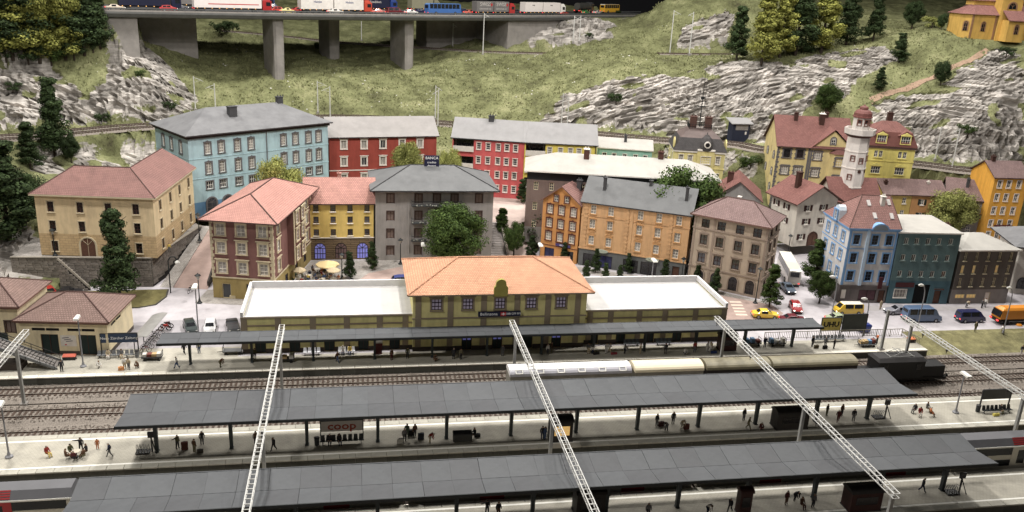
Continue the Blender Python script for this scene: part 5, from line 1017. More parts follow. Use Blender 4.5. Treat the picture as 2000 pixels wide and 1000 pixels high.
# ------------------------------------------------------------------ upper street, stairs, ramps
mb = MB(); mb.add([(22, 165, 4.02), (38, 165, 4.02), (40, 190, 4.05), (16, 190, 4.05), (28.8, 155.2, 0.0), (34.6, 155.2, 0.0), (33.2, 165, 4.02), (27.6, 165, 4.02)], [(0, 1, 2, 3), (4, 5, 6, 7)]); o = mb.obj('upper_street', mat('upper_street', (188, 166, 156), .85, .12, .4, .2, 8, dirt=.2)); kind(o, 'structure')
sr = thing('street_stairs', 'wide grey street stairs climbing beside the grey bank house', 'stairs', (0, 0, 0)); sm = mat('stair_stone', (156, 148, 144), .85, .12, 2)
for k in range(20): MB().box(25.6, 28.7, 155.5+k*.46, 165.0, k*.2, (k+1)*.2+.005).obj('step', sm, sr)
MB().bar((28.75, 155.4, .9), (28.75, 164.8, 4.9), .25, .25).obj('stair_wall_coping', M['wall_coping'], sr); MB().hexa([(28.65, 155.4, 0), (28.85, 155.4, 0), (28.85, 164.8, 0), (28.65, 164.8, 0)], [(28.65, 155.4, .8), (28.85, 155.4, .8), (28.85, 164.8, 4.8), (28.65, 164.8, 4.8)]).obj('stair_wall', dstone, sr)
rl0, rl1 = Vector((-32.0, 141.0, 0.0)), G(394, 441, 4.6); mb = MB(); r0, r1 = Vector((-24.2, 139.5, 0)), Vector((-23.4, 160, 4.6))
mid = lambda a, b2, t: a+(b2-a)*t
mb.add([mid(rl0, r0, .28), r0, r1, mid(rl1, r1, .35)], [(0, 1, 2, 3)]); o = mb.obj('ramp_road', roadbrown); kind(o, 'structure'); mb = MB(); mb.add([rl0, mid(rl0, r0, .27), mid(rl1, r1, .34), rl1], [(0, 1, 2, 3)]); o = mb.obj('ramp_pavement', cobble); kind(o, 'structure')
mb = MB(); mb.hexa([(-24.4, 140.6, 0), (-24.1, 140.6, 0), (-23.3, 158, 0), (-23.6, 158, 0)], [(-24.4, 140.6, 1.0), (-24.1, 140.6, 1.0), (-23.3, 158, 5.4), (-23.6, 158, 5.4)]); o = mb.obj('ramp_wall', mat('ramp_wall', (64, 58, 54), .9, .2)); tag(o, 'dark ramp wall beside the maroon house', 'wall')
sheet('cobbled_pavement', [(-25.2, 133.6), (-13, 131.4), (-12.4, 133.4), (-22.6, 135.8), (-22.4, 139.4), (-24.2, 139.4)], cobble, 0.004); sheet('plaza_paving', [(-12.6, 133.8), (-10, 133.2), (-2, 138), (2.2, 146.5), (8, 149.8), (28, 151), (28, 153.5), (-8, 153.8)], cobble, 0.003)
sheet('cobbled_pavement', [(34.2, 153.8), (40.8, 149.0), (58.8, 139.5), (69.6, 129.8), (72.8, 132.0), (70.6, 128.0), (58, 136.5), (40, 146), (33, 151)], cobble, 0.003); sheet('street_pavement', [(81.5, 127.2), (118, 124.6), (118, 123.2), (80, 124.8)], mat('pavement_grey', (178, 172, 172), .85, .1), 0.006)
# ------------------------------------------------------------------ church
CYD = 212; o_ = D(1882, 50, CYD); cyw = plaster('church_yellow', (214, 166, 70)); zc = D(1900, 62, CYD).z
Cc = thing('church', 'yellow village church with brown red roofs on the hilltop', 'church', (o_.x, CYD, zc), -.12); dk = mat('church_trim', (150, 108, 72), .8); ct = tiles('church_tiles', (158, 104, 96))
MB().prism([(0, 1.5, -2), (2.2, 0, -2), (8.8, 0, -2), (8.8, 10, -2), (2, 10, -2), (0, 8, -2)], (0, 0, 6.55)).obj('chancel_wall', cyw, Cc)
MB().add([(-.6, 1.2, 4.5), (2.0, -.6, 4.5), (9.2, -.6, 4.5), (9.2, 10.6, 4.5), (1.8, 10.6, 4.5), (-.6, 8.3, 4.5), (3.2, 4.0, 6.9), (4, 3, 6.9), (9.2, 3, 6.9), (9.2, 7, 6.9), (4, 7, 6.9)], [(0, 1, 7, 6), (1, 2, 8, 7), (2, 3, 9, 8), (3, 4, 10, 9), (4, 5, 6, 10), (5, 0, 6), (6, 7, 8, 9, 10)]).obj('chancel_roof', ct, Cc)
MB().box(3.4, 9.2, 3.2, 7, 6.8, 8.0).obj('drum_wall', cyw, Cc); MB().add([(2.8, 2.6, 8.0), (9.5, 2.6, 8.0), (9.5, 7.6, 8.0), (2.8, 7.6, 8.0), (6.0, 5, 11.0), (9.5, 5, 11.0)], [(0, 1, 5, 4), (1, 2, 5), (2, 3, 4, 5), (3, 0, 4)]).obj('drum_roof', ct, Cc)
MB().box(9.0, 14.6, -.6, 5, -2, 16).obj('tower', cyw, Cc); MB().box(8.8, 14.8, -.8, 5.2, 9.2, 9.6).obj('tower_cornice', dk, Cc); MB().box(10.0, 14.6, -3.6, -.6, -2, 3.4).obj('porch', cyw, Cc); MB().hexa([(9.6, -4.2, 3.3), (15, -4.2, 3.3), (15, -.58, 5.6), (9.6, -.58, 5.6)], [(9.6, -4.2, 3.5), (15, -4.2, 3.5), (15, -.58, 5.9), (9.6, -.58, 5.9)]).obj('porch_roof', ct, Cc)
MB().box(14.6, 40, 0, 10, -2, 4.6).obj('nave_wall', cyw, Cc); MB().hexa([(14.6, -.7, 4.5), (40, -.7, 4.5), (40, 3.2, 7), (14.6, 3.2, 7)], [(14.6, -.7, 4.8), (40, -.7, 4.8), (40, 3.2, 7.4), (14.6, 3.2, 7.4)]).obj('aisle_roof', ct, Cc); MB().box(14.6, 40, 3.2, 9, 7, 9.0).obj('clerestory', dk, Cc); MB().hexa([(14.6, 2.6, 8.8), (40, 2.6, 8.8), (40, 6.5, 12), (14.6, 6.5, 12)], [(14.6, 2.6, 9.1), (40, 2.6, 9.1), (40, 6.5, 12.3), (14.6, 6.5, 12.3)]).obj('nave_roof', ct, Cc)
style('chw', .9, 2.4, dk, darkglass, 2, 3, dk, .18, arch=True); style('chb', 2.0, 1.6, dk, darkglass, 2, 1, dk, .3, arch=True)
for x, y, z in ((5.4, 0, 1.4), (16.6, 0, 1.8), (18.6, 0, 1.8), (23, 0, 1.8), (25, 0, 1.8), (12.4, -3.6, 1.2)): put_window(Cc, 'chw', TR(x, y, z))
put_window(Cc, 'chb', TR(11.9, -.6, 7.0)); put_window(Cc, 'chw', TR(1.0, .75, 1.4, -.6)); MB().cyl((11.9, -.75, 12.2), (11.9, -.6, 12.2), .9, .9, 12).obj('clock_face', dk, Cc); MB().box(2.0, 2.5, -.12, .3, -2, 4.5).box(8.3, 8.8, -.12, .3, -2, 4.5).obj('pilaster', dk, Cc)
wl_ = mat('churchyard_stone', (70, 68, 66), .9, .25, 1.5, .5, 4, tex='brick', tsize=(1.2, .6), mortar=.05); cw_ = D(1945, 100, 206); mb = MB(); mb.hexa([(cw_.x, 206, cw_.z-16), (cw_.x+60, 200, cw_.z-16), (cw_.x+60, 211, cw_.z-16), (cw_.x, 211, cw_.z-16)], [(cw_.x+1, 207, cw_.z+.5), (cw_.x+60, 201, cw_.z+.5), (cw_.x+60, 212, cw_.z+.5), (cw_.x+1, 212, cw_.z+.5)]); o = mb.obj('churchyard_wall', wl_); tag(o, 'dark stone churchyard wall below the church nave', 'wall')  # dark grey wall stone with mortar joints
# ------------------------------------------------------------------ backdrop and road bridge
mb = MB(); mb.box(-420, 520, 372, 374, -5, 190); o = mb.obj('backdrop', mat('dark_hall', (18, 18, 22), .9)); kind(o, 'structure'); o['label'] = 'dark hall behind the layout'
con = mat('concrete', (142, 136, 130), .85, .12, .5, .2, 5, dirt=.25); cond = mat('deck_concrete', (100, 100, 98), .85, .12, .5, .2, 4, dirt=.2); tar = mat('asphalt', (70, 68, 70), .9, .1, 2)
BW = 25.0
hn = []
for i in range(len(HW)):
    d = HW[min(i+1, len(HW)-1)]-HW[max(i-1, 0)]; d.z = 0; d.normalize(); hn.append(Vector((-d.y, d.x, 0)))
Bd = thing('road_bridge', 'long concrete motorway bridge crossing the meadow', 'bridge', (0, 0, 0))
def strip(prof, m, name, i0=0, i1=None):
    mb = MB(); i1 = i1 or len(HW); k = len(prof); vs = [HW[i]+hn[i]*a+Vector((0, 0, z)) for i in range(i0, i1) for a, z in prof]
    mb.add(vs, [(i*k+j, (i+1)*k+j, (i+1)*k+(j+1) % k, i*k+(j+1) % k) for i in range(i1-i0-1) for j in range(k)]); return mb.obj(name, m, Bd)
strip([(0, 0), (0, -.45), (.5, -1.25), (1.6, -1.5), (BW-1, -1.5), (BW, -.4), (BW, 0)], cond, 'deck'); strip([(.7, .03), (.7, .01), (BW-.7, .01), (BW-.7, .03)], tar, 'carriageway')
strip([(.75, .035), (.95, .035), (.95, .031), (.75, .031)], whiteline, 'edge_line'); strip([(0.05, 0), (0.05, .35), (.35, .35), (.35, 0)], con, 'kerb_beam')
rm = mat('guard_rail_grey', (96, 98, 98), .5, .15, 2, metal=.4); strip([(.42, .55), (.42, .85), (.5, .85), (.5, .55)], rm, 'guard_rail'); strip([(12.3, .5), (12.3, .85), (12.5, .85), (12.5, .5)], rm, 'guard_rail')
pm_ = MB().box(-.06, .06, .38, .44, .3, .9).mesh('rail_post', rm)
for i in range(4, len(HW)-1):
    for t in (0, .33, .66): p = HW[i]+(HW[i+1]-HW[i])*t; link('rail_post', pm_, Bd, TR(p.x, p.y, p.z, math.atan2(hn[i].y, hn[i].x)-pi/2))
def near_hw(p): 
    i = min(range(len(HW)), key=lambda k: (HW[k].x-p.x)**2+(HW[k].y-p.y)**2); return i
def pier(px, py, yy, dep, wd, off=1.2):
    p = D(px, py, yy); i = near_hw(p); n = hn[i]; u = Vector((n.y, -n.x, 0)); zt = HWZ-1.35; b0 = Vector((p.x, p.y, p.z-1.5)); mb = MB(); q = lambda a, b2, z: Vector((b0.x, b0.y, z))+u*a+n*b2
    pts = [(-wd*.28, 0), (wd*.28, 0), (wd/2, .4), (wd/2, dep-.4), (wd*.28, dep), (-wd*.28, dep), (-wd/2, dep-.4), (-wd/2, .4)]
    lo = [q(a*.94, b2, b0.z) for a, b2 in pts]; hi = [q(a*1.04, b2, zt) for a, b2 in pts]; n8 = 8
    mb.add(lo+hi, [(k, (k+1) % n8, n8+(k+1) % n8, n8+k) for k in range(n8)]+[tuple(range(n8, 16))]); mb.obj('pier', con, Bd)
pier(548, 155, 238.5, 9, 2.7); pier(655, 118, 263, 8, 3.2); pier(800, 134, 258, 9, 2.9)
def abut(px0, px1, py, off, depth, nm):
    i0 = min(range(len(HW)), key=lambda k: abs(P(HW[k])[0]-px0)); i1 = min(range(len(HW)), key=lambda k: abs(P(HW[k])[0]-px1)); i1 = max(i1, i0+1)
    mb = MB(); a = [HW[i]+hn[i]*off for i in (i0, i1)]; b2 = [HW[i]+hn[i]*(off+depth) for i in (i1, i0)]; q = a+b2
    mb.prism([(p.x, p.y, py) for p in q], (0, 0, HWZ-1.45-py)); mb.obj(nm, con, Bd)
abut(180, 262, 20, 1.6, BW-3, 'abutment'); abut(262, 420, 22, BW-9, 7, 'far_abutment'); abut(1012, 1110, 22, 1.6, BW-3, 'abutment'); abut(880, 1012, 22, BW-8, 6, 'far_abutment')

def drape(name, pts, w, m, lift=.1, label=None):
    c = smooth_path([hit(*p) for p in pts], 5); mb = MB(); vs = []
    for i, p in enumerate(c):
        d = c[min(i+1, len(c)-1)]-c[max(0, i-1)]; d.z = 0; d.normalize(); n = Vector((-d.y, d.x, 0))*w/2
        for q in (p-n, p, p+n): vs.append(Vector((q.x, q.y, ground_at(q.x, q.y)+lift)))
    mb.add(vs, [(3*i+j, 3*i+j+1, 3*i+j+4, 3*i+j+3) for i in range(len(c)-1) for j in range(2)]); o = mb.obj(name, m); kind(o, 'structure'); o['label'] = label
drape('hill_path', [(1700, 196), (1740, 182), (1790, 165), (1830, 148), (1870, 128), (1905, 112), (1930, 98)], 1.5, mat('path_earth', (158, 128, 104), .95, .2, 1.5, .4, 6), .14, 'brown earth path climbing to the church')
# ------------------------------------------------------------------ catenary gantries and masts
galv = mat('galvanised_steel', (198, 197, 192), .55, .08, 3, metal=.1); mastg = mat('mast_grey', (150, 150, 146), .55, .12, 2); rung_me = MB().box(-.28, .28, -.035, .035, -.035, .035).mesh('rung', galv)
def gantry(x, y0, y1, z, masts, label, rungs=True):
    g = thing('catenary_gantry', label, 'gantry', (x, y0, 0), 0, 'white lattice gantries over the tracks'); L_ = y1-y0
    for dx in (-.31, .31):
        MB().box(dx-.045, dx+.045, 0, L_, z-.045, z+.045).obj('chord', galv, g); MB().box(dx-.04, dx+.04, 0, L_, z-.54, z-.46).obj('chord', galv, g)
    n = int(L_/.78)
    for k in range(n+1): link('rung', rung_me, g, Matrix.Translation((0, k*L_/n, z)))
    mb = MB()
    for dx in (-.31, .31):
        for k in range(n): y = k*L_/n; mb.bar((dx, y, z-.5 if k % 2 else z), (dx, y+L_/n, z if k % 2 else z-.5), .045, .045)
    for k in range(0, n, 2): mb.bar((-.28, k*L_/n, z-.5), (.28, k*L_/n, z-.5), .04)
    kind(mb.obj('lattice', galv, g), 'stuff')
    for ym, zb in masts:
        MB().box(-.17, .17, ym-y0-.17, ym-y0+.17, zb, z-.55).obj('mast', mastg, g); MB().box(-.4, .4, ym-y0-.4, ym-y0+.4, zb-.02, zb+.22).obj('mast_foot', con, g)
    mb = MB(); 
    for yt in (YA, YB, YC, YD, YE):
        if y0 < yt < y1: mb.cyl((0, yt-y0, z-.55), (0, yt-y0, z-1.3), .05, .05, 5).box(-.1, .1, yt-y0-.1, yt-y0+.1, z-1.0, z-.75)
    if mb.v: kind(mb.obj('insulators', mat('insulator_dark', (54, 50, 48), .5), g), 'stuff')
gantry(-40.6, 62, 107.6, 7.1, [(103.8, -1.3), (81, -1.3), (63.5, 0)], 'lattice gantry cut off by the left picture edge')
gantry(-9.6, 62, 107.4, 7.1, [(103.8, -1.3), (81, -1.3), (63.5, 0)], 'lattice gantry crossing the tracks left of the station centre')
gantry(21.0, 62, 107.2, 7.1, [(103.8, -1.3), (81, -1.3), (63.5, 0)], 'lattice gantry starting below the station name board')
gantry(50.8, 63, 107.0, 7.1, [(103.8, -1.3), (81, -1.3), (63.6, 0)], 'lattice gantry ending on the nearest platform, right of centre')
gantry(79.6, 66, 105.8, 7.1, [(109.2, 0), (103.4, -1.3), (81, -1.3), (66.5, 0)], 'lattice gantry over the black locomotive at the far right')
def mast(px, py, zt, label, arm=0, gz=None):
    p = hit(px, py) if gz is None else G(px, py, gz); t = thing('catenary_mast', label, 'mast', p, 0, 'catenary masts on the hillside')
    MB().cyl((0, 0, -.5), (0, 0, zt), .17, .12, 6).obj('mast', galv, t); mb = MB(); mb.box(-.35, .35, -.35, .35, -.5, .25); mb.obj('mast_foot', con, t)
    if arm: mb = MB(); mb.bar((0, 0, zt-.3), (arm, -.3, zt-.9), .09).bar((0, 0, zt-1.5), (arm, -.3, zt-.9), .07).bar((arm*.4, -.12, zt-.5), (arm*1.3, -.4, zt-1.2), .07); mb.obj('bracket_arm', galv, t)
for px, py, h, arm, lab in ((382, 214, 8.2, 1.8, 'catenary mast left above the blue roof'), (421, 212, 6.2, -1.6, 'shorter catenary mast just right of the blue house chimney'), (621, 220, 8.2, 1.8, 'catenary mast behind the right corner of the blue roof'), (645, 230, 8, -1.6, 'catenary mast in front, between blue and red house roofs'),
      (850, 232, 8.6, 1.2, 'catenary mast at the right end of the red roof'), (855, 247, 9.2, -1.2, 'nearer catenary mast at the right end of the red roof'), (1096, 246, 8.4, 1.2, 'catenary mast behind the lemon house roof'), (1107, 254, 8.4, -1.2, 'right catenary mast of the pair behind the lemon house roof'),
      (943, 106, 12.2, 1.2, 'tall catenary mast beside the right bridge span'), (884, 90, 7, 1, 'catenary mast in the shade under the bridge'), (706, 79, 6, 0, 'thin mast on the far meadow seen through the bridge'), (1308, 104, 12.5, 1.6, 'tall catenary mast on the steep green slope'), (1346, 106, 12, -1.4, 'tall catenary mast by the upper rock wall'),
      (1119, 82, 8.0, 1, 'catenary mast on the pale rock beside the bridge end'), (1131, 82, 8.0, -1, 'right catenary mast on the pale rock by the bridge end'), (1826, 312, 8, 1.4, 'catenary mast before the right cliff, left of pair'), (1859, 328, 9.2, -1.6, 'catenary mast before the right cliff, right of pair')):
    mast(px, py, h, lab, arm)
# ------------------------------------------------------------------ lamps
lampw = mat('lamp_white', (226, 224, 216), .5, .04); polem = mat('lamp_pole', (132, 132, 136), .5, .1)
def lamp_modern(p, h, label, dx=-.0, big=1.0):
    t = thing('platform_lamp', label, 'lamp', p); MB().lathe([(.42, 0), (.42, .15), (.2, .3), (.14, .6)], 10).obj('foot', polem, t); MB().cyl((0, 0, .4), (0, 0, h), .11, .08, 8).obj('pole', polem, t)
    MB().hexa([(-.32*big, -.9*big, h), (.32*big, -.9*big, h), (.25*big, .5*big, h), (-.25*big, .5*big, h)], [(-.3*big, -.85*big, h+.22), (.3*big, -.85*big, h+.22), (.2*big, .4*big, h+.3), (-.2*big, .4*big, h+.3)]).obj('lamp_head', lampw, t)
def lamp_curved(p, h, label, dx=-1.6, dy=-.6):
    t = thing('street_lamp', label, 'lamp', p); MB().cyl((0, 0, 0), (0, 0, .5), .2, .16, 8).obj('foot', polem, t)
    pts = [(0, 0, .4), (0, 0, h*.72), (dx*.08, dy*.08, h*.85), (dx*.3, dy*.3, h*.95), (dx*.55, dy*.55, h)]; MB().tube(pts, .085, 6).obj('pole', polem, t)
    mb = MB(); a, b2 = Vector((dx*.5, dy*.5, h-.02)), Vector((dx*1.25, dy*1.25, h+.28)); mb.cyl(a, (a+b2)/2, .14, .26, 8).cyl((a+b2)/2, b2, .26, .12, 8); mb.obj('lamp_head', lampw, t)
def lamp_lantern(p, h, label, arm=0.0):
    t = thing('lantern', label, 'lamp', p); MB().lathe([(.42, 0), (.42, .12), (.22, .3), (.14, .7), (.1, .9)], 10).obj('foot', iron, t)
    if arm:
        mb = MB().tube([(0, 0, .8), (0, 0, h*.85), (arm*.2, 0, h*.97), (arm*.55, 0, h), (arm*.9, 0, h*.93), (arm, 0, h*.86)], .1, 6); mb.obj('pole', iron, t); MB().lathe([(.12, .35), (.42, .05), (.4, 0), (.3, -.15), (.12, -.22)], 10, (arm, 0, h*.86-.35)).obj('lamp_glass', lampw, t); return
    MB().cyl((0, 0, .8), (0, 0, h-.75), .09, .07, 8).obj('pole', iron, t); MB().lathe([(.16, 0), (.34, .6)], 6, (0, 0, h-.75)).obj('lamp_glass', mat('lantern_glass', (170, 166, 156), .4), t); MB().lathe([(.5, 0), (.5, .06), (.12, .32), (.04, .45)], 6, (0, 0, h-.15)).obj('lamp_cap', iron, t)
lamp_modern(G(163, 716), 7.0, 'white platform lamp standing before the freight shed'); lamp_modern(G(18, 893), 6.4, 'white platform lamp at the left end of the middle platform'); lamp_modern(G(1866, 806), 5.6, 'white platform lamp at the right end of the middle platform', big=1.2); lamp_modern(G(388, 655), 7.6, 'grey lamp post with boxy white head by the car park', big=1.2)
for px, py, zl, lab in ((479, 560, 5.6, 'boxy white lamp by the outdoor cafe'), (825, 520, 4.2, 'boxy white lamp in front of the grey bank'), (1052, 522, 4.4, 'boxy white lamp left of the orange gabled house'), (1271, 560, 5.0, 'boxy white lamp before the tan house shopfronts')): lamp_modern(G(px, py), zl, lab, big=1.3)
lamp_curved(G(1686, 655), 6.4, 'curved street lamp behind the baggage cart'); lamp_curved(G(1792, 640), 7.6, 'curved street lamp standing before the blue minibus'); lamp_curved(G(1959, 650), 8.0, 'curved street lamp before the orange sweeper'); lamp_curved(G(1622, 628), 8.0, 'curved street lamp at the light blue house corner')
lamp_lantern(G(108, 499, TZ), 4.4, 'black lantern left of the cream house arched door'); lamp_lantern(G(303, 501, TZ), 4.2, 'black lantern at the corner of the stone terrace'); lamp_lantern(G(390, 470, 3.6), 5.0, 'black lantern beside the ramp under the salmon eaves'); lamp_lantern(G(390, 592), 4.8, 'black lantern on the cobbles by the maroon house')
lamp_lantern(G(558, 553), 3.6, 'black lantern in front of the outdoor cafe'); lamp_lantern(G(668, 545), 4.6, 'black lantern left of a small dark plaza tree'); lamp_lantern(G(782, 516), 4.8, 'tall black lantern at the grey bank wall'); lamp_lantern(G(1475, 592), 6.4, 'black lantern at the beige house corner'); lamp_lantern(G(1330, 553), 4.8, 'black lantern between tan and beige house'); lamp_lantern(G(1538, 500, .3), 4.4, 'pale globe lantern above the white coach')
t = thing('lantern', 'black arched street lantern leaning over the lawn edge', 'lamp', G(324, 571)+Vector((.8, -.3, 0))); MB().tube([(0, 0, 0), (0, 0, 5.6), (.4, 0, 6.2), (1.0, 0, 6.2), (1.4, 0, 5.6)], .1, 6).obj('pole', iron, t); MB().lathe([(.12, .4), (.42, .1), (.36, -.1), (.12, -.2)], 10, (1.4, 0, 5.2)).obj('lamp_glass', lampw, t)
# ------------------------------------------------------------------ rolling stock
whl = mat('wheel_black', (34, 32, 32), .6); under_m = mat('underframe', (38, 36, 34), .8)
def wagon(x0, x1, y, label, side, roofm, name='goods_wagon', hh=3.35, rh=.85, wdt=1.42, hatch=False, z=RZ):
    L_ = x1-x0; t = thing(name, label, 'train car', ((x0+x1)/2, y, z)); a = L_/2
    MB().box(-a, a, -wdt, wdt, .95, hh).obj('body', side, t); mb = MB(); n = 10; prof = [(wdt+.08)*math.cos(pi*k/n) for k in range(n+1)]; pts = [(-a-.06, prof[k], hh+rh*math.sin(pi*k/n)**.8) for k in range(n+1)]
    mb.prism(pts, (L_+.12, 0, 0)); mb.m = [0, 0]+[1 if hatch and (i < 3 or 6 < i < 10) else 0 for i in range(len(mb.f)-2)]; mb.obj('roof', [roofm, mat('wagon_lilac', (168, 166, 174), .6, .05)], t, False); MB().box(-a+.1, a-.1, -1.2, 1.2, .6, .95).obj('underframe', under_m, t)
    for sx in (-1, 1):
        for q in ((a-1.6, a-3.4) if L_ > 13 else (a-2.2,)):
            mb = MB(); [mb.cyl((sx*q, s*.72-.06, .46), (sx*q, s*.72+.06, .46), .46, .46, 14) for s in (-1, 1)]; mb.cyl((sx*q, -.75, .46), (sx*q, .75, .46), .08, .08, 6); mb.obj('wheelset', whl, t)
        for s in (-.85, .85): MB().cyl((sx*a, s, .95), (sx*(a+.55), s, .95), .1, .1, 6).cyl((sx*(a+.5), s, .95), (sx*(a+.58), s, .95), .24, .24, 10).obj('buffer', mat('buffer_red', (96, 44, 38), .6), t)
    for k in range(int(L_/2.2)): x = -a+1.1+k*2.2; MB().box(x-.04, x+.04, -wdt-.05, -wdt, 1.0, hh-.05).obj('rib', side, t)
    if hatch:
        for k in range(6):
            x = -a+1.2+k*(L_-2.4)/5; ang = .62; yy, zz = -(wdt+.08)*math.cos(ang), hh+rh*math.sin(ang)**.8; mb = MB()
            for u0, u1, v0, v1 in ((-.5, .5, -.34, -.24), (-.5, .5, .24, .34), (-.5, -.38, -.34, .34), (.38, .5, -.34, .34)): mb.hexa([(x+u0, yy+v0*.8-.03, zz+v0*.55+.02), (x+u1, yy+v0*.8-.03, zz+v0*.55+.02), (x+u1, yy+v1*.8-.03, zz+v1*.55+.02), (x+u0, yy+v1*.8-.03, zz+v1*.55+.02)], [(x+u0, yy+v0*.8-.06, zz+v0*.55+.06), (x+u1, yy+v0*.8-.06, zz+v0*.55+.06), (x+u1, yy+v1*.8-.06, zz+v1*.55+.06), (x+u0, yy+v1*.8-.06, zz+v1*.55+.06)])
            kind(mb.obj('roof_hatch', whiteline, t), 'stuff')
    return t
xw = lambda px: D(px, 728, YB).x
wagon(xw(993), xw(1226), YB, 'white roofed goods wagon with grey sides and square hatch marks', mat('wagon_grey', (134, 130, 118), .7, .12), mat('wagon_white', (222, 220, 218), .6, .04), hatch=True); wagon(xw(1234), xw(1365), YB, 'short cream roofed goods wagon coupled behind the white one', M['wagon_grey'], mat('wagon_cream', (222, 208, 176), .6, .05))
dkw = mat('wagon_brown', (40, 34, 32), .6); kh = mat('wagon_khaki', (132, 124, 98), .5, .2, .6, dirt=.4); wagon(xw(1372), xw(1494), YB, 'dark brown goods wagon with weathered khaki roof under the gantry', dkw, kh); wagon(xw(1500), xw(1660), YB, 'dark goods wagon with khaki roof next to the locomotive', dkw, kh)
lx = D(1757, 735, YB).x; lo = thing('electric_locomotive', 'black electric locomotive with raised roof gear at the platform end', 'locomotive', (lx, YB, RZ)); bk_ = mat('loco_black', (26, 26, 28), .45, .2, 2)
MB().box(-4.6, 2.6, -1.45, 1.45, 1.0, 3.6).obj('body', bk_, lo); MB().hexa([(-4.8, -1.55, 3.6), (2.8, -1.55, 3.6), (2.8, 1.55, 3.6), (-4.8, 1.55, 3.6)], [(-4.5, -1.0, 4.05), (2.5, -1.0, 4.05), (2.5, 1.0, 4.05), (-4.5, 1.0, 4.05)]).obj('roof', mat('loco_roof', (48, 46, 46), .6), lo); MB().box(2.6, 6.2, -1.1, 1.1, .9, 2.6).obj('hood', bk_, lo); MB().box(-7.2, -4.6, -1.0, 1.0, .9, 2.0).obj('hood', bk_, lo); MB().box(-7.4, 6.6, -1.2, 1.2, .55, .95).obj('underframe', under_m, lo)
for x in (-6, -4.4, -2.4, .2, 2.2, 4.8):
    mb = MB(); [mb.cyl((x, s*.72-.06, .55), (x, s*.72+.06, .55), .55, .55, 14) for s in (-1, 1)]; mb.obj('wheelset', whl, lo)
mb = MB(); [mb.box(x-.35, x+.35, -1.5, -1.45, 2.3, 3.2) for x in (-3.6, 1.6)]; mb.obj('cab_windows', darkglass, lo); mb = MB(); z = 4.1
for s in (-.7, .7): mb.bar((-2.8, s, z), (1.2, s, z), .07).bar((-2.6, s, z), (-.8, s, z+.65), .06).bar((1.0, s, z), (-.8, s, z+.65), .06)
for x in (-2.6, -.8, 1.0): mb.bar((x, -.8, z+(.65 if x == -.8 else 0)), (x, .8, z+(.65 if x == -.8 else 0)), .07)
mb.bar((-1.4, -1, z+.7), (-1.4, 1, z+.7), .08); mb.obj('pantograph', mastg, lo)
for s in (-.8, .8): mb = MB(); mb.cyl((6.2, s, 1.0), (6.9, s, 1.0), .1, .1).cyl((6.85, s, 1.0), (6.95, s, 1.0), .25, .25); mb.obj('buffer', whl, lo)
mb = MB(); mb.bar((6.4, -1.2, 1.0), (6.4, -1.2, 2.0), .05).bar((6.4, 1.2, 1.0), (6.4, 1.2, 2.0), .05).bar((6.4, -1.2, 2.0), (6.4, 1.2, 2.0), .05).bar((4.6, -1.5, .8), (6.4, -1.5, .4), .05); mb.obj('hand_rail', mastg, lo)
# long grey double deck train on the front track
tg_ = mat('train_roof', (96, 96, 100), .5, .08, .5); tw_ = mat('train_side', (198, 190, 172), .5, .05); tb_ = mat('train_windows', (20, 22, 26), .2, .2, 1); tr_ = mat('train_red', (176, 40, 42), .5, .08)
for k in range(5):
    x0 = -58+k*31.6; x1 = x0+31.0; lab = ('first coach, cut by the left picture edge', 'coach hidden mostly by the nearest canopy, left half', 'coach hidden mostly by the nearest canopy, centre', 'coach hidden mostly by the nearest canopy, right half', 'last coach, seen at the right picture edge')[k]
    t = thing('passenger_coach', 'grey roofed double deck '+lab, 'train car', ((x0+x1)/2, YE, RZ), 0, 'coaches of the grey passenger train'); a = (x1-x0)/2; y1 = 1.42
    MB().box(-a, a, -y1, y1, .35, 3.5).obj('body', tw_, t); MB().hexa([(-a, -y1-.02, 3.52), (a, -y1-.02, 3.52), (a, y1+.02, 3.52), (-a, y1+.02, 3.52)], [(-a+.2, -.8, 4.25), (a-.2, -.8, 4.25), (a-.2, .8, 4.25), (-a+.2, .8, 4.25)]).obj('roof', tg_, t); MB().box(-a, a, -y1-.05, -y1-.01, 3.38, 3.54).obj('roof_line', whiteline, t)
    for z0, z1 in ((2.4, 3.3), (.95, 1.75)): MB().box(-a+.6, a-.6, -y1-.03, -y1-.005, z0, z1).obj('window_band', tb_, t)
    for dx in (-.5, .5):
        c = dx*a+1.0; MB().box(c-1.3, c+1.3, -y1-.06, -y1-.031, .4, 3.37).obj('door', tr_ if k < 4 else tw_, t); MB().box(c-.5, c+.5, -y1-.07, -y1-.061, 1.2, 3.0).obj('door_glass', tb_, t)
        for j in range(4): y_ = -1.36+j*.16; zc_ = 3.52+(y_+1.44)*1.12; MB().hexa([(c-1.2, y_, zc_+.02), (c+1.2, y_, zc_+.02), (c+1.2, y_+.09, zc_+.12), (c-1.2, y_+.09, zc_+.12)], [(c-1.2, y_, zc_+.05), (c+1.2, y_, zc_+.05), (c+1.2, y_+.09, zc_+.15), (c-1.2, y_+.09, zc_+.15)]).obj('roof_stripe', tr_, t)
    for sx in (-1, 1): mb = MB(); [mb.cyl((sx*(a-q), s*.72-.06, .45), (sx*(a-q), s*.72+.06, .45), .45, .45, 12) for s in (-1, 1) for q in (3, 5.5)]; mb.obj('wheelset', whl, t)
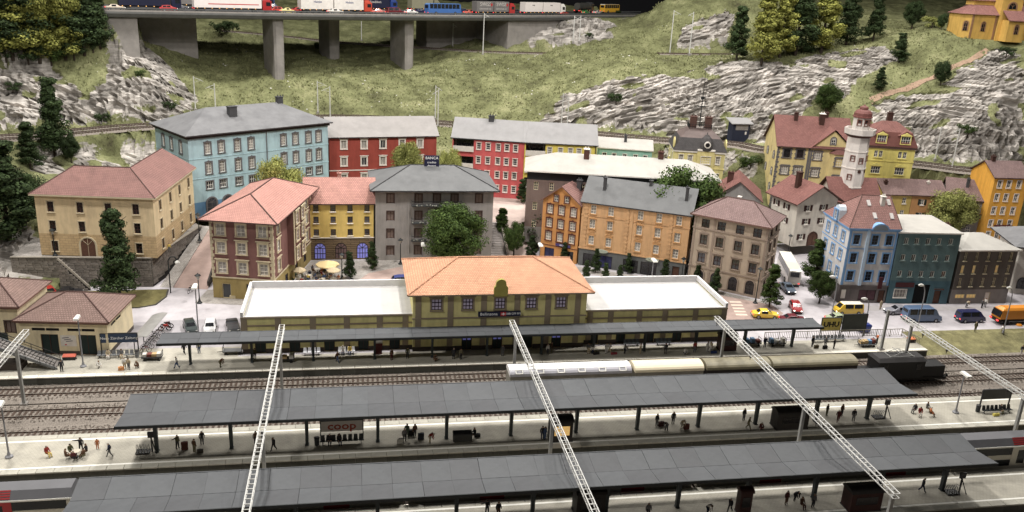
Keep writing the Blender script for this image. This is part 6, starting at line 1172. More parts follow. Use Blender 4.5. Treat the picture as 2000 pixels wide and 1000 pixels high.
# ------------------------------------------------------------------ platform furniture
seat_g = mat('seat_grey', (112, 114, 116), .5, .1); seat_d = mat('seat_dark', (44, 48, 50), .5, .1); seat_w = mat('seat_white', (206, 206, 210), .5, .05); frame_d = mat('frame_dark', (46, 46, 48), .5)
def seats(p, n, m, label, rz=0, sp=.62):
    t = thing('seat_row', label, 'bench', p, rz); mb = MB(); mb.box(-n*sp/2, n*sp/2, -.05, .05, .34, .42); [mb.box(x-.04, x+.04, -.25, .25, 0, .06).box(x-.04, x+.04, -.04, .04, 0, .36) for x in (-n*sp/2+.3, n*sp/2-.3)]; mb.obj('beam', frame_d, t)
    me = MB().hexa([(-.27, -.28, .42), (.27, -.28, .42), (.25, .2, .4), (-.25, .2, .4)], [(-.27, -.28, .5), (.27, -.28, .5), (.25, .22, .48), (-.25, .22, .48)]).hexa([(-.25, .14, .42), (.25, .14, .42), (.25, .24, .42), (-.25, .24, .42)], [(-.2, .3, 1.0), (.2, .3, 1.0), (.2, .38, .98), (-.2, .38, .98)]).mesh('seat', m)
    for k in range(n): link('seat', me, t, Matrix.Translation((-n*sp/2+sp*(k+.5), 0, 0)))
    return t
def board(p, w, h, z, m, label, txt=None, tm=None, ts=.6, name='sign_board', sx=1.0, fm=None, bold=0.0, cat='sign'):
    t = thing(name, label, cat, p); MB().box(-w/2, w/2, -.07, .07, z, z+h).obj('panel', m, t)
    for x in (-w/2-.06, w/2+.06): MB().box(x-.06, x+.06, -.09, .09, 0, z+h+.05).obj('post', frame_d, t)
    MB().box(-w/2, w/2, -.1, .1, z+h, z+h+.09).obj('top_rail', fm or frame_d, t)
    if txt: text(txt, ts, tm, t, TR(0, -.085, z+h*.5), sx=sx, bold=bold)
    return t
p = G(228, 699); seats(p+Vector((-1.0, .1, 0)), 5, seat_g, 'row of grey seats under the blue newspaper board'); seats(p+Vector((1.9, .1, 0)), 3, seat_g, 'three grey seats at the right end of the newspaper board'); board(p+Vector((.3, .9, 0)), 4.6, 1.3, 1.9, mat('blue_board', (52, 70, 100), .5), 'blue newspaper advertising board over platform seats', 'Neue Zürcher Zeitung', wl, .52)
p = G(668, 866); seats(p, 8, seat_d, 'row of dark seats below the coop board'); board(p+Vector((0, .75, 0)), 4.7, 1.35, 1.2, mat('board_white', (176, 170, 164), .6), 'white advertising board reading coop on the middle platform', 'coop', mat('coop_red', (150, 58, 44), .5), 1.35, sx=1.2, bold=.03)
p = G(1946, 806); seats(p, 7, seat_d, 'row of dark seats at the right end of the middle platform'); board(p+Vector((.2, .9, 0)), 4.2, 1.35, 1.6, mat('board_grey', (70, 70, 68), .6), 'dark grey advertising board at the right end of the middle platform', name='sign_board')
p = G(1618, 667); seats(p, 9, seat_g, 'long row of grey seats by the platform railing'); 
for px, n, m_, lab in ((610, 4, seat_w, 'white seats against the station wall, left one'), (677, 4, seat_w, 'white seats with sitting travellers at the station wall'), (1239, 4, seat_d, 'dark seats against the station wall right of the lit doors'), (1304, 4, seat_d, 'dark seats near the right end of the station wall')): seats(Vector((G(px, 684).x, 113.0, 0)), n, m_, lab)
q = D(1622, 641, 114.6); board((q.x, 114.6, 0), 3.2, 2.2, .9, mat('uhu_yellow', (216, 192, 82), .6), 'yellow billboard with black lettering UHU by the railing', 'UHU', black, 1.15, 'billboard', 1.1, bold=.05); board((q.x+3.9, 114.4, 0), 4.0, 2.9, .8, mat('board_slate', (72, 76, 72), .7), 'plain dark slate billboard right of the yellow one', name='billboard')
def shed(p, w, d, h, m, rm_, label, lit=None, name='platform_kiosk'):
    t = thing(name, label, 'kiosk', p); MB().box(-w/2, w/2, -d/2, d/2, .05, h).obj('body', m, t); MB().box(-w/2-.06, w/2+.06, -d/2-.06, d/2+.06, 0, .1).obj('plinth', frame_d, t); n = 6; MB().prism([(-w/2-.12, (d/2+.12)*math.cos(pi*k/n), h+.45*math.sin(pi*k/n)) for k in range(n+1)], (w+.24, 0, 0)).obj('roof', rm_, t)
    MB().box(-w*.35, w*.35, -d/2-.04, -d/2-.005, .9, h-.5).obj('window', lit or darkglass, t); return t
kd = mat('kiosk_dark', (48, 44, 42), .6, .15); kr = mat('kiosk_red', (72, 40, 36), .6, .15); shed(G(1093, 856), 2.6, 1.8, 2.6, kd, kd, 'dark kiosk with a warm lit opening on the middle platform', mat('warm_opening', (236, 182, 96), .5, .3, 3, emit=.6)); shed(G(1540, 832), 4.2, 1.8, 2.2, kd, kd, 'dark shelter box at the right end under the middle canopy'); shed(G(1148, 1000), 3.0, 1.8, 2.7, kd, kd, 'dark shelter at the bottom picture edge under the nearest canopy'); shed(G(1450, 1000), 1.3, 1.0, 2.6, kr, kr, 'narrow red brown cabinet by a column of the nearest canopy'); shed(G(1680, 990), 3.6, 1.8, 2.3, kr, kd, 'long dark red kiosk on the nearest platform'); shed(G(1418, 682), 2.6, 1.4, 2.3, kr, kd, 'brick red cabin under the right end of the station canopy')
t = thing('grit_bin', 'plain grey box on the middle platform beside a sitting person', 'bin', G(903, 860)); MB().box(-1.1, 1.1, -.4, .4, .05, .95).obj('body', mat('bin_grey', (62, 62, 60), .7), t); MB().hexa([(-1.15, -.45, .95), (1.15, -.45, .95), (1.15, .45, .95), (-1.15, .45, .95)], [(-1.1, -.4, 1.05), (1.1, -.4, 1.05), (1.1, .4, 1.15), (-1.1, .4, 1.15)]).obj('lid', frame_d, t)
def bin_(p, label, m=seat_d): t = thing('litter_bin', label, 'bin', p); MB().lathe([(.26, 0), (.3, .85), (.3, .9)], 10).obj('body', m, t); MB().lathe([(.33, .9), (.33, .98), (.2, 1.02)], 10).obj('rim', frame_d, t)
bin_(G(619, 869), 'round dark litter bin left of the coop seats'); bin_(G(1909, 804), 'round dark litter bin left of the right platform seats'); bin_(G(268, 697), 'round grey litter bin right of the newspaper board seats', seat_g)
def rack(p, label, rz=0):
    t = thing('trolley_stand', label, 'trolley', p, rz); mb = MB(); mb.box(-.75, .75, -.5, .5, .05, .14); mb.obj('base', frame_d, t); [MB().tube([(x, -.4, .1), (x, -.4, .95), (x, .1, .95), (x, .35, .1)], .035, 5).obj('hoop', mastg, t) for x in (-.6, -.3, 0, .3, .6)]
    mb = MB(); mb.bar((.95, 0, 0), (.95, 0, 2.3), .14).bar((1.5, -.5, 0), (.95, 0, 1.7), .09).box(.6, 1.3, -.1, .1, 1.8, 2.5); mb.obj('sign_post', frame_d, t)
rack(G(280, 883), 'luggage trolley stand at the left end of the middle canopy'); rack(G(1715, 815), 'luggage trolley stand at the right end of the middle canopy'); rack(G(1858, 962), 'luggage trolley stand at the right end of the nearest canopy')
par = [mat('parcel_%d' % i, c, .7, .1) for i, c in enumerate(((150, 110, 70), (120, 60, 50), (200, 196, 186), (90, 130, 170), (180, 150, 100)))]
def cart(p, label, load=0, rz=0, m=frame_d, rails=True):
    t = thing('baggage_cart', label, 'cart', p, rz); MB().box(-1.3, 1.3, -.6, .6, .42, .54).obj('deck', m, t); me = MB().cyl((0, -.06, .2), (0, .06, .2), .2, .2, 10).mesh('wheel', whl)
    for x in (-.9, .9):
        for y in (-.55, .55): link('wheel', me, t, Matrix.Translation((x, y, 0)))
    MB().bar((-1.3, 0, .35), (-2.1, 0, .25), .06).obj('drawbar', frame_d, t)
    if rails:
        for s in (-1, 1): mb = MB(); mb.bar((s*1.27, -.55, .5), (s*1.27, -.55, 1.25), .06).bar((s*1.27, .55, .5), (s*1.27, .55, 1.25), .06).bar((s*1.27, -.55, 1.2), (s*1.27, .55, 1.2), .06).bar((s*1.27, -.55, .85), (s*1.27, .55, .85), .05); mb.obj('end_rail', frame_d, t)
    rg = random.Random(int(p[0]*100))
    for k in range(load): x = -.95+k*1.9/max(1, load-1); w_ = rg.uniform(.22, .34); MB().box(x-w_, x+w_, -.4, .35, .545, .545+rg.uniform(.35, .7)).obj('parcel', par[rg.randrange(5)], t)
cart(G(298, 702), 'loaded baggage cart beside the newspaper seats', 4); cart(G(1692, 676), 'baggage cart with parcels near the platform end', 4, m=seat_g); cart(G(455, 690), 'empty flat baggage cart left of the station', 0, rails=True, m=seat_g); cart(G(556, 706), 'dark loaded baggage cart under the station canopy', 3); cart(G(1468, 674), 'dark baggage cart by the railing under the canopy end', 3); cart(G(1516, 674), 'baggage cart with pale parcels at the last canopy column', 3)
t = thing('ticket_machine', 'red ticket machine on the platform by the station wall', 'machine', Vector((G(740, 690).x, 112.9, 0))); MB().box(-.45, .45, -.3, .3, 0, 1.7).obj('body', mat('machine_red', (110, 40, 42), .5), t); MB().box(-.4, .4, -.34, -.3, 1.75, 2.1).box(-.5, .5, -.32, .3, 1.7, 2.15).obj('lamp_box', lampw, t)
for px, py, lab in ((847, 690, 'second'), ): pass
def bollard(p, label): t = thing('signal_bollard', label, 'bollard', p); MB().cyl((0, 0, 0), (0, 0, .95), .16, .14, 8).obj('post', frame_d, t); MB().cyl((0, 0, .95), (0, 0, 1.3), .2, .17, 8).obj('cap', mat('orange_cap', (226, 116, 62), .5), t)
bollard(G(1712, 670), 'short bollard with orange cap near the baggage cart'); 
t = thing('fire_box', 'small box with orange red lid at the platform end', 'box', G(1779, 668)); MB().box(-.6, .6, -.3, .3, 0, .55).obj('body', frame_d, t); MB().hexa([(-.65, -.35, .55), (.65, -.35, .55), (.65, .35, .55), (-.65, .35, .55)], [(-.6, -.3, .62), (.6, -.3, .62), (.6, .3, .78), (-.6, .3, .78)]).obj('lid', M['orange_cap'], t)
t = thing('sand_box', 'small black box with red lid before the freight shed', 'box', G(136, 702)); MB().box(-.8, .8, -.3, .3, 0, .5).obj('body', frame_d, t); MB().hexa([(-.85, -.35, .5), (.85, -.35, .5), (.85, .35, .5), (-.85, .35, .5)], [(-.8, -.3, .56), (.8, -.3, .56), (.8, .3, .72), (-.8, .3, .72)]).obj('lid', mat('lid_red', (206, 92, 70), .5), t)
# railing along the platform back
def fence(pts, h, label, m, sp=.3):
    t = thing('railing', label, 'railing', (0, 0, 0)); mb = MB()
    for a, b2 in zip(pts[:-1], pts[1:]):
        a, b2 = Vector(a), Vector(b2); L_ = (b2-a).length; MB().bar(a+Vector((0, 0, h)), b2+Vector((0, 0, h)), .08).obj('top_rail', m, t); MB().bar(a+Vector((0, 0, .18)), b2+Vector((0, 0, .18)), .06).obj('bottom_rail', m, t)
        for k in range(int(L_/sp)): p = a+(b2-a)*(k*sp/L_); mb.bar(p+Vector((0, 0, .18)), p+Vector((0, 0, h)), .05)
        for k in range(int(L_/2.4)+1): p = a+(b2-a)*min(1, k*2.4/L_); MB().bar(p, p+Vector((0, 0, h+.05)), .1).obj('post', m, t)
    kind(mb.obj('bars', m, t), 'stuff')
fence([(62.5, 113.9, 0), (86.2, 113.9, 0), (86.9, 110.0, 0)], 1.25, 'pale metal railing along the back of the house platform', mat('railing_pale', (132, 126, 112), .6))
# footbridge stair at the left edge
fs = thing('footbridge_stairs', 'steep grey footbridge stairs at the left picture edge', 'stairs', G(108, 722)); sg_ = mat('stair_grey', (118, 112, 108), .8, .15); n = 24
for k in range(n): MB().box(-.42*(k+1), -.42*k, 0, 2.2, .21*k+.04, .21*(k+1)).obj('step', sg_, fs)
for y in (-.12, 2.22): MB().hexa([(.3, y, -.02), (-.42*n, y, .21*n-.5), (-.42*n, y+.1, .21*n-.5), (.3, y+.1, -.02)], [(.3, y, .3), (-.42*n, y, .21*n+.2), (-.42*n, y+.1, .21*n+.2), (.3, y+.1, .3)]).obj('stringer', seat_g, fs); MB().bar((0, y, 1.1), (-.42*n, y, .21*n+1.1), .07).bar((0, y, .7), (-.42*n, y, .21*n+.7), .05).obj('hand_rail', frame_d, fs); [MB().bar((-.42*k, y, .21*k), (-.42*k, y, .21*k+1.1), .06).obj('rail_post', frame_d, fs) for k in range(0, n, 4)]
MB().box(-10.5, -4, .1, 2.1, 0, .9).obj('stair_base', st_b, fs)
# shelter over the bicycles
sp = G(285, 690); bs_ = thing('bicycle_shelter', 'curved pale roof over the bicycle stand in the car park', 'shelter', (0, 0, 0)); c0, c1 = G(258, 665, 2.2), G(300, 612, 2.6); u = (c1-c0); u.z = 0; L_ = u.length; u.normalize(); v = Vector((u.y, -u.x, 0)); mb = MB(); n = 8; vs = []
for k in range(n+1):
    t = k/n; off = -.2+2.2*t; z = 2.0+.75*math.sin(pi*.5*t+.35)
    vs += [c0+v*off+Vector((0, 0, z-c0.z)), c0+u*L_+v*off+Vector((0, 0, z-c0.z)), c0+v*off+Vector((0, 0, z+.06-c0.z)), c0+u*L_+v*off+Vector((0, 0, z+.06-c0.z))]
mb.add(vs, [q for k in range(n) for q in ((4*k+2, 4*k+3, 4*k+7, 4*k+6), (4*k+1, 4*k, 4*k+4, 4*k+5))]); mb.obj('roof', mat('shelter_roof', (132, 130, 126), .5), bs_)
for t in (.1, .5, .9): p = c0+u*L_*t-v*.1; MB().bar((p.x, p.y, 0), (p.x, p.y, 2.2), .1).obj('post', frame_d, bs_)
def bike(p, rz, col, label, motor=False):
    t = thing('motorcycle' if motor else 'bicycle', label, 'motorcycle' if motor else 'bicycle', p, rz); cm = mat('paint_%d_%d_%d' % col, col, .4, .1); me = MB()
    for k in range(12): a0, a1 = 2*pi*k/12, 2*pi*(k+1)/12; me.bar((.33*math.cos(a0), 0, .33+.33*math.sin(a0)), (.33*math.cos(a1), 0, .33+.33*math.sin(a1)), .12 if motor else .045)
    wm = me.mesh('wheel', whl); link('wheel', wm, t, Matrix.Translation((-.55, 0, 0))); link('wheel', wm, t, Matrix.Translation((.55, 0, 0))); r = .05 if not motor else .09
    MB().bar((-.55, 0, .33), (-.15, 0, .85), r).bar((-.1, 0, .35), (.4, 0, .85), r).bar((-.15, 0, .8), (.4, 0, .85), r if not motor else .3).bar((.55, 0, .33), (.4, 0, .95), r).obj('frame', cm, t); MB().bar((.4, -.3, 1.0), (.4, .3, 1.0), .05).obj('handlebar', frame_d, t); MB().box(-.4 if motor else -.3, 0, -.12, .12, .85, .93).obj('saddle', black, t)
for k in range(6):
    p = c0+u*(L_*(.12+.13*k))+v*1.15; bike((p.x, p.y, 0), math.atan2(v.y, v.x)+.2, ((130, 40, 36), (40, 60, 44), (60, 60, 70), (90, 96, 60), (40, 40, 44), (120, 60, 40))[k], ('first', 'second', 'third', 'fourth', 'fifth', 'sixth')[k]+' bicycle from the platform under the curved shelter roof')
for k, (col, lab) in enumerate((((190, 44, 36), 'red motorcycle at the far end of the bicycle shelter'), ((60, 24, 26), 'dark motorcycle behind the red one'))): p = c0+u*(L_*.98+k*.9)+v*1.5; bike((p.x, p.y, 0), math.atan2(v.y, v.x)+.2, col, lab, True)
bike(G(372, 571), 1.2, (40, 40, 42), 'black bicycle leaning by the ramp wall')
# ------------------------------------------------------------------ vehicles
headl = mat('head_light', (255, 250, 235), .3, 0, emit=3.0); taill = mat('tail_light', (255, 60, 60), .3, 0, emit=1.6); carglass = mat('car_glass', (34, 36, 40), .12, .2, 2, spec=.6); tyre = mat('tyre', (28, 28, 28), .8); rimm = mat('rim', (150, 150, 152), .35, .1, 3, metal=.6); plate = mat('number_plate', (220, 214, 180), .6)
def paint(c): return mat('car_paint_%d_%d_%d' % c, c, .3, .04, 2, spec=.5, coat=.4)
KINDS = {  # stations: x, top, cabin?
 'sedan': dict(st=[(-2.2, .72, 0), (-2.08, .92, 0), (-1.5, .98, 0), (-.9, 1.38, 1), (.25, 1.42, 1), (1.0, .96, 0), (1.9, .84, 0), (2.2, .6, 0)], w=.86, belt=.9, wheels=(-1.3, 1.35), r=.33),
 'hatch': dict(st=[(-1.95, .7, 0), (-1.88, .98, 0), (-1.55, 1.36, 1), (-.6, 1.45, 1), (.35, 1.42, 1), (1.0, .98, 0), (1.7, .84, 0), (1.95, .6, 0)], w=.84, belt=.92, wheels=(-1.2, 1.2), r=.32),
 'beetle': dict(st=[(-2.0, .55, 0), (-1.85, .85, 0), (-1.3, 1.15, 0), (-.6, 1.45, 1), (.2, 1.46, 1), (.75, 1.0, 0), (1.5, .85, 0), (1.9, .55, 0)], w=.78, belt=.95, wheels=(-1.2, 1.2), r=.33),
 'open': dict(st=[(-2.1, .7, 0), (-2.0, .9, 0), (-1.2, .92, 0), (-1.1, .7, 0), (.3, .7, 0), (.45, .95, 0), (1.9, .82, 0), (2.15, .6, 0)], w=.86, belt=.85, wheels=(-1.3, 1.35), r=.33),
 'van': dict(st=[(-2.4, 1.0, 0), (-2.36, 1.85, 1), (-2.2, 1.98, 1), (1.1, 1.98, 1), (1.3, 1.9, 1), (1.95, 1.15, 0), (2.3, .95, 0), (2.4, .6, 0)], w=.92, belt=1.12, wheels=(-1.5, 1.5), r=.34),
 'minibus': dict(st=[(-3.2, 1.2, 0), (-3.1, 2.3, 1), (-2.9, 2.5, 1), (1.5, 2.5, 1), (1.9, 2.3, 1), (2.6, 1.3, 0), (3.1, 1.05, 0), (3.25, .6, 0)], w=1.0, belt=1.35, wheels=(-2.0, 2.1), r=.36),
 'coach': dict(st=[(-5.9, 1.0, 0), (-5.85, 3.0, 1), (-5.5, 3.3, 1), (5.2, 3.3, 1), (5.6, 3.0, 1), (5.9, 1.2, 0), (5.95, .8, 0)], w=1.25, belt=1.7, wheels=(-3.3, 3.6), r=.5),
 'bus': dict(st=[(-5.0, 1.0, 0), (-4.98, 2.9, 1), (-4.8, 3.1, 1), (4.6, 3.1, 1), (4.9, 2.9, 1), (5.0, 1.2, 0), (5.02, .8, 0)], w=1.22, belt=1.6, wheels=(-2.6, 3.0), r=.48)}
VM = {}
def car_meshes(kd):
    if kd in VM: return VM[kd]
    K = KINDS[kd]; st, w, belt = K['st'], K['w'], K['belt']; mb = MB(); rings = []; xm = max(abs(st[0][0]), st[-1][0])
    for x, zt, c in st:
        hw = w*(1-.10*(abs(x)/xm)**6); b_ = min(belt, zt-.05); hr = hw*(.80 if c and w < 1 else .94); rings.append([(x, -hw*.92, .26), (x, -hw, .5), (x, -hw, b_), (x, -hr, zt-.04), (x, -hr*.9, zt), (x, hr*.9, zt), (x, hr, zt-.04), (x, hw, b_), (x, hw, .5), (x, hw*.92, .26)])
    n = 10; vs = [p for r in rings for p in r]; fs = [(i*n+j, i*n+(j+1) % n, (i+1)*n+(j+1) % n, (i+1)*n+j) for i in range(len(rings)-1) for j in range(n)]; fs += [tuple(range(n))[::-1], tuple(range((len(rings)-1)*n, len(rings)*n))]
    mb.add(vs, fs); out = {'body': mb}
    gl = []
    def sub(a, b2, c, d, u0, u1, v0, v1, o):
        a, b2, c, d = map(Vector, (a, b2, c, d)); f = lambda u, v: (a*(1-u)+b2*u)*(1-v)+(d*(1-u)+c*u)*v; nr = (b2-a).cross(d-a).normalized()*o; q = [f(u0, v0), f(u1, v0), f(u1, v1), f(u0, v1)]
        return MB().add([p+nr for p in q]+[p-nr*.5 for p in q], [(0, 1, 2, 3), (0, 4, 5, 1), (1, 5, 6, 2), (2, 6, 7, 3), (3, 7, 4, 0)])
    cab = [i for i in range(len(st)) if st[i][2]]
    if cab:
        i0, i1 = cab[0], cab[-1]
        for i in range(i0-1, i1+1):
            if i+1 >= len(st): continue
            A, B_ = rings[i], rings[i+1]; both = st[i][2] and st[i+1][2]
            if both and st[i+1][0]-st[i][0] > .5:
                for s in (2, 7):
                    L_ = st[i+1][0]-st[i][0]; k = max(1, round(L_/1.35)); 
                    for j in range(k):
                        u0, u1 = (j+.06)/k, (j+.94)/k
                        q = sub(A[2], B_[2], B_[3], A[3], u0, u1, .1, .92, .015) if s == 2 else sub(B_[7], A[7], A[6], B_[6], 1-u1, 1-u0, .1, .92, .015); gl.append(('side_window', q))
            elif i == i1: gl.append(('windscreen', sub(B_[4], B_[5], A[5], A[4], .06, .94, .08, .9, .02)))
            elif i == i0-1: gl.append(('rear_window', sub(A[5], A[4], B_[4], B_[5], .08, .92, .1 if w < 1 and st[i][1] > .85 and st[i+1][0]-st[i][0] > .2 else .45, .9, .02)))
    out['gl'] = gl; xf, xr = st[-1][0], st[0][0]
    out['me'] = {'glass': [(nm, q.mesh(nm, carglass)) for nm, q in gl], 'wheel': MB().cyl((0, -.1, 0), (0, .1, 0), K['r'], K['r'], 14).mesh('wheel', tyre), 'rim': MB().cyl((0, -.115, 0), (0, .115, 0), K['r']*.6, K['r']*.6, 10).mesh('rim', rimm)}
    VM[kd] = out; return out
def car(kd, p, rz, col, label, col2=None, lights=True, group=None, nm=None, cat=None):
    o = car_meshes(kd); K = KINDS[kd]; name = nm or ({'coach': 'coach', 'bus': 'bus', 'van': 'van', 'minibus': 'minibus'}.get(kd, 'car')); t = thing(name, label, cat or {'minibus': 'van', 'coach': 'bus'}.get(name, name), p, rz, group)
    key = ('b', kd, col, col2)
    if key not in VM:
        b_ = MB(); b_.v = list(o['body'].v); b_.f = list(o['body'].f); n = 10; ns = len(K['st'])-1
        b_.m = [1 if (j % n) in (3, 4, 5) and i < ns*n and K['st'][j//n][2] and K['st'][min(ns, j//n+1)][2] else 0 for i, j in enumerate(range(len(b_.f)))]; VM[key] = b_.mesh('body', [paint(col), paint(col2 or col)])
    link('body', VM[key], t)
    for nm_, me in o['me']['glass']: link(nm_, me, t)
    for x in K['wheels']:
        for s in (-1, 1): w_ = link('wheel', o['me']['wheel'], t, Matrix.Translation((x, s*(K['w']-.08), K['r']))); link('rim', o['me']['rim'], w_)
    xf, xr, w = K['st'][-1][0], K['st'][0][0], K['w']*.7; kh = ('l', kd)
    if kh not in VM: VM[kh] = (MB().ball((0, 0, 0), .07, .15, .1, 8, 4).mesh('headlight', headl), MB().box(-.04, .04, -.16, .16, -.1, .1).mesh('tail_light', taill), MB().box(-.02, .02, -.26, .26, -.06, .06).mesh('number_plate', plate), MB().box(-.06, .06, -K['w']*.9, K['w']*.9, -.09, .09).mesh('bumper', frame_d))
    for s in (-1, 1):
        for nm_, me, x, z in (('headlight', VM[kh][0], xf-.02, .62), ('tail_light', VM[kh][1], xr, .72)):
            l_ = link(nm_, me, t, Matrix.Translation((x, s*w, z)))
            if not lights: l_.material_slots[0].link = 'OBJECT'; l_.material_slots[0].material = mat('unlit_lamp', (170, 168, 164), .25, .05) if nm_ == 'headlight' else mat('unlit_tail', (120, 30, 30), .3, .05)
    for x in (xf, xr): link('bumper', VM[kh][3], t, Matrix.Translation((x, 0, .38)))
    link('number_plate', VM[kh][2], t, Matrix.Translation((xr-.05, 0, .55))); return t
for a in (('hatch', (372, 645), -1.25, (40, 52, 52), 'dark green car parked left of the station'), ('hatch', (411, 645), -1.5, (206, 206, 208), 'white car parked between two dark cars'), ('open', (455, 642), -1.35, (58, 60, 64), 'dark grey open car parked at the station corner'), ('hatch', (97, 578), -1.0, (196, 44, 34), 'red car parked behind the freight shed'), ('sedan', (133, 578), .15, (40, 40, 44), 'black car parked behind the freight shed'),
          ('hatch', (787, 553), .1, (46, 60, 130), 'blue car behind the station roof edge'), ('sedan', (680, 558), .1, (50, 44, 44), 'dark car half hidden behind the station parapet'), ('sedan', (1494, 620), -.2, (236, 196, 40), 'bright yellow car crossing the junction'), ('hatch', (1553, 606), -1.85, (178, 36, 40), 'red estate car driving towards the station'), ('sedan', (1537, 568), -1.65, (92, 108, 128), 'grey blue car following behind the white coach'), ('sedan', (1548, 630), -.1, (110, 26, 40), 'dark red car behind the canopy end'),
          ('sedan', (1637, 628), 0.0, (164, 176, 138), 'pale green car beside the slate billboard'), ('sedan', (1752, 612), pi, (150, 150, 160), 'silver car with lit headlamps behind the blue minibus')):
    car(a[0], G(*a[1]), a[2], a[3], a[4], lights=not any(w in a[4] for w in ('parked', 'behind the station roof', 'parapet')))
car('van', G(1655, 612), pi-.05, (222, 176, 30), 'yellow camper van with white roof', (232, 226, 210)); car('minibus', G(1798, 626), -.03, (82, 108, 146), 'blue minibus on the main street'); car('van', G(1893, 627), 0.0, (34, 40, 92), 'navy blue van following the minibus'); car('coach', Vector((80.7, 142.0, 0)), 1.27, (196, 190, 180), 'white touring coach climbing the side street', (240, 234, 214))
t = thing('street_sweeper', 'orange street sweeper at the right picture edge', 'truck', G(1978, 630), 0.0); om = paint((232, 136, 24))
MB().hexa([(-3.6, -1.1, 1.1), (3.0, -1.1, 1.1), (3.0, 1.1, 1.1), (-3.6, 1.1, 1.1)], [(-3.3, -1.0, 2.6), (3.0, -1.0, 2.6), (3.0, 1.0, 2.6), (-3.3, 1.0, 2.6)]).hexa([(-3.3, -1.0, 2.6), (3.0, -1.0, 2.6), (3.0, 1.0, 2.6), (-3.3, 1.0, 2.6)], [(-2.7, -.7, 2.95), (2.6, -.7, 2.95), (2.6, .7, 2.95), (-2.7, .7, 2.95)]).obj('hopper', om, t); MB().box(3.0, 4.6, -1.05, 1.05, .8, 2.8).obj('cab', om, t); MB().box(4.58, 4.64, -.95, .95, 1.6, 2.6).obj('windscreen', carglass, t); MB().box(-3.8, 4.6, -.85, .85, .6, 1.1).obj('chassis', under_m, t); MB().hexa([(-3.75, -1.0, 1.5), (-3.5, -1.0, 1.3), (-3.5, 1.0, 1.3), (-3.75, 1.0, 1.5)], [(-3.5, -1, 2.5), (-3.3, -1, 2.5), (-3.3, 1, 2.5), (-3.5, 1, 2.5)]).obj('rear_hatch', carglass, t)
for x in (-2.2, 3.4):
    for s in (-1, 1): MB().cyl((x, s*.95-.15, .5), (x, s*.95+.15, .5), .5, .5, 14).obj('wheel', tyre, t)
for s in (-.8, .8): MB().box(-3.9, -3.78, s-.25, s+.25, .75, 1.0).obj('tail_light', taill, t)
MB().cyl((.2, -1.2, .05), (.2, -1.2, .3), .55, .35, 12).obj('brush', om, t)
t = thing('waste_container', 'blue waste container behind the slate billboard', 'container', G(1686, 648)); MB().hexa([(-.8, -.5, .15), (.8, -.5, .15), (.8, .5, .15), (-.8, .5, .15)], [(-1, -.6, 1.2), (1, -.6, 1.2), (1, .6, 1.2), (-1, .6, 1.2)]).obj('body', paint((34, 56, 150)), t); MB().hexa([(-1.05, -.65, 1.2), (1.05, -.65, 1.2), (1.05, .65, 1.2), (-1.05, .65, 1.2)], [(-.9, -.5, 1.4), (.9, -.5, 1.4), (.9, .5, 1.4), (-.9, .5, 1.4)]).obj('lid', paint((30, 48, 130)), t); [MB().cyl((x, -.4, .1), (x, .4, .1), .1, .1, 8).obj('wheel', tyre, t) for x in (-.6, .6)]
# traffic on the bridge
HPX = [P(p)[0] for p in HW]
def on_hw(px, off):
    best = None
    for i in range(len(HW)-1):
        a, b2 = HW[i]+hn[i]*off, HW[i+1]+hn[i+1]*off; x0, x1 = P(a)[0], P(b2)[0]
        if x0 <= px <= x1: t = (px-x0)/(x1-x0); p = a+(b2-a)*t; d = b2-a; return Vector((p.x, p.y, HWZ+.035)), math.atan2(d.y, d.x)
    i = len(HW)-2; return HW[i]+hn[i]*off, 0
TG = 'traffic jam on the motorway bridge'
def hcar(kd, px, off, col, label, col2=None): p, r = on_hw(px, off); return car(kd, p, r, col, label, col2, group=TG)
for a in (('hatch', 330, 4, (196, 60, 60), 'red car behind the white lorry on the bridge'), ('beetle', 562, 3, (222, 206, 130), 'pale yellow round car on the bridge'), ('sedan', 583, 7, (190, 60, 56), 'red car beside the pale yellow round car'), ('van', 770, 3.2, (110, 28, 34), 'maroon van on the bridge'), ('hatch', 803, 4, (226, 222, 214), 'white car between maroon van and blue bus'), ('sedan', 820, 10, (40, 44, 80), 'dark blue car behind the white one on the bridge'), ('beetle', 1143, 6, (60, 140, 70), 'green round car near the bridge end'),
          ('sedan', 738, 6.5, (220, 120, 110), 'pale red car right of the red lorry'), ('sedan', 918, 7, (220, 110, 90), 'pale red car left of the container lorry'), ('sedan', 225, 4, (206, 190, 170), 'beige car at the left bridge end'), ('sedan', 350, 11, (120, 120, 126), 'grey car in the third lane behind the striped lorry'), ('hatch', 545, 7, (200, 60, 50), 'red hatchback behind the pale yellow round car'), ('sedan', 655, 3.2, (206, 200, 190), 'cream car before the second pale trailer'), ('hatch', 700, 11, (150, 40, 44), 'red hatchback in the third lane beside the red lorry'), ('sedan', 850, 11, (170, 170, 176), 'silver car behind the blue bus'), ('hatch', 905, 11, (44, 60, 110), 'blue hatchback behind the blue bus front'), ('sedan', 1100, 4, (180, 60, 50), 'red car at the right bridge end'), ('hatch', 1008, 11, (90, 90, 96), 'grey hatchback behind the container lorry'), ('sedan', 1165, 4.5, (196, 190, 180), 'pale car before the yellow post bus'), ('sedan', 450, 11, (60, 62, 68), 'dark car in the third lane behind the striped lorry cab'), ('van', 528, 12, (70, 80, 100), 'grey van in the far lane of the bridge')): hcar(*a)
hcar('coach', 865, 4, (58, 104, 176), 'blue touring bus on the bridge', (96, 134, 190)); hcar('bus', 1190, 8, (232, 170, 30), 'yellow post bus with white roof by the tunnel', (226, 220, 206))
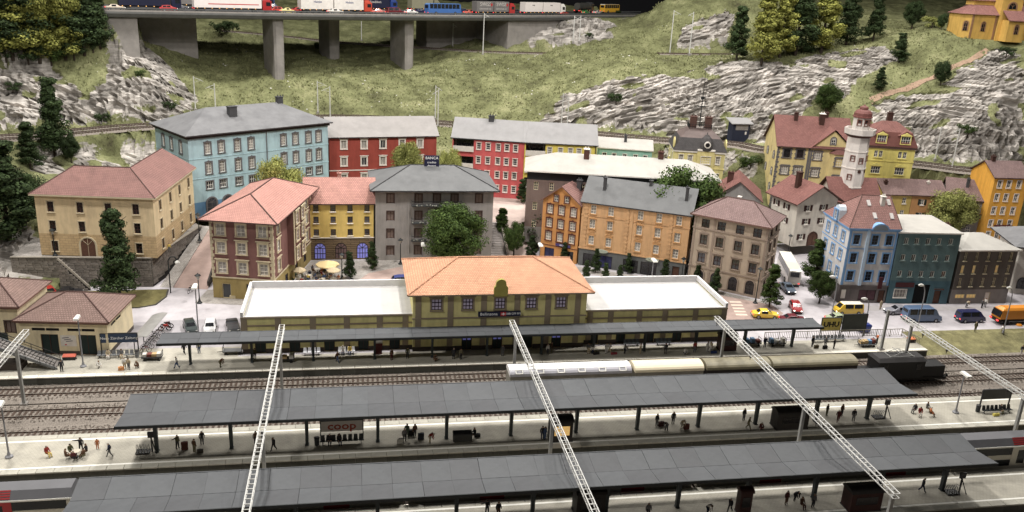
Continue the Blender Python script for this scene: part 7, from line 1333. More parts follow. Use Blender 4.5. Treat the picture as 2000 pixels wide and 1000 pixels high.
def lorry(px, off, boxes, cabc, label, texts=(), tank=False):
    p, r = on_hw(px, off); t = thing('lorry', label, 'truck', p, r, TG); x = 0; cm = paint(cabc)
    for k, (L_, h, m_) in enumerate(boxes):
        x0 = x; x += L_
        if tank: MB().cyl((x0, 0, 2.3), (x-.3, 0, 2.3), 1.25, 1.25, 14).obj('tank', m_, t)
        else: MB().box(x0, x-.3, -1.25, 1.25, 1.1, 1.1+h).obj('box', m_, t)
        MB().box(x0+.1, x-.4, -1.0, 1.0, .75, 1.1).obj('chassis', under_m, t)
        for q in (x0+1.0, x0+2.1, x-2.0):
            for s in (-1, 1): MB().cyl((q, s*1.0-.16, .48), (q, s*1.0+.16, .48), .48, .48, 12).obj('wheel', tyre, t)
        for q in range(int(L_/1.8)): MB().box(x0+.6+q*1.8, x0+.8+q*1.8, -1.28, -1.22, .9, 1.02).obj('marker_light', mat('amber_light', (255, 180, 90), .4, 0, emit=1.5), t)
        for s in (-.95, .95): MB().box(x0-.06, x0, s-.25, s+.25, .75, .98).obj('tail_light', taill, t)
        if k < len(texts) and texts[k]:
            for txt, dx, dz, sz, tm in texts[k]: text(txt, sz, tm, t, TR(x0+L_*dx, -1.27, 1.1+dz), bold=.01)
    MB().box(x+.0, x+2.3, -1.22, 1.22, .7, 3.0).obj('cab', cm, t); MB().hexa([(x+.2, -1.2, 3.0), (x+2.1, -1.2, 3.0), (x+2.1, 1.2, 3.0), (x+.2, 1.2, 3.0)], [(x+.2, -1.1, 3.7), (x+1.5, -1.1, 3.7), (x+1.5, 1.1, 3.7), (x+.2, 1.1, 3.7)]).obj('roof_fairing', cm, t); MB().box(x+2.28, x+2.34, -1.1, 1.1, 1.7, 2.8).box(x+.9, x+2.0, -1.25, -1.22, 1.8, 2.7).obj('cab_window', carglass, t)
    for s in (-1, 1): MB().cyl((x+1.3, s*1.0-.16, .5), (x+1.3, s*1.0+.16, .5), .5, .5, 12).obj('wheel', tyre, t)
    return t
wb = mat('lorry_white', (222, 212, 206), .5, .04); nb = mat('lorry_navy', (26, 30, 56), .5); gb = mat('lorry_grey', (110, 106, 104), .6); cb = mat('lorry_pale', (210, 204, 196), .5); dt = mat('print_dark', (70, 66, 66), .6); bt = mat('print_blue', (40, 60, 120), .6); rt = M['signal_red']
o = lorry(378, 4.4, [(17, 2.8, wb)], (176, 34, 36), 'white lorry with red stripe and red cab on the bridge'); MB().box(3.4, 16, -1.27, -1.255, 1.9, 2.1).obj('stripe', rt, o)
lorry(232, 7, [(12, 2.9, nb)], (30, 34, 60), 'dark navy lorry at the left bridge end'); lorry(585, 6, [(9.5, 2.6, cb), (9, 2.6, cb)], (196, 62, 40), 'red lorry with two pale trailers on the bridge', [[('Holcim', .5, 1.9, .8, bt)], [('Holcim', .5, 1.9, .8, bt)]])
lorry(926, 4.6, [(6.8, 3.0, gb), (6.2, 3.0, gb)], (186, 44, 44), 'grey container lorry lettered SWISS with red cab', [[('SWISS', .48, 2.15, 1.6, M['board_white']), ('CONTAINER AG', .48, .8, .62, M['board_white'])], [('SWISS', .46, 2.15, 1.5, M['board_white']), ('CONTAINER AG', .46, .8, .58, M['board_white'])]])
for o in [bpy.data.objects[n] for n in bpy.data.objects.keys() if n.startswith('lorry') and 'SWISS' in str(bpy.data.objects[n].get('label'))]:
    for x in (5.7, 12.0): MB().box(x-.5, x+.5, -1.28, -1.26, 3.0, 3.3).box(x-.15, x+.15, -1.28, -1.261, 2.65, 3.65).obj('cross_emblem', rt, o)
lorry(1020, 5.5, [(8.2, 2.9, wb), (8.2, 2.9, wb)], (226, 222, 214), 'white double lorry near the right bridge end', [[('coop', .45, 2.1, .6, dt)], [('coop', .45, 2.1, .6, dt)]]); lorry(1126, 11, [(9, 2.4, mat('tank_steel', (120, 118, 112), .3, .1, 1, metal=.7))], (60, 60, 64), 'steel tank lorry behind the green round car', tank=True); lorry(700, 16, [(10, 2.8, nb)], (34, 60, 130), 'dark lorry in the far lane behind the red one', [[('Spedition', .5, 1.7, 1.0, M['board_white'])]]); lorry(800, 17, [(8, 2.8, mat('lorry_olive', (130, 126, 100), .6))], (120, 116, 90), 'olive lorry in the far lane left of the blue bus'); lorry(300, 17, [(11, 3, gb)], (150, 60, 40), 'grey lorry in the far lane at the left bridge end'); lorry(430, 17, [(12, 3, wb)], (40, 60, 110), 'white lorry in the far lane behind the striped one')
# portal rock around the tunnel mouth is part of the hillside
# ------------------------------------------------------------------ trees
def leaf_mesh(name, m, seed, shape, h, r, ncl, nl, ls):
    rg = np.random.default_rng(seed); V = []
    for c in range(ncl):
        if shape == 'broad':
            while True:
                q = rg.uniform(-1, 1, 3)
                if .35 < np.linalg.norm(q) < 1: break
            ctr = np.array([q[0]*r*.82, q[1]*r*.82, h*.58+q[2]*h*.36]); rad = r*rg.uniform(.2, .36)
        elif shape == 'column':
            t = rg.uniform(0, 1)**.85; rr = r*(1.0-.72*t)*(0.8+.25*math.sin(t*17+seed)); a = rg.uniform(0, 2*pi); k = rg.uniform(.35, .9); ctr = np.array([math.cos(a)*rr*k, math.sin(a)*rr*k, h*(.09+.85*t)]); rad = r*rg.uniform(.26, .42)*(1.05-.5*t)
        else:
            q = rg.uniform(-1, 1, 3); ctr = np.array([q[0]*r*.75, q[1]*r*.75, h*.45+q[2]*h*.3]); rad = r*rg.uniform(.25, .4)
        d = rg.normal(size=(nl, 3)); d /= np.linalg.norm(d, axis=1)[:, None]; d *= rad*rg.uniform(.55, 1.05, nl)[:, None]; d[:, 2] *= .8; p = ctr+d
        a1 = rg.normal(size=(nl, 3)); a1 /= np.linalg.norm(a1, axis=1)[:, None]; n0 = d/np.linalg.norm(d, axis=1)[:, None]+a1*.45; t1 = np.cross(n0, a1); t1 /= np.linalg.norm(t1, axis=1)[:, None]; t2 = np.cross(n0, t1); t2 /= np.linalg.norm(t2, axis=1)[:, None]; s = (ls*rg.uniform(.6, 1.3, nl))[:, None]
        V.append(np.stack([p-t1*s, p+t2*s*.7, p+t1*s, p-t2*s*.7], 1))
    V = np.concatenate(V).reshape(-1, 3); n = len(V)//4; me = bpy.data.meshes.new(name); me.from_pydata(V.tolist(), [], np.arange(4*n).reshape(n, 4).tolist()); me.materials.append(m); return me
bark = mat('bark', (66, 56, 46), .95, .25, 3, .5, 8)
def trunk_mesh(h, r, shape, seed):
    rg = random.Random(seed); mb = MB(); top = h*(.85 if shape == 'column' else .5); rb = max(.12, r*.07); mb.cyl((0, 0, -.4), (0, 0, top*.5), rb, rb*.75, 8); mb.cyl((0, 0, top*.5), (rg.uniform(-.1, .1), 0, top), rb*.75, rb*.3, 7)
    for k in range(9 if shape != 'column' else 14):
        a = rg.uniform(0, 2*pi); z = top*rg.uniform(.35, .95); l = r*(.65 if shape == 'broad' else .5); mb.cyl((0, 0, z), (math.cos(a)*l, math.sin(a)*l, z+l*rg.uniform(.3, .9)), rb*.4, rb*.12, 5)
    return mb.mesh('trunk', bark)
LM = {'dark': leafmat('dark_leaves', (34, 48, 24), (60, 78, 40)), 'green': leafmat('green_leaves', (44, 62, 24), (74, 96, 38)), 'light': leafmat('light_leaves', (112, 118, 52), (158, 160, 80)), 'olive': leafmat('olive_leaves', (98, 102, 36), (142, 142, 58))}
TREE = {}
def tree_proto(shape, colr, v):
    k = (shape, colr, v)
    if k not in TREE:
        h, r = {'broad': (10, 4.6), 'column': (10, 2.2), 'bush': (2.2, 1.5)}[shape]; sd = hash((shape, v)) % 1000 if False else {'broad': 11, 'column': 37, 'bush': 71}[shape]+v*5
        ncl, nl, ls = {'broad': (90, 260, .135), 'column': (95, 150, .115), 'bush': (16, 110, .09)}[shape]
        TREE[k] = (leaf_mesh('crown', LM[colr], sd, shape, h, r, ncl, nl, ls), trunk_mesh(h, r, shape, sd), h)
    return TREE[k]
def tree(base, htot, shape, colr, v, label, wide=1.0, name=None, group=None):
    cm, tm, h = tree_proto(shape, colr, v); s = htot/h; t = thing(name or {'broad': 'broadleaf_tree', 'column': 'slender_tree', 'bush': 'bush'}[shape], label, 'tree' if shape != 'bush' else 'bush', base, R_.uniform(0, 6.28), group)
    mx = Matrix.Diagonal((s*wide, s*wide, s, 1)); link('crown', cm, t, mx); link('trunk', tm, t, mx)
def ztop(p, py):
    lo, hi = p[2], p[2]+60
    for _ in range(40):
        m_ = (lo+hi)/2
        if P((p[0], p[1], m_))[1] > py: lo = m_
        else: hi = m_
    return lo-p[2]
def ta(px, py, top, z, shape, colr, v, label, wide=1.0, group=None):
    p = G(px, py, z) if z is not None else hit(px, py); tree(p, ztop(p, top), shape, colr, v, label, wide, None, group)
ta(236, 592, 402, .1, 'column', 'dark', 0, 'tall dark tree standing before the stone retaining wall', 1.15)
SG = 'small dark trees on the station square'
for px, py, top, v, lab in ((683, 545, 488, 1, 'small dark tree left on the plaza, nearest the outdoor cafe'), (727, 526, 470, 2, 'small dark tree at the right arch of the yellow house'), (1101, 513, 472, 0, 'small dark tree before the orange gabled house'), (1143, 552, 506, 1, 'small dark tree just right of the station roof corner'), (1163, 532, 484, 2, 'small dark tree before the left shop sign'), (1181, 553, 512, 0, 'low dark tree before the bluish lit shop window'), (1209, 552, 515, 1, 'low dark tree left of the taller one before the tan house'), (1226, 534, 493, 2, 'taller dark tree left of the second shop sign'), (1297, 553, 505, 0, 'dark tree at the right end of the tan house'), (1360, 557, 515, 1, 'dark tree before the beige house, left of two'), (1395, 574, 522, 2, 'dark tree before the beige house, right of two')): ta(px, py, top, 0, 'column', 'dark', v, lab, 1.25, SG)
ta(885, 530, 396, 0, 'broad', 'green', 0, 'big round green tree before the grey bank house', 1.05); tp = lambda p, top, *a: tree(p, ztop(p, top), *a)
tp(Vector((D(546, 372, 161).x, 161, 4.0)), 302, 'broad', 'light', 1, 'light green tree before the blue house', .72); tp(Vector((D(796, 330, 177).x, 177, 4.0)), 273, 'broad', 'light', 2, 'light green tree left of the bank sign', .56); tp(Vector((D(881, 330, 176).x, 176, 4.0)), 288, 'broad', 'light', 0, 'light green tree right of the bank sign', .5)
ta(980, 462, 402, 1.5, 'column', 'green', 1, 'green tree at the top of the street stairs', 1.6); ta(1003, 500, 432, 0, 'broad', 'green', 1, 'green tree at the foot of the street stairs', .72); ta(1037, 503, 458, 0, 'column', 'dark', 2, 'small dark tree left of the orange gabled house', 1.5); ta(1046, 478, 366, 1.0, 'column', 'dark', 1, 'tall dark tree at the corner of the long brown house', 1.2); ta(1019, 396, 348, 4.0, 'column', 'dark', 0, 'small dark tree at the pink house wall', 1.5)
tp(Vector((61.2, 149.6, 0)), 323, 'broad', 'green', 0, 'big dark tree behind the tan house roof', .92); ta(1502, 600, 514, 0, 'column', 'green', 0, 'tree on the corner before the beige house', 1.3); ta(1590, 556, 466, 0, 'column', 'green', 2, 'tree beside the white coach', 1.7); ta(1600, 592, 527, 0, 'broad', 'green', 2, 'round tree before the pale house with blue frames', .85); ta(1846, 470, 366, 1, 'broad', 'light', 1, 'light green tree before the small row houses', 1.1); ta(1512, 452, 385, 1, 'column', 'green', 1, 'tree between beige house and white chalet', 1.3)
ta(108, 305, 145, None, 'column', 'dark', 2, 'tall dark tree standing before the hillside tracks', 1.2); ta(18, 470, 262, None, 'column', 'dark', 1, 'dark tree at the left picture edge above the rock', 1.6); ta(60, 330, 235, None, 'column', 'dark', 0, 'dark tree beside the left track, behind the cream house', 1.5); ta(-25, 420, 270, None, 'column', 'dark', 2, 'dark tree cut by the left picture edge', 1.6); ta(50, 440, 330, None, 'broad', 'dark', 1, 'dark bushy tree left of the cream house', 1.0); ta(140, 318, 262, None, 'broad', 'dark', 0, 'low dark tree behind the cream house roof', .8)
FG = 'trees of the left wood above the rock'
for px, py, top, sh, co, v, w, lab in ((25, 112, -60, 'column', 'olive', 0, 1.5, 'yellowish tree at the front of the left wood, first from the edge'), (78, 118, -50, 'column', 'olive', 1, 1.5, 'yellowish tree at the front of the left wood, second from the edge'), (128, 112, -40, 'column', 'olive', 2, 1.5, 'yellowish tree at the front of the left wood, third from the edge'), (165, 104, -30, 'column', 'dark', 0, 1.6, 'dark tree at the front of the left wood, next to the bridge end'), (196, 92, -20, 'column', 'dark', 1, 1.5, 'dark tree touching the left bridge abutment'), (0, 95, -80, 'column', 'dark', 2, 1.6, 'dark tree of the left wood on the picture edge'), (50, 96, -90, 'column', 'dark', 1, 1.7, 'dark tree deep in the left wood, between the yellowish ones'), (105, 92, -90, 'broad', 'olive', 0, .8, 'broad yellowish tree deep in the left wood'), (150, 84, -80, 'column', 'dark', 2, 1.7, 'dark tree deep in the left wood near the bridge')): ta(px, py, top, None, sh, co, v, lab, w, FG)
RG = 'trees on the right hilltop'
for px, py, top, sh, co, v, w, lab in ((1438, 118, 8, 'column', 'dark', 0, 1.3, 'dark tree at the left end of the right hilltop wood'), (1487, 122, -25, 'column', 'olive', 1, 1.4, 'yellowish tree second in the right hilltop wood'), (1522, 112, -40, 'column', 'olive', 0, 1.3, 'yellowish tree third in the right hilltop wood'), (1553, 108, -40, 'column', 'dark', 2, 1.6, 'dark tree fourth in the right hilltop wood'), (1603, 104, -40, 'column', 'olive', 2, 1.5, 'yellowish tree fifth in the right hilltop wood'), (1652, 88, -30, 'column', 'dark', 1, 1.5, 'dark tree sixth in the right hilltop wood'), (1705, 80, -20, 'column', 'dark', 0, 1.2, 'dark tree at the right end of the hilltop wood'), (1780, 58, 0, 'broad', 'dark', 2, .8, 'dark round tree left of the church'), (1838, 58, 25, 'broad', 'dark', 1, .7, 'small dark tree close to the church wall'), (1755, 122, 62, 'column', 'dark', 2, 1.8, 'dark tree on the grassy slope below the church'), (1716, 176, 128, 'column', 'dark', 1, 1.6, 'small dark tree on the grassy slope above the tower'), (1836, 168, 118, 'broad', 'dark', 0, .8, 'small dark tree beside the hillside path'), (1612, 224, 160, 'broad', 'green', 1, 1.0, 'green bush tree above the red institute roof'), (1820, 55, 30, 'bush', 'light', 0, 1.3, 'yellow green bush near the church')): ta(px, py, top, None, sh, co, v, lab, w, RG)
BG = 'dark bushes on the hillside'
for k, (px, py, h, lab) in enumerate(((275, 150, 1.8, 'dark bush on the big left rock face'), (203, 238, 2.6, 'dark bush at the foot of the left rock by the track'), (335, 215, 2.4, 'dark bush right of the left rock near the blue roof'), (25, 178, 2.2, 'dark bush on the rock at the left edge'), (625, 96, 2.2, 'dark bush beside the rear bridge pier'), (1150, 75, 2.0, 'dark bush on the pale rock near the bridge end'), (1208, 32, 2.4, 'dark bush beside the tunnel rock'), (1203, 200, 3.0, 'dark bush in the cleft of the middle cliff'), (1890, 265, 3, 'dark bush on the right cliff'), (1965, 110, 2.6, 'dark bush below the churchyard wall'), (430, 65, 4.0, 'dark bush in the shade of the left bridge span'), (455, 62, 3.4, 'second dark bush under the left bridge span'), (1465, 330, 3.5, 'dark bush in the gap left of the cream institute'), (1720, 350, 2.6, 'dark bush behind the small row houses'), (12, 116, 4.2, 'dark bush under the left wood at the picture edge'), (55, 120, 4.4, 'dark bush under the yellowish trees of the left wood, first'), (100, 122, 4.2, 'dark bush under the yellowish trees of the left wood, second'), (145, 112, 4.0, 'dark bush at the right foot of the left wood'), (182, 98, 3.6, 'dark bush beside the left bridge abutment'))): ta(px, py, py-12, None, 'bush', 'dark', k % 3, lab) if False else tree(hit(px, py), h, 'bush', 'dark' if k % 4 else 'green', k % 3, lab, 1.1, None, BG)
# ------------------------------------------------------------------ people
def pose_mesh(name, J, E_):
    me0 = bpy.data.meshes.new(name); me0.from_pydata([j[0] for j in J], [(a, b2) for a, b2 in E_], []); ob = bpy.data.objects.new(name, me0); COL.objects.link(ob); ob.modifiers.new('skin', 'SKIN')
    if not me0.skin_vertices: me0.attributes.update() if hasattr(me0.attributes, 'update') else None
    sv = me0.skin_vertices[0].data if me0.skin_vertices else None
    if sv is None:
        bpy.context.view_layer.objects.active = ob; bpy.ops.mesh.customdata_skin_add(); sv = me0.skin_vertices[0].data
    for i, j in enumerate(J): sv[i].radius = (j[1], j[1])
    sv[0].use_root = True; ss = ob.modifiers.new('sub', 'SUBSURF'); ss.levels = 1; ss.render_levels = 1
    dg = bpy.context.evaluated_depsgraph_get(); me = bpy.data.meshes.new_from_object(ob.evaluated_get(dg)); bpy.data.objects.remove(ob); me.name = 'person'
    me.materials.clear(); [me.materials.append(None) for _ in range(5)]; Jp = np.array([j[0] for j in J]); tg = [j[2] for j in J]
    for p in me.polygons: d = ((Jp-np.array(p.center))**2).sum(1)-np.array([j[1]**2 for j in J]); p.material_index = tg[int(d.argmin())]; p.use_smooth = True
    return me
SK, HA, SH, TRO, SHO = 0, 1, 2, 3, 4
def body(pel, ch, nk, hd, LK, LA, RK, RA, LE, LW, RE, RW, s=1.0):
    V = lambda *a: tuple(x*s for x in a); pel, ch, nk, hd = map(Vector, (pel, ch, nk, hd)); mid_ = (pel+ch)/2; J = [(pel, .14, TRO), (mid_, .13, SH), (ch, .155, SH), (nk, .06, SK), (nk+(hd-nk)*.55, .095, SK), (hd, .1, HA), (hd+(hd-nk)*.25+Vector((0, .02, 0)), .06, HA)]; E_ = [(0, 1), (1, 2), (2, 3), (3, 4), (4, 5), (5, 6)]
    for sx, K, A, El, Wr in ((-1, LK, LA, LE, LW), (1, RK, RA, RE, RW)):
        K, A, El, Wr = map(Vector, (K, A, El, Wr)); b_ = len(J); hip = pel+Vector((sx*.1, 0, -.06)); J += [(hip, .095, TRO), (K, .07, TRO), (A, .05, TRO), (A+Vector((sx*.01, -.14, -.05)), .045, SHO)]; E_ += [(0, b_), (b_, b_+1), (b_+1, b_+2), (b_+2, b_+3)]
        b_ = len(J); sh = ch+Vector((sx*.19, 0, .08)); J += [(sh, .07, SH), (El, .055, SH), (Wr, .042, SH), (Wr+(Wr-El).normalized()*.09, .042, SK)]; E_ += [(2, b_), (b_, b_+1), (b_+1, b_+2), (b_+2, b_+3)]
    return [(tuple(Vector(j[0])*s), j[1]*s*1.28, j[2]) for j in J], E_
POSES = {
 'standing': body((0, 0, .93), (0, 0, 1.33), (0, 0, 1.5), (0, -.02, 1.68), (-.11, -.02, .5), (-.12, .02, .09), (.11, -.02, .5), (.12, .02, .09), (-.27, .03, 1.14), (-.27, -.06, .9), (.27, .03, 1.14), (.27, -.06, .9)),
 'walking': body((0, 0, .92), (0, -.03, 1.32), (0, -.05, 1.49), (0, -.08, 1.66), (-.1, -.18, .5), (-.1, -.3, .1), (.1, .06, .5), (.1, .33, .14), (-.26, .1, 1.14), (-.26, .12, .9), (.26, -.1, 1.14), (.26, -.24, .96)),
 'waving': body((0, 0, .93), (0, 0, 1.33), (0, 0, 1.5), (0, -.02, 1.68), (-.14, -.02, .5), (-.17, .02, .09), (.13, -.02, .5), (.16, .02, .09), (-.45, -.05, 1.45), (-.72, -.1, 1.5), (.27, .03, 1.14), (.27, -.06, .9)),
 'bending': body((0, .12, .88), (0, -.2, 1.12), (0, -.36, 1.16), (0, -.5, 1.2), (-.12, -.04, .48), (-.13, .04, .09), (.12, -.02, .48), (.14, .1, .09), (-.2, -.32, .85), (-.14, -.42, .62), (.2, -.32, .85), (.14, -.42, .62)),
 'sitting': body((0, .1, .52), (0, .14, .95), (0, .12, 1.12), (0, .08, 1.3), (-.12, -.34, .5), (-.12, -.36, .09), (.12, -.34, .5), (.13, -.38, .09), (-.26, .06, .76), (-.18, -.18, .62), (.26, .06, .76), (.18, -.18, .62)),
 'crouching': body((0, .1, .36), (0, -.05, .72), (0, -.12, .87), (0, -.18, 1.03), (-.16, -.3, .46), (-.14, -.12, .09), (.16, -.3, .42), (.14, .02, .09), (-.26, -.22, .52), (-.12, -.4, .4), (.26, -.22, .52), (.12, -.4, .4))}
PM = {k: pose_mesh(k, *v) for k, v in POSES.items()}
def cloth(c): return mat('cloth_%d_%d_%d' % c, c, .85, .1, 4)
CC = dict(black=(48, 48, 52), navy=(38, 46, 74), grey=(104, 104, 106), brown=(98, 68, 48), beige=(176, 158, 126), white=(206, 202, 194), red=(150, 48, 42), blue=(66, 88, 130), green=(62, 78, 58), orange=(196, 110, 62), khaki=(112, 106, 78), maroon=(92, 40, 42), olive=(80, 80, 50), yellow=(206, 176, 74))
skinm = [mat('skin_a', (206, 164, 134), .7, .05), mat('skin_b', (176, 130, 100), .7, .05)]; hairs = [cloth((40, 30, 24)), cloth((92, 66, 40)), cloth((150, 140, 130))]; shoe = cloth((34, 30, 28)); NP = [0]
def person(p, pose, top, leg, rz, place, s=1.0, verb=None, grp=None):
    k = NP[0]; NP[0] += 1; f = 'person in %s top and %s trousers %s %s' % (top, leg, verb or pose, place); lab = f if top != leg and len(f.split()) <= 16 else 'person in %s %s %s' % (top, verb or pose, place)
    if len(lab.split()) > 16: print('LONG', lab)
    o = link('person', PM[pose]); o.location = p; o.rotation_euler = (0, 0, rz); o.scale = (s, s, s); tag(o, lab, 'person', grp)
    for i, m_ in enumerate((skinm[k % 2], hairs[k % 3], cloth(CC[top]), cloth(CC[leg]), shoe)): o.material_slots[i].link = 'OBJECT'; o.material_slots[i].material = m_
    return o
PL = [  # pixel foot, pose, top, trousers, turn, place
 (121, 726, 'standing', 'black', 'black', 0.3, 'at the foot of the footbridge stairs'), (192, 718, 'crouching', 'white', 'white', 1, 'right of the lamp before the freight shed'), (244, 721, 'standing', 'white', 'beige', .5, 'left of a pale pair on the house platform'), (252, 722, 'standing', 'beige', 'grey', -.4, 'right of a pale pair on the house platform'), (269, 718, 'crouching', 'brown', 'brown', -.6, 'near the loaded baggage cart'), (346, 719, 'walking', 'white', 'blue', -1.2, 'left of the first station canopy column'), (431, 717, 'bending', 'brown', 'khaki', 1.3, 'under the left end of the station canopy'), (360, 691, 'walking', 'black', 'black', .8, 'behind the left canopy end'), (389, 690, 'standing', 'khaki', 'blue', 0, 'right behind the first canopy column'), (498, 702, 'standing', 'olive', 'black', .4, 'by the second station canopy column'),
 (659, 708, 'walking', 'brown', 'blue', 1.0, 'between the third and fourth canopy columns'), (765, 703, 'standing', 'brown', 'maroon', .6, 'right of the fourth canopy column'), (796, 700, 'standing', 'olive', 'black', .2, 'two steps right of the fourth canopy column'), (849, 705, 'crouching', 'brown', 'brown', .9, 'at the fifth canopy column'), (886, 701, 'standing', 'black', 'black', 0, 'left of a pair before the lit station doors'), (900, 702, 'standing', 'khaki', 'black', .5, 'right of a pair before the lit station doors'), (981, 695, 'standing', 'grey', 'grey', -.3, 'before the station centre'),
 (1069, 693, 'standing', 'white', 'black', .4, 'before the rightmost lit station door'), (1077, 689, 'standing', 'brown', 'khaki', 1.5, 'close behind another by the lit door'), (1149, 691, 'standing', 'grey', 'beige', .1, 'left of a canopy column, with a child'), (1157, 691, 'standing', 'white', 'navy', -.5, 'beside a taller traveller under the canopy', .7), (1184, 690, 'standing', 'white', 'white', .2, 'left of the white pair under the canopy'), (1190, 690, 'walking', 'white', 'beige', 1.1, 'right of the white pair under the canopy'), (1220, 691, 'bending', 'grey', 'black', .6, 'behind the cream wagon'), (1250, 691, 'standing', 'beige', 'beige', .9, 'at the column behind the cream wagon'), (1299, 691, 'standing', 'black', 'black', -.2, 'behind the gap between two wagons'), (1337, 692, 'crouching', 'white', 'grey', .5, 'behind the dark brown wagon'), (1356, 688, 'standing', 'red', 'grey', 0, 'left of the gantry foot on the house platform'), (1381, 687, 'standing', 'white', 'white', .4, 'beside the brick red cabin, left of two'), (1388, 687, 'walking', 'beige', 'white', -1.0, 'beside the brick red cabin, right of two'), (1493, 678, 'standing', 'navy', 'navy', 0, 'between the baggage carts at the canopy end'),
 (1586, 677, 'standing', 'black', 'grey', .3, 'left of three before the long seat row'), (1611, 678, 'standing', 'grey', 'grey', -.3, 'middle of three before the long seat row'), (1628, 681, 'standing', 'black', 'black', .6, 'right of three before the long seat row'), (1719, 604, 'standing', 'beige', 'beige', .2, 'before the pale house shop window'), (1887, 601, 'bending', 'beige', 'grey', 1.5, 'on the pavement before the dark grey house'), (1917, 602, 'standing', 'grey', 'black', .3, 'before the white door of the dark grey house'), (1923, 600, 'standing', 'white', 'grey', -1, 'close to the white door of the dark grey house'), (1904, 647, 'standing', 'khaki', 'khaki', 0, 'on the grass edge before the navy van'), (1956, 647, 'crouching', 'white', 'beige', 1, 'at the foot of the street lamp by the sweeper'), (1994, 692, 'standing', 'black', 'white', 0, 'on the bank at the right picture edge', .9),
 (94, 892, 'sitting', 'red', 'yellow', 1.0, 'on a case, left of the group on the middle platform'), (159, 881, 'waving', 'black', 'black', .2, 'behind the seated group with arm stretched out'), (191, 877, 'standing', 'orange', 'orange', .3, 'right of the man with outstretched arm', .75), (215, 892, 'walking', 'navy', 'grey', -1.4, 'alone, left of the trolley stand'), (347, 876, 'waving', 'olive', 'black', .9, 'left of two cases under the middle canopy'), (380, 884, 'standing', 'brown', 'khaki', 2.5, 'near the second middle canopy column'), (395, 868, 'standing', 'black', 'black', .4, 'behind the second middle canopy column'), (500, 868, 'standing', 'brown', 'black', .4, 'at the gantry crossing the middle platform'),
 (535, 880, 'walking', 'black', 'black', -.8, 'left of the coop seats'), (790, 862, 'standing', 'grey', 'black', .2, 'with a white case, in front of another'), (795, 853, 'standing', 'green', 'green', 2.8, 'behind the one with the white case'), (810, 853, 'standing', 'brown', 'black', .5, 'beside black bags on the middle platform'), (840, 864, 'bending', 'red', 'beige', 1.2, 'left of the fifth middle canopy column'), (1059, 857, 'standing', 'black', 'navy', 0, 'left of the lit kiosk'), (1064, 858, 'standing', 'blue', 'blue', .8, 'right beside the lit kiosk'), (1282, 832, 'standing', 'black', 'grey', .4, 'left of four between two columns of the middle canopy'), (1301, 841, 'bending', 'grey', 'black', -.8, 'second of four between two columns of the middle canopy'), (1314, 828, 'standing', 'black', 'black', 0, 'third of four between two columns of the middle canopy'), (1331, 837, 'bending', 'beige', 'white', .5, 'beside a red brown case under the middle canopy'),
 (1452, 821, 'standing', 'black', 'grey', .3, 'behind two others left of the dark shelter box'), (1461, 838, 'walking', 'khaki', 'khaki', 1.0, 'stepping towards the dark shelter box'), (1485, 839, 'crouching', 'maroon', 'maroon', .2, 'at a column left of the dark shelter box'), (1509, 828, 'standing', 'grey', 'khaki', 0, 'leaning at the left end of the dark shelter box'), (1614, 812, 'standing', 'black', 'olive', .5, 'right of the dark shelter box'), (1636, 824, 'walking', 'maroon', 'maroon', -.5, 'in front, near the right end of the middle canopy'), (1643, 812, 'standing', 'brown', 'black', .3, 'behind another near the right end of the middle canopy'), (1666, 822, 'standing', 'black', 'grey', -.2, 'left of the last middle canopy column'),
 (1535, 985, 'standing', 'maroon', 'brown', .3, 'with a bag on the nearest platform'), (1552, 978, 'bending', 'black', 'black', .5, 'left of a column of the nearest canopy'), (1566, 992, 'sitting', 'brown', 'maroon', .2, 'low in front of a nearest canopy column'), (1587, 991, 'standing', 'grey', 'black', .1, 'right at a nearest canopy column'), (1800, 960, 'walking', 'black', 'navy', 1.2, 'left of the last column of the nearest canopy'), (1382, 1003, 'bending', 'white', 'navy', .5, 'left of the red brown cabinet'), (1425, 1000, 'walking', 'black', 'black', -1, 'close left of the red brown cabinet'), (951, 1004, 'waving', 'black', 'black', .3, 'at the bottom picture edge left of centre'), (973, 1008, 'standing', 'black', 'brown', .3, 'at the bottom picture edge near the centre'), (1265, 1010, 'standing', 'grey', 'black', 0, 'at the bottom picture edge right of centre')]
for a in PL: person(G(a[0], a[1]), a[2], a[3], a[4], a[5], a[6], a[7] if len(a) > 7 else 1.0)
for x, dy, tp, lg_, pl in ((212, 700, 'beige', 'white', 'on the grey seats under the newspaper board'), (238, 699, 'grey', 'beige', 'on the right seats under the newspaper board'), (644, 867, 'black', 'black', 'left on the coop seats'), (663, 867, 'black', 'navy', 'third from the left on the coop seats'), (1953, 807, 'black', 'olive', 'on the dark seats at the right platform end')): person(G(x, dy)+Vector((0, -.05, 0)), 'sitting', tp, lg_, R_.uniform(-.3, .3), pl)
for dx, tp, lg_, pl in ((-.5, 'white', 'navy', 'left on the white seats at the station wall'), (.45, 'yellow', 'blue', 'right on the white seats at the station wall')): person(Vector((G(677, 684).x+dx, 112.95, 0)), 'sitting', tp, lg_, 0, pl)
person(G(925, 855), 'sitting', 'black', 'black', -1.2, 'on a case right of the grey box')
def case(p, c, label, rz=0, w=.7, h=.5): t = thing('suitcase', label, 'suitcase', p, rz); MB().box(-w/2, w/2, -.15, .15, .02, h).obj('body', cloth(c), t); MB().tube([(-.12, 0, h), (-.1, 0, h+.09), (.1, 0, h+.09), (.12, 0, h)], .025, 5).obj('handle', black, t)
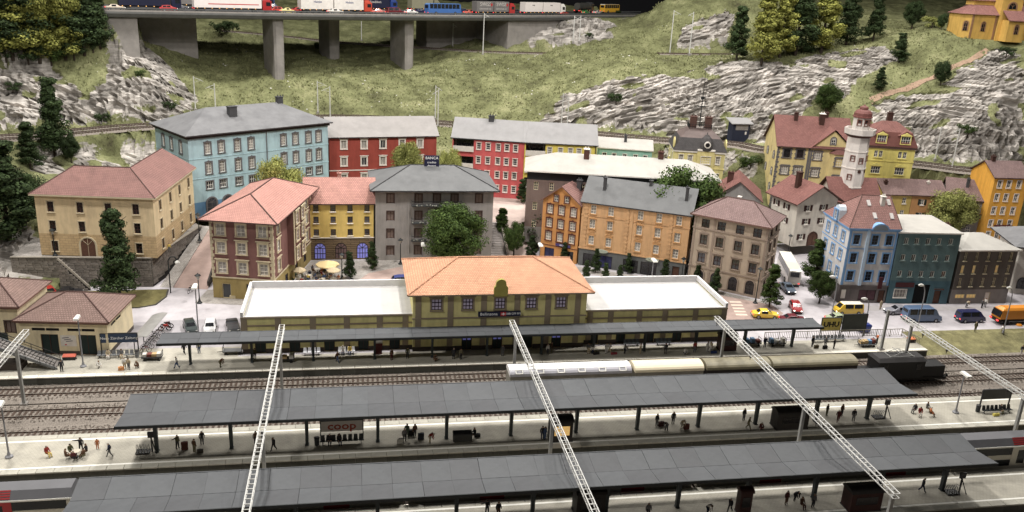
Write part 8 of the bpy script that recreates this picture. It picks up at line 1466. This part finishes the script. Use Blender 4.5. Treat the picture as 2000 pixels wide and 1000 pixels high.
for px, py, c, lab, h in ((361, 878, (84, 44, 36), 'red brown case under the left part of the middle canopy', .95), (391, 884, (60, 56, 50), 'dark bag near the second middle canopy column', .4), (782, 866, (186, 184, 178), 'white case standing on the middle platform', .6), (802, 850, (30, 30, 32), 'black bag behind the travellers on the middle platform', .7), (822, 858, (38, 44, 54), 'dark blue luggage pile on the middle platform', .8), (1340, 838, (88, 44, 36), 'red brown case between two middle canopy columns', .7), (1291, 832, (60, 28, 28), 'dark red case beside four travellers', .6), (1199, 692, (150, 52, 60), 'red bag on the floor by the white pair', .3), (1394, 690, (40, 60, 120), 'blue bag by the brick red cabin', .35), (1594, 680, (84, 72, 48), 'olive case before the long seat row, left one', .5), (1611, 681, (30, 28, 28), 'black case before the long seat row, right one', .5), (237, 723, (216, 140, 80), 'orange bag on the house platform', .5), (1945, 812, (206, 190, 80), 'yellow bag before the seats at the right platform end', .35), (932, 853, (34, 34, 36), 'black bag right of the grey box', .4), (1164, 692, (40, 36, 36), 'dark bag beside the child under the canopy', .35)): case(G(px, py), c, lab, .1, .7 if h > .35 else .9, h)
# seated groups around low tables
def table(p, label, r=.5, parasol=None, pr=1.6):
    t = thing('cafe_table' if not parasol else 'parasol_table', label, 'table', p); MB().cyl((0, 0, .7), (0, 0, .75), r, r, 14).obj('table_top', mat('table_pale', (190, 180, 160), .6), t); MB().cyl((0, 0, 0), (0, 0, .7), .06, .06, 8).cyl((0, 0, 0), (0, 0, .05), .3, .25, 10).obj('leg', frame_d, t)
    if parasol: MB().cyl((0, 0, .75), (0, 0, 2.7), .035, .035, 6).obj('pole', wframe, t); MB().lathe([(pr, 2.15), (pr*.98, 2.3), (pr*.5, 2.62), (.05, 2.85)], 8).obj('canopy', parasol, t)
sun = mat('parasol_beige', (206, 180, 122), .8, .05); sun2 = mat('parasol_sand', (188, 168, 132), .8, .05)
for k, (px, py, par_, lab) in enumerate(((640, 540, sun, 'large beige parasol over a cafe table on the plaza'), (603, 545, None, 'cafe table left of the large beige parasol'), (620, 533, None, 'cafe table behind the large beige parasol'), (585, 552, sun2, 'cafe table with sand coloured parasol at the parapet'), (630, 552, None, 'cafe table close to the station parapet'), (652, 552, sun2, 'cafe table with small sand parasol near the white lamp'), (575, 540, None, 'cafe table by the maroon house wall'))):
    p = G(px, py); table(p, lab, .55, par_, 2.1 if k == 0 else 1.2)
    cs = ('white', 'brown', 'blue', 'green', 'orange', 'navy', 'red', 'beige', 'olive', 'grey', 'black', 'yellow')
    for j in range(4): a = j*pi/2+.5+k; person(p+Vector((1.0*math.cos(a), .9*math.sin(a), -.05)), 'sitting', cs[(k*5+j*3) % 12], cs[(k*3+j*5+1) % 12], a-pi/2, ('at '+('big beige parasol', 'table left of big parasol', 'table behind big parasol', 'sand parasol near parapet', 'open table near parapet', 'sand parasol by lamp', 'table by maroon house')[k])+(', front left', ', back right', ', back left', ', front right')[j], 1.0, 'sitting', 'cafe guests on the plaza')
pt = G(150, 892); table(pt, 'low round table amid the seated group on the middle platform', .45)
for j, (a, tp, lg_, w_) in enumerate(((2.4, 'olive', 'black', 'back left'), (3.6, 'brown', 'brown', 'front left'), (4.7, 'maroon', 'black', 'front middle'), (5.7, 'brown', 'khaki', 'front right'), (.6, 'black', 'brown', 'back right'))): person(pt+Vector((.95*math.cos(a), .8*math.sin(a), -.05)), 'sitting', tp, lg_, a-pi/2, 'in the circle on the middle platform, '+w_)
for j, (px, py, tp, lg_, w_) in enumerate(((1785, 806, 'black', 'grey', 'back left'), (1796, 813, 'red', 'white', 'front left'), (1811, 803, 'grey', 'khaki', 'back right'), (1818, 813, 'orange', 'brown', 'front right'))): person(G(px, py), 'sitting', tp, lg_, (j-1.5)*.8, 'in the group left of the right platform lamp, '+w_)
for px, tp, w_ in ((316, 'blue', 'left'), (331, 'yellow', 'right')): person(G(px, 492, TZ), 'standing', tp, 'grey', .4, 'on the stone terrace corner, %s one' % w_, .9)
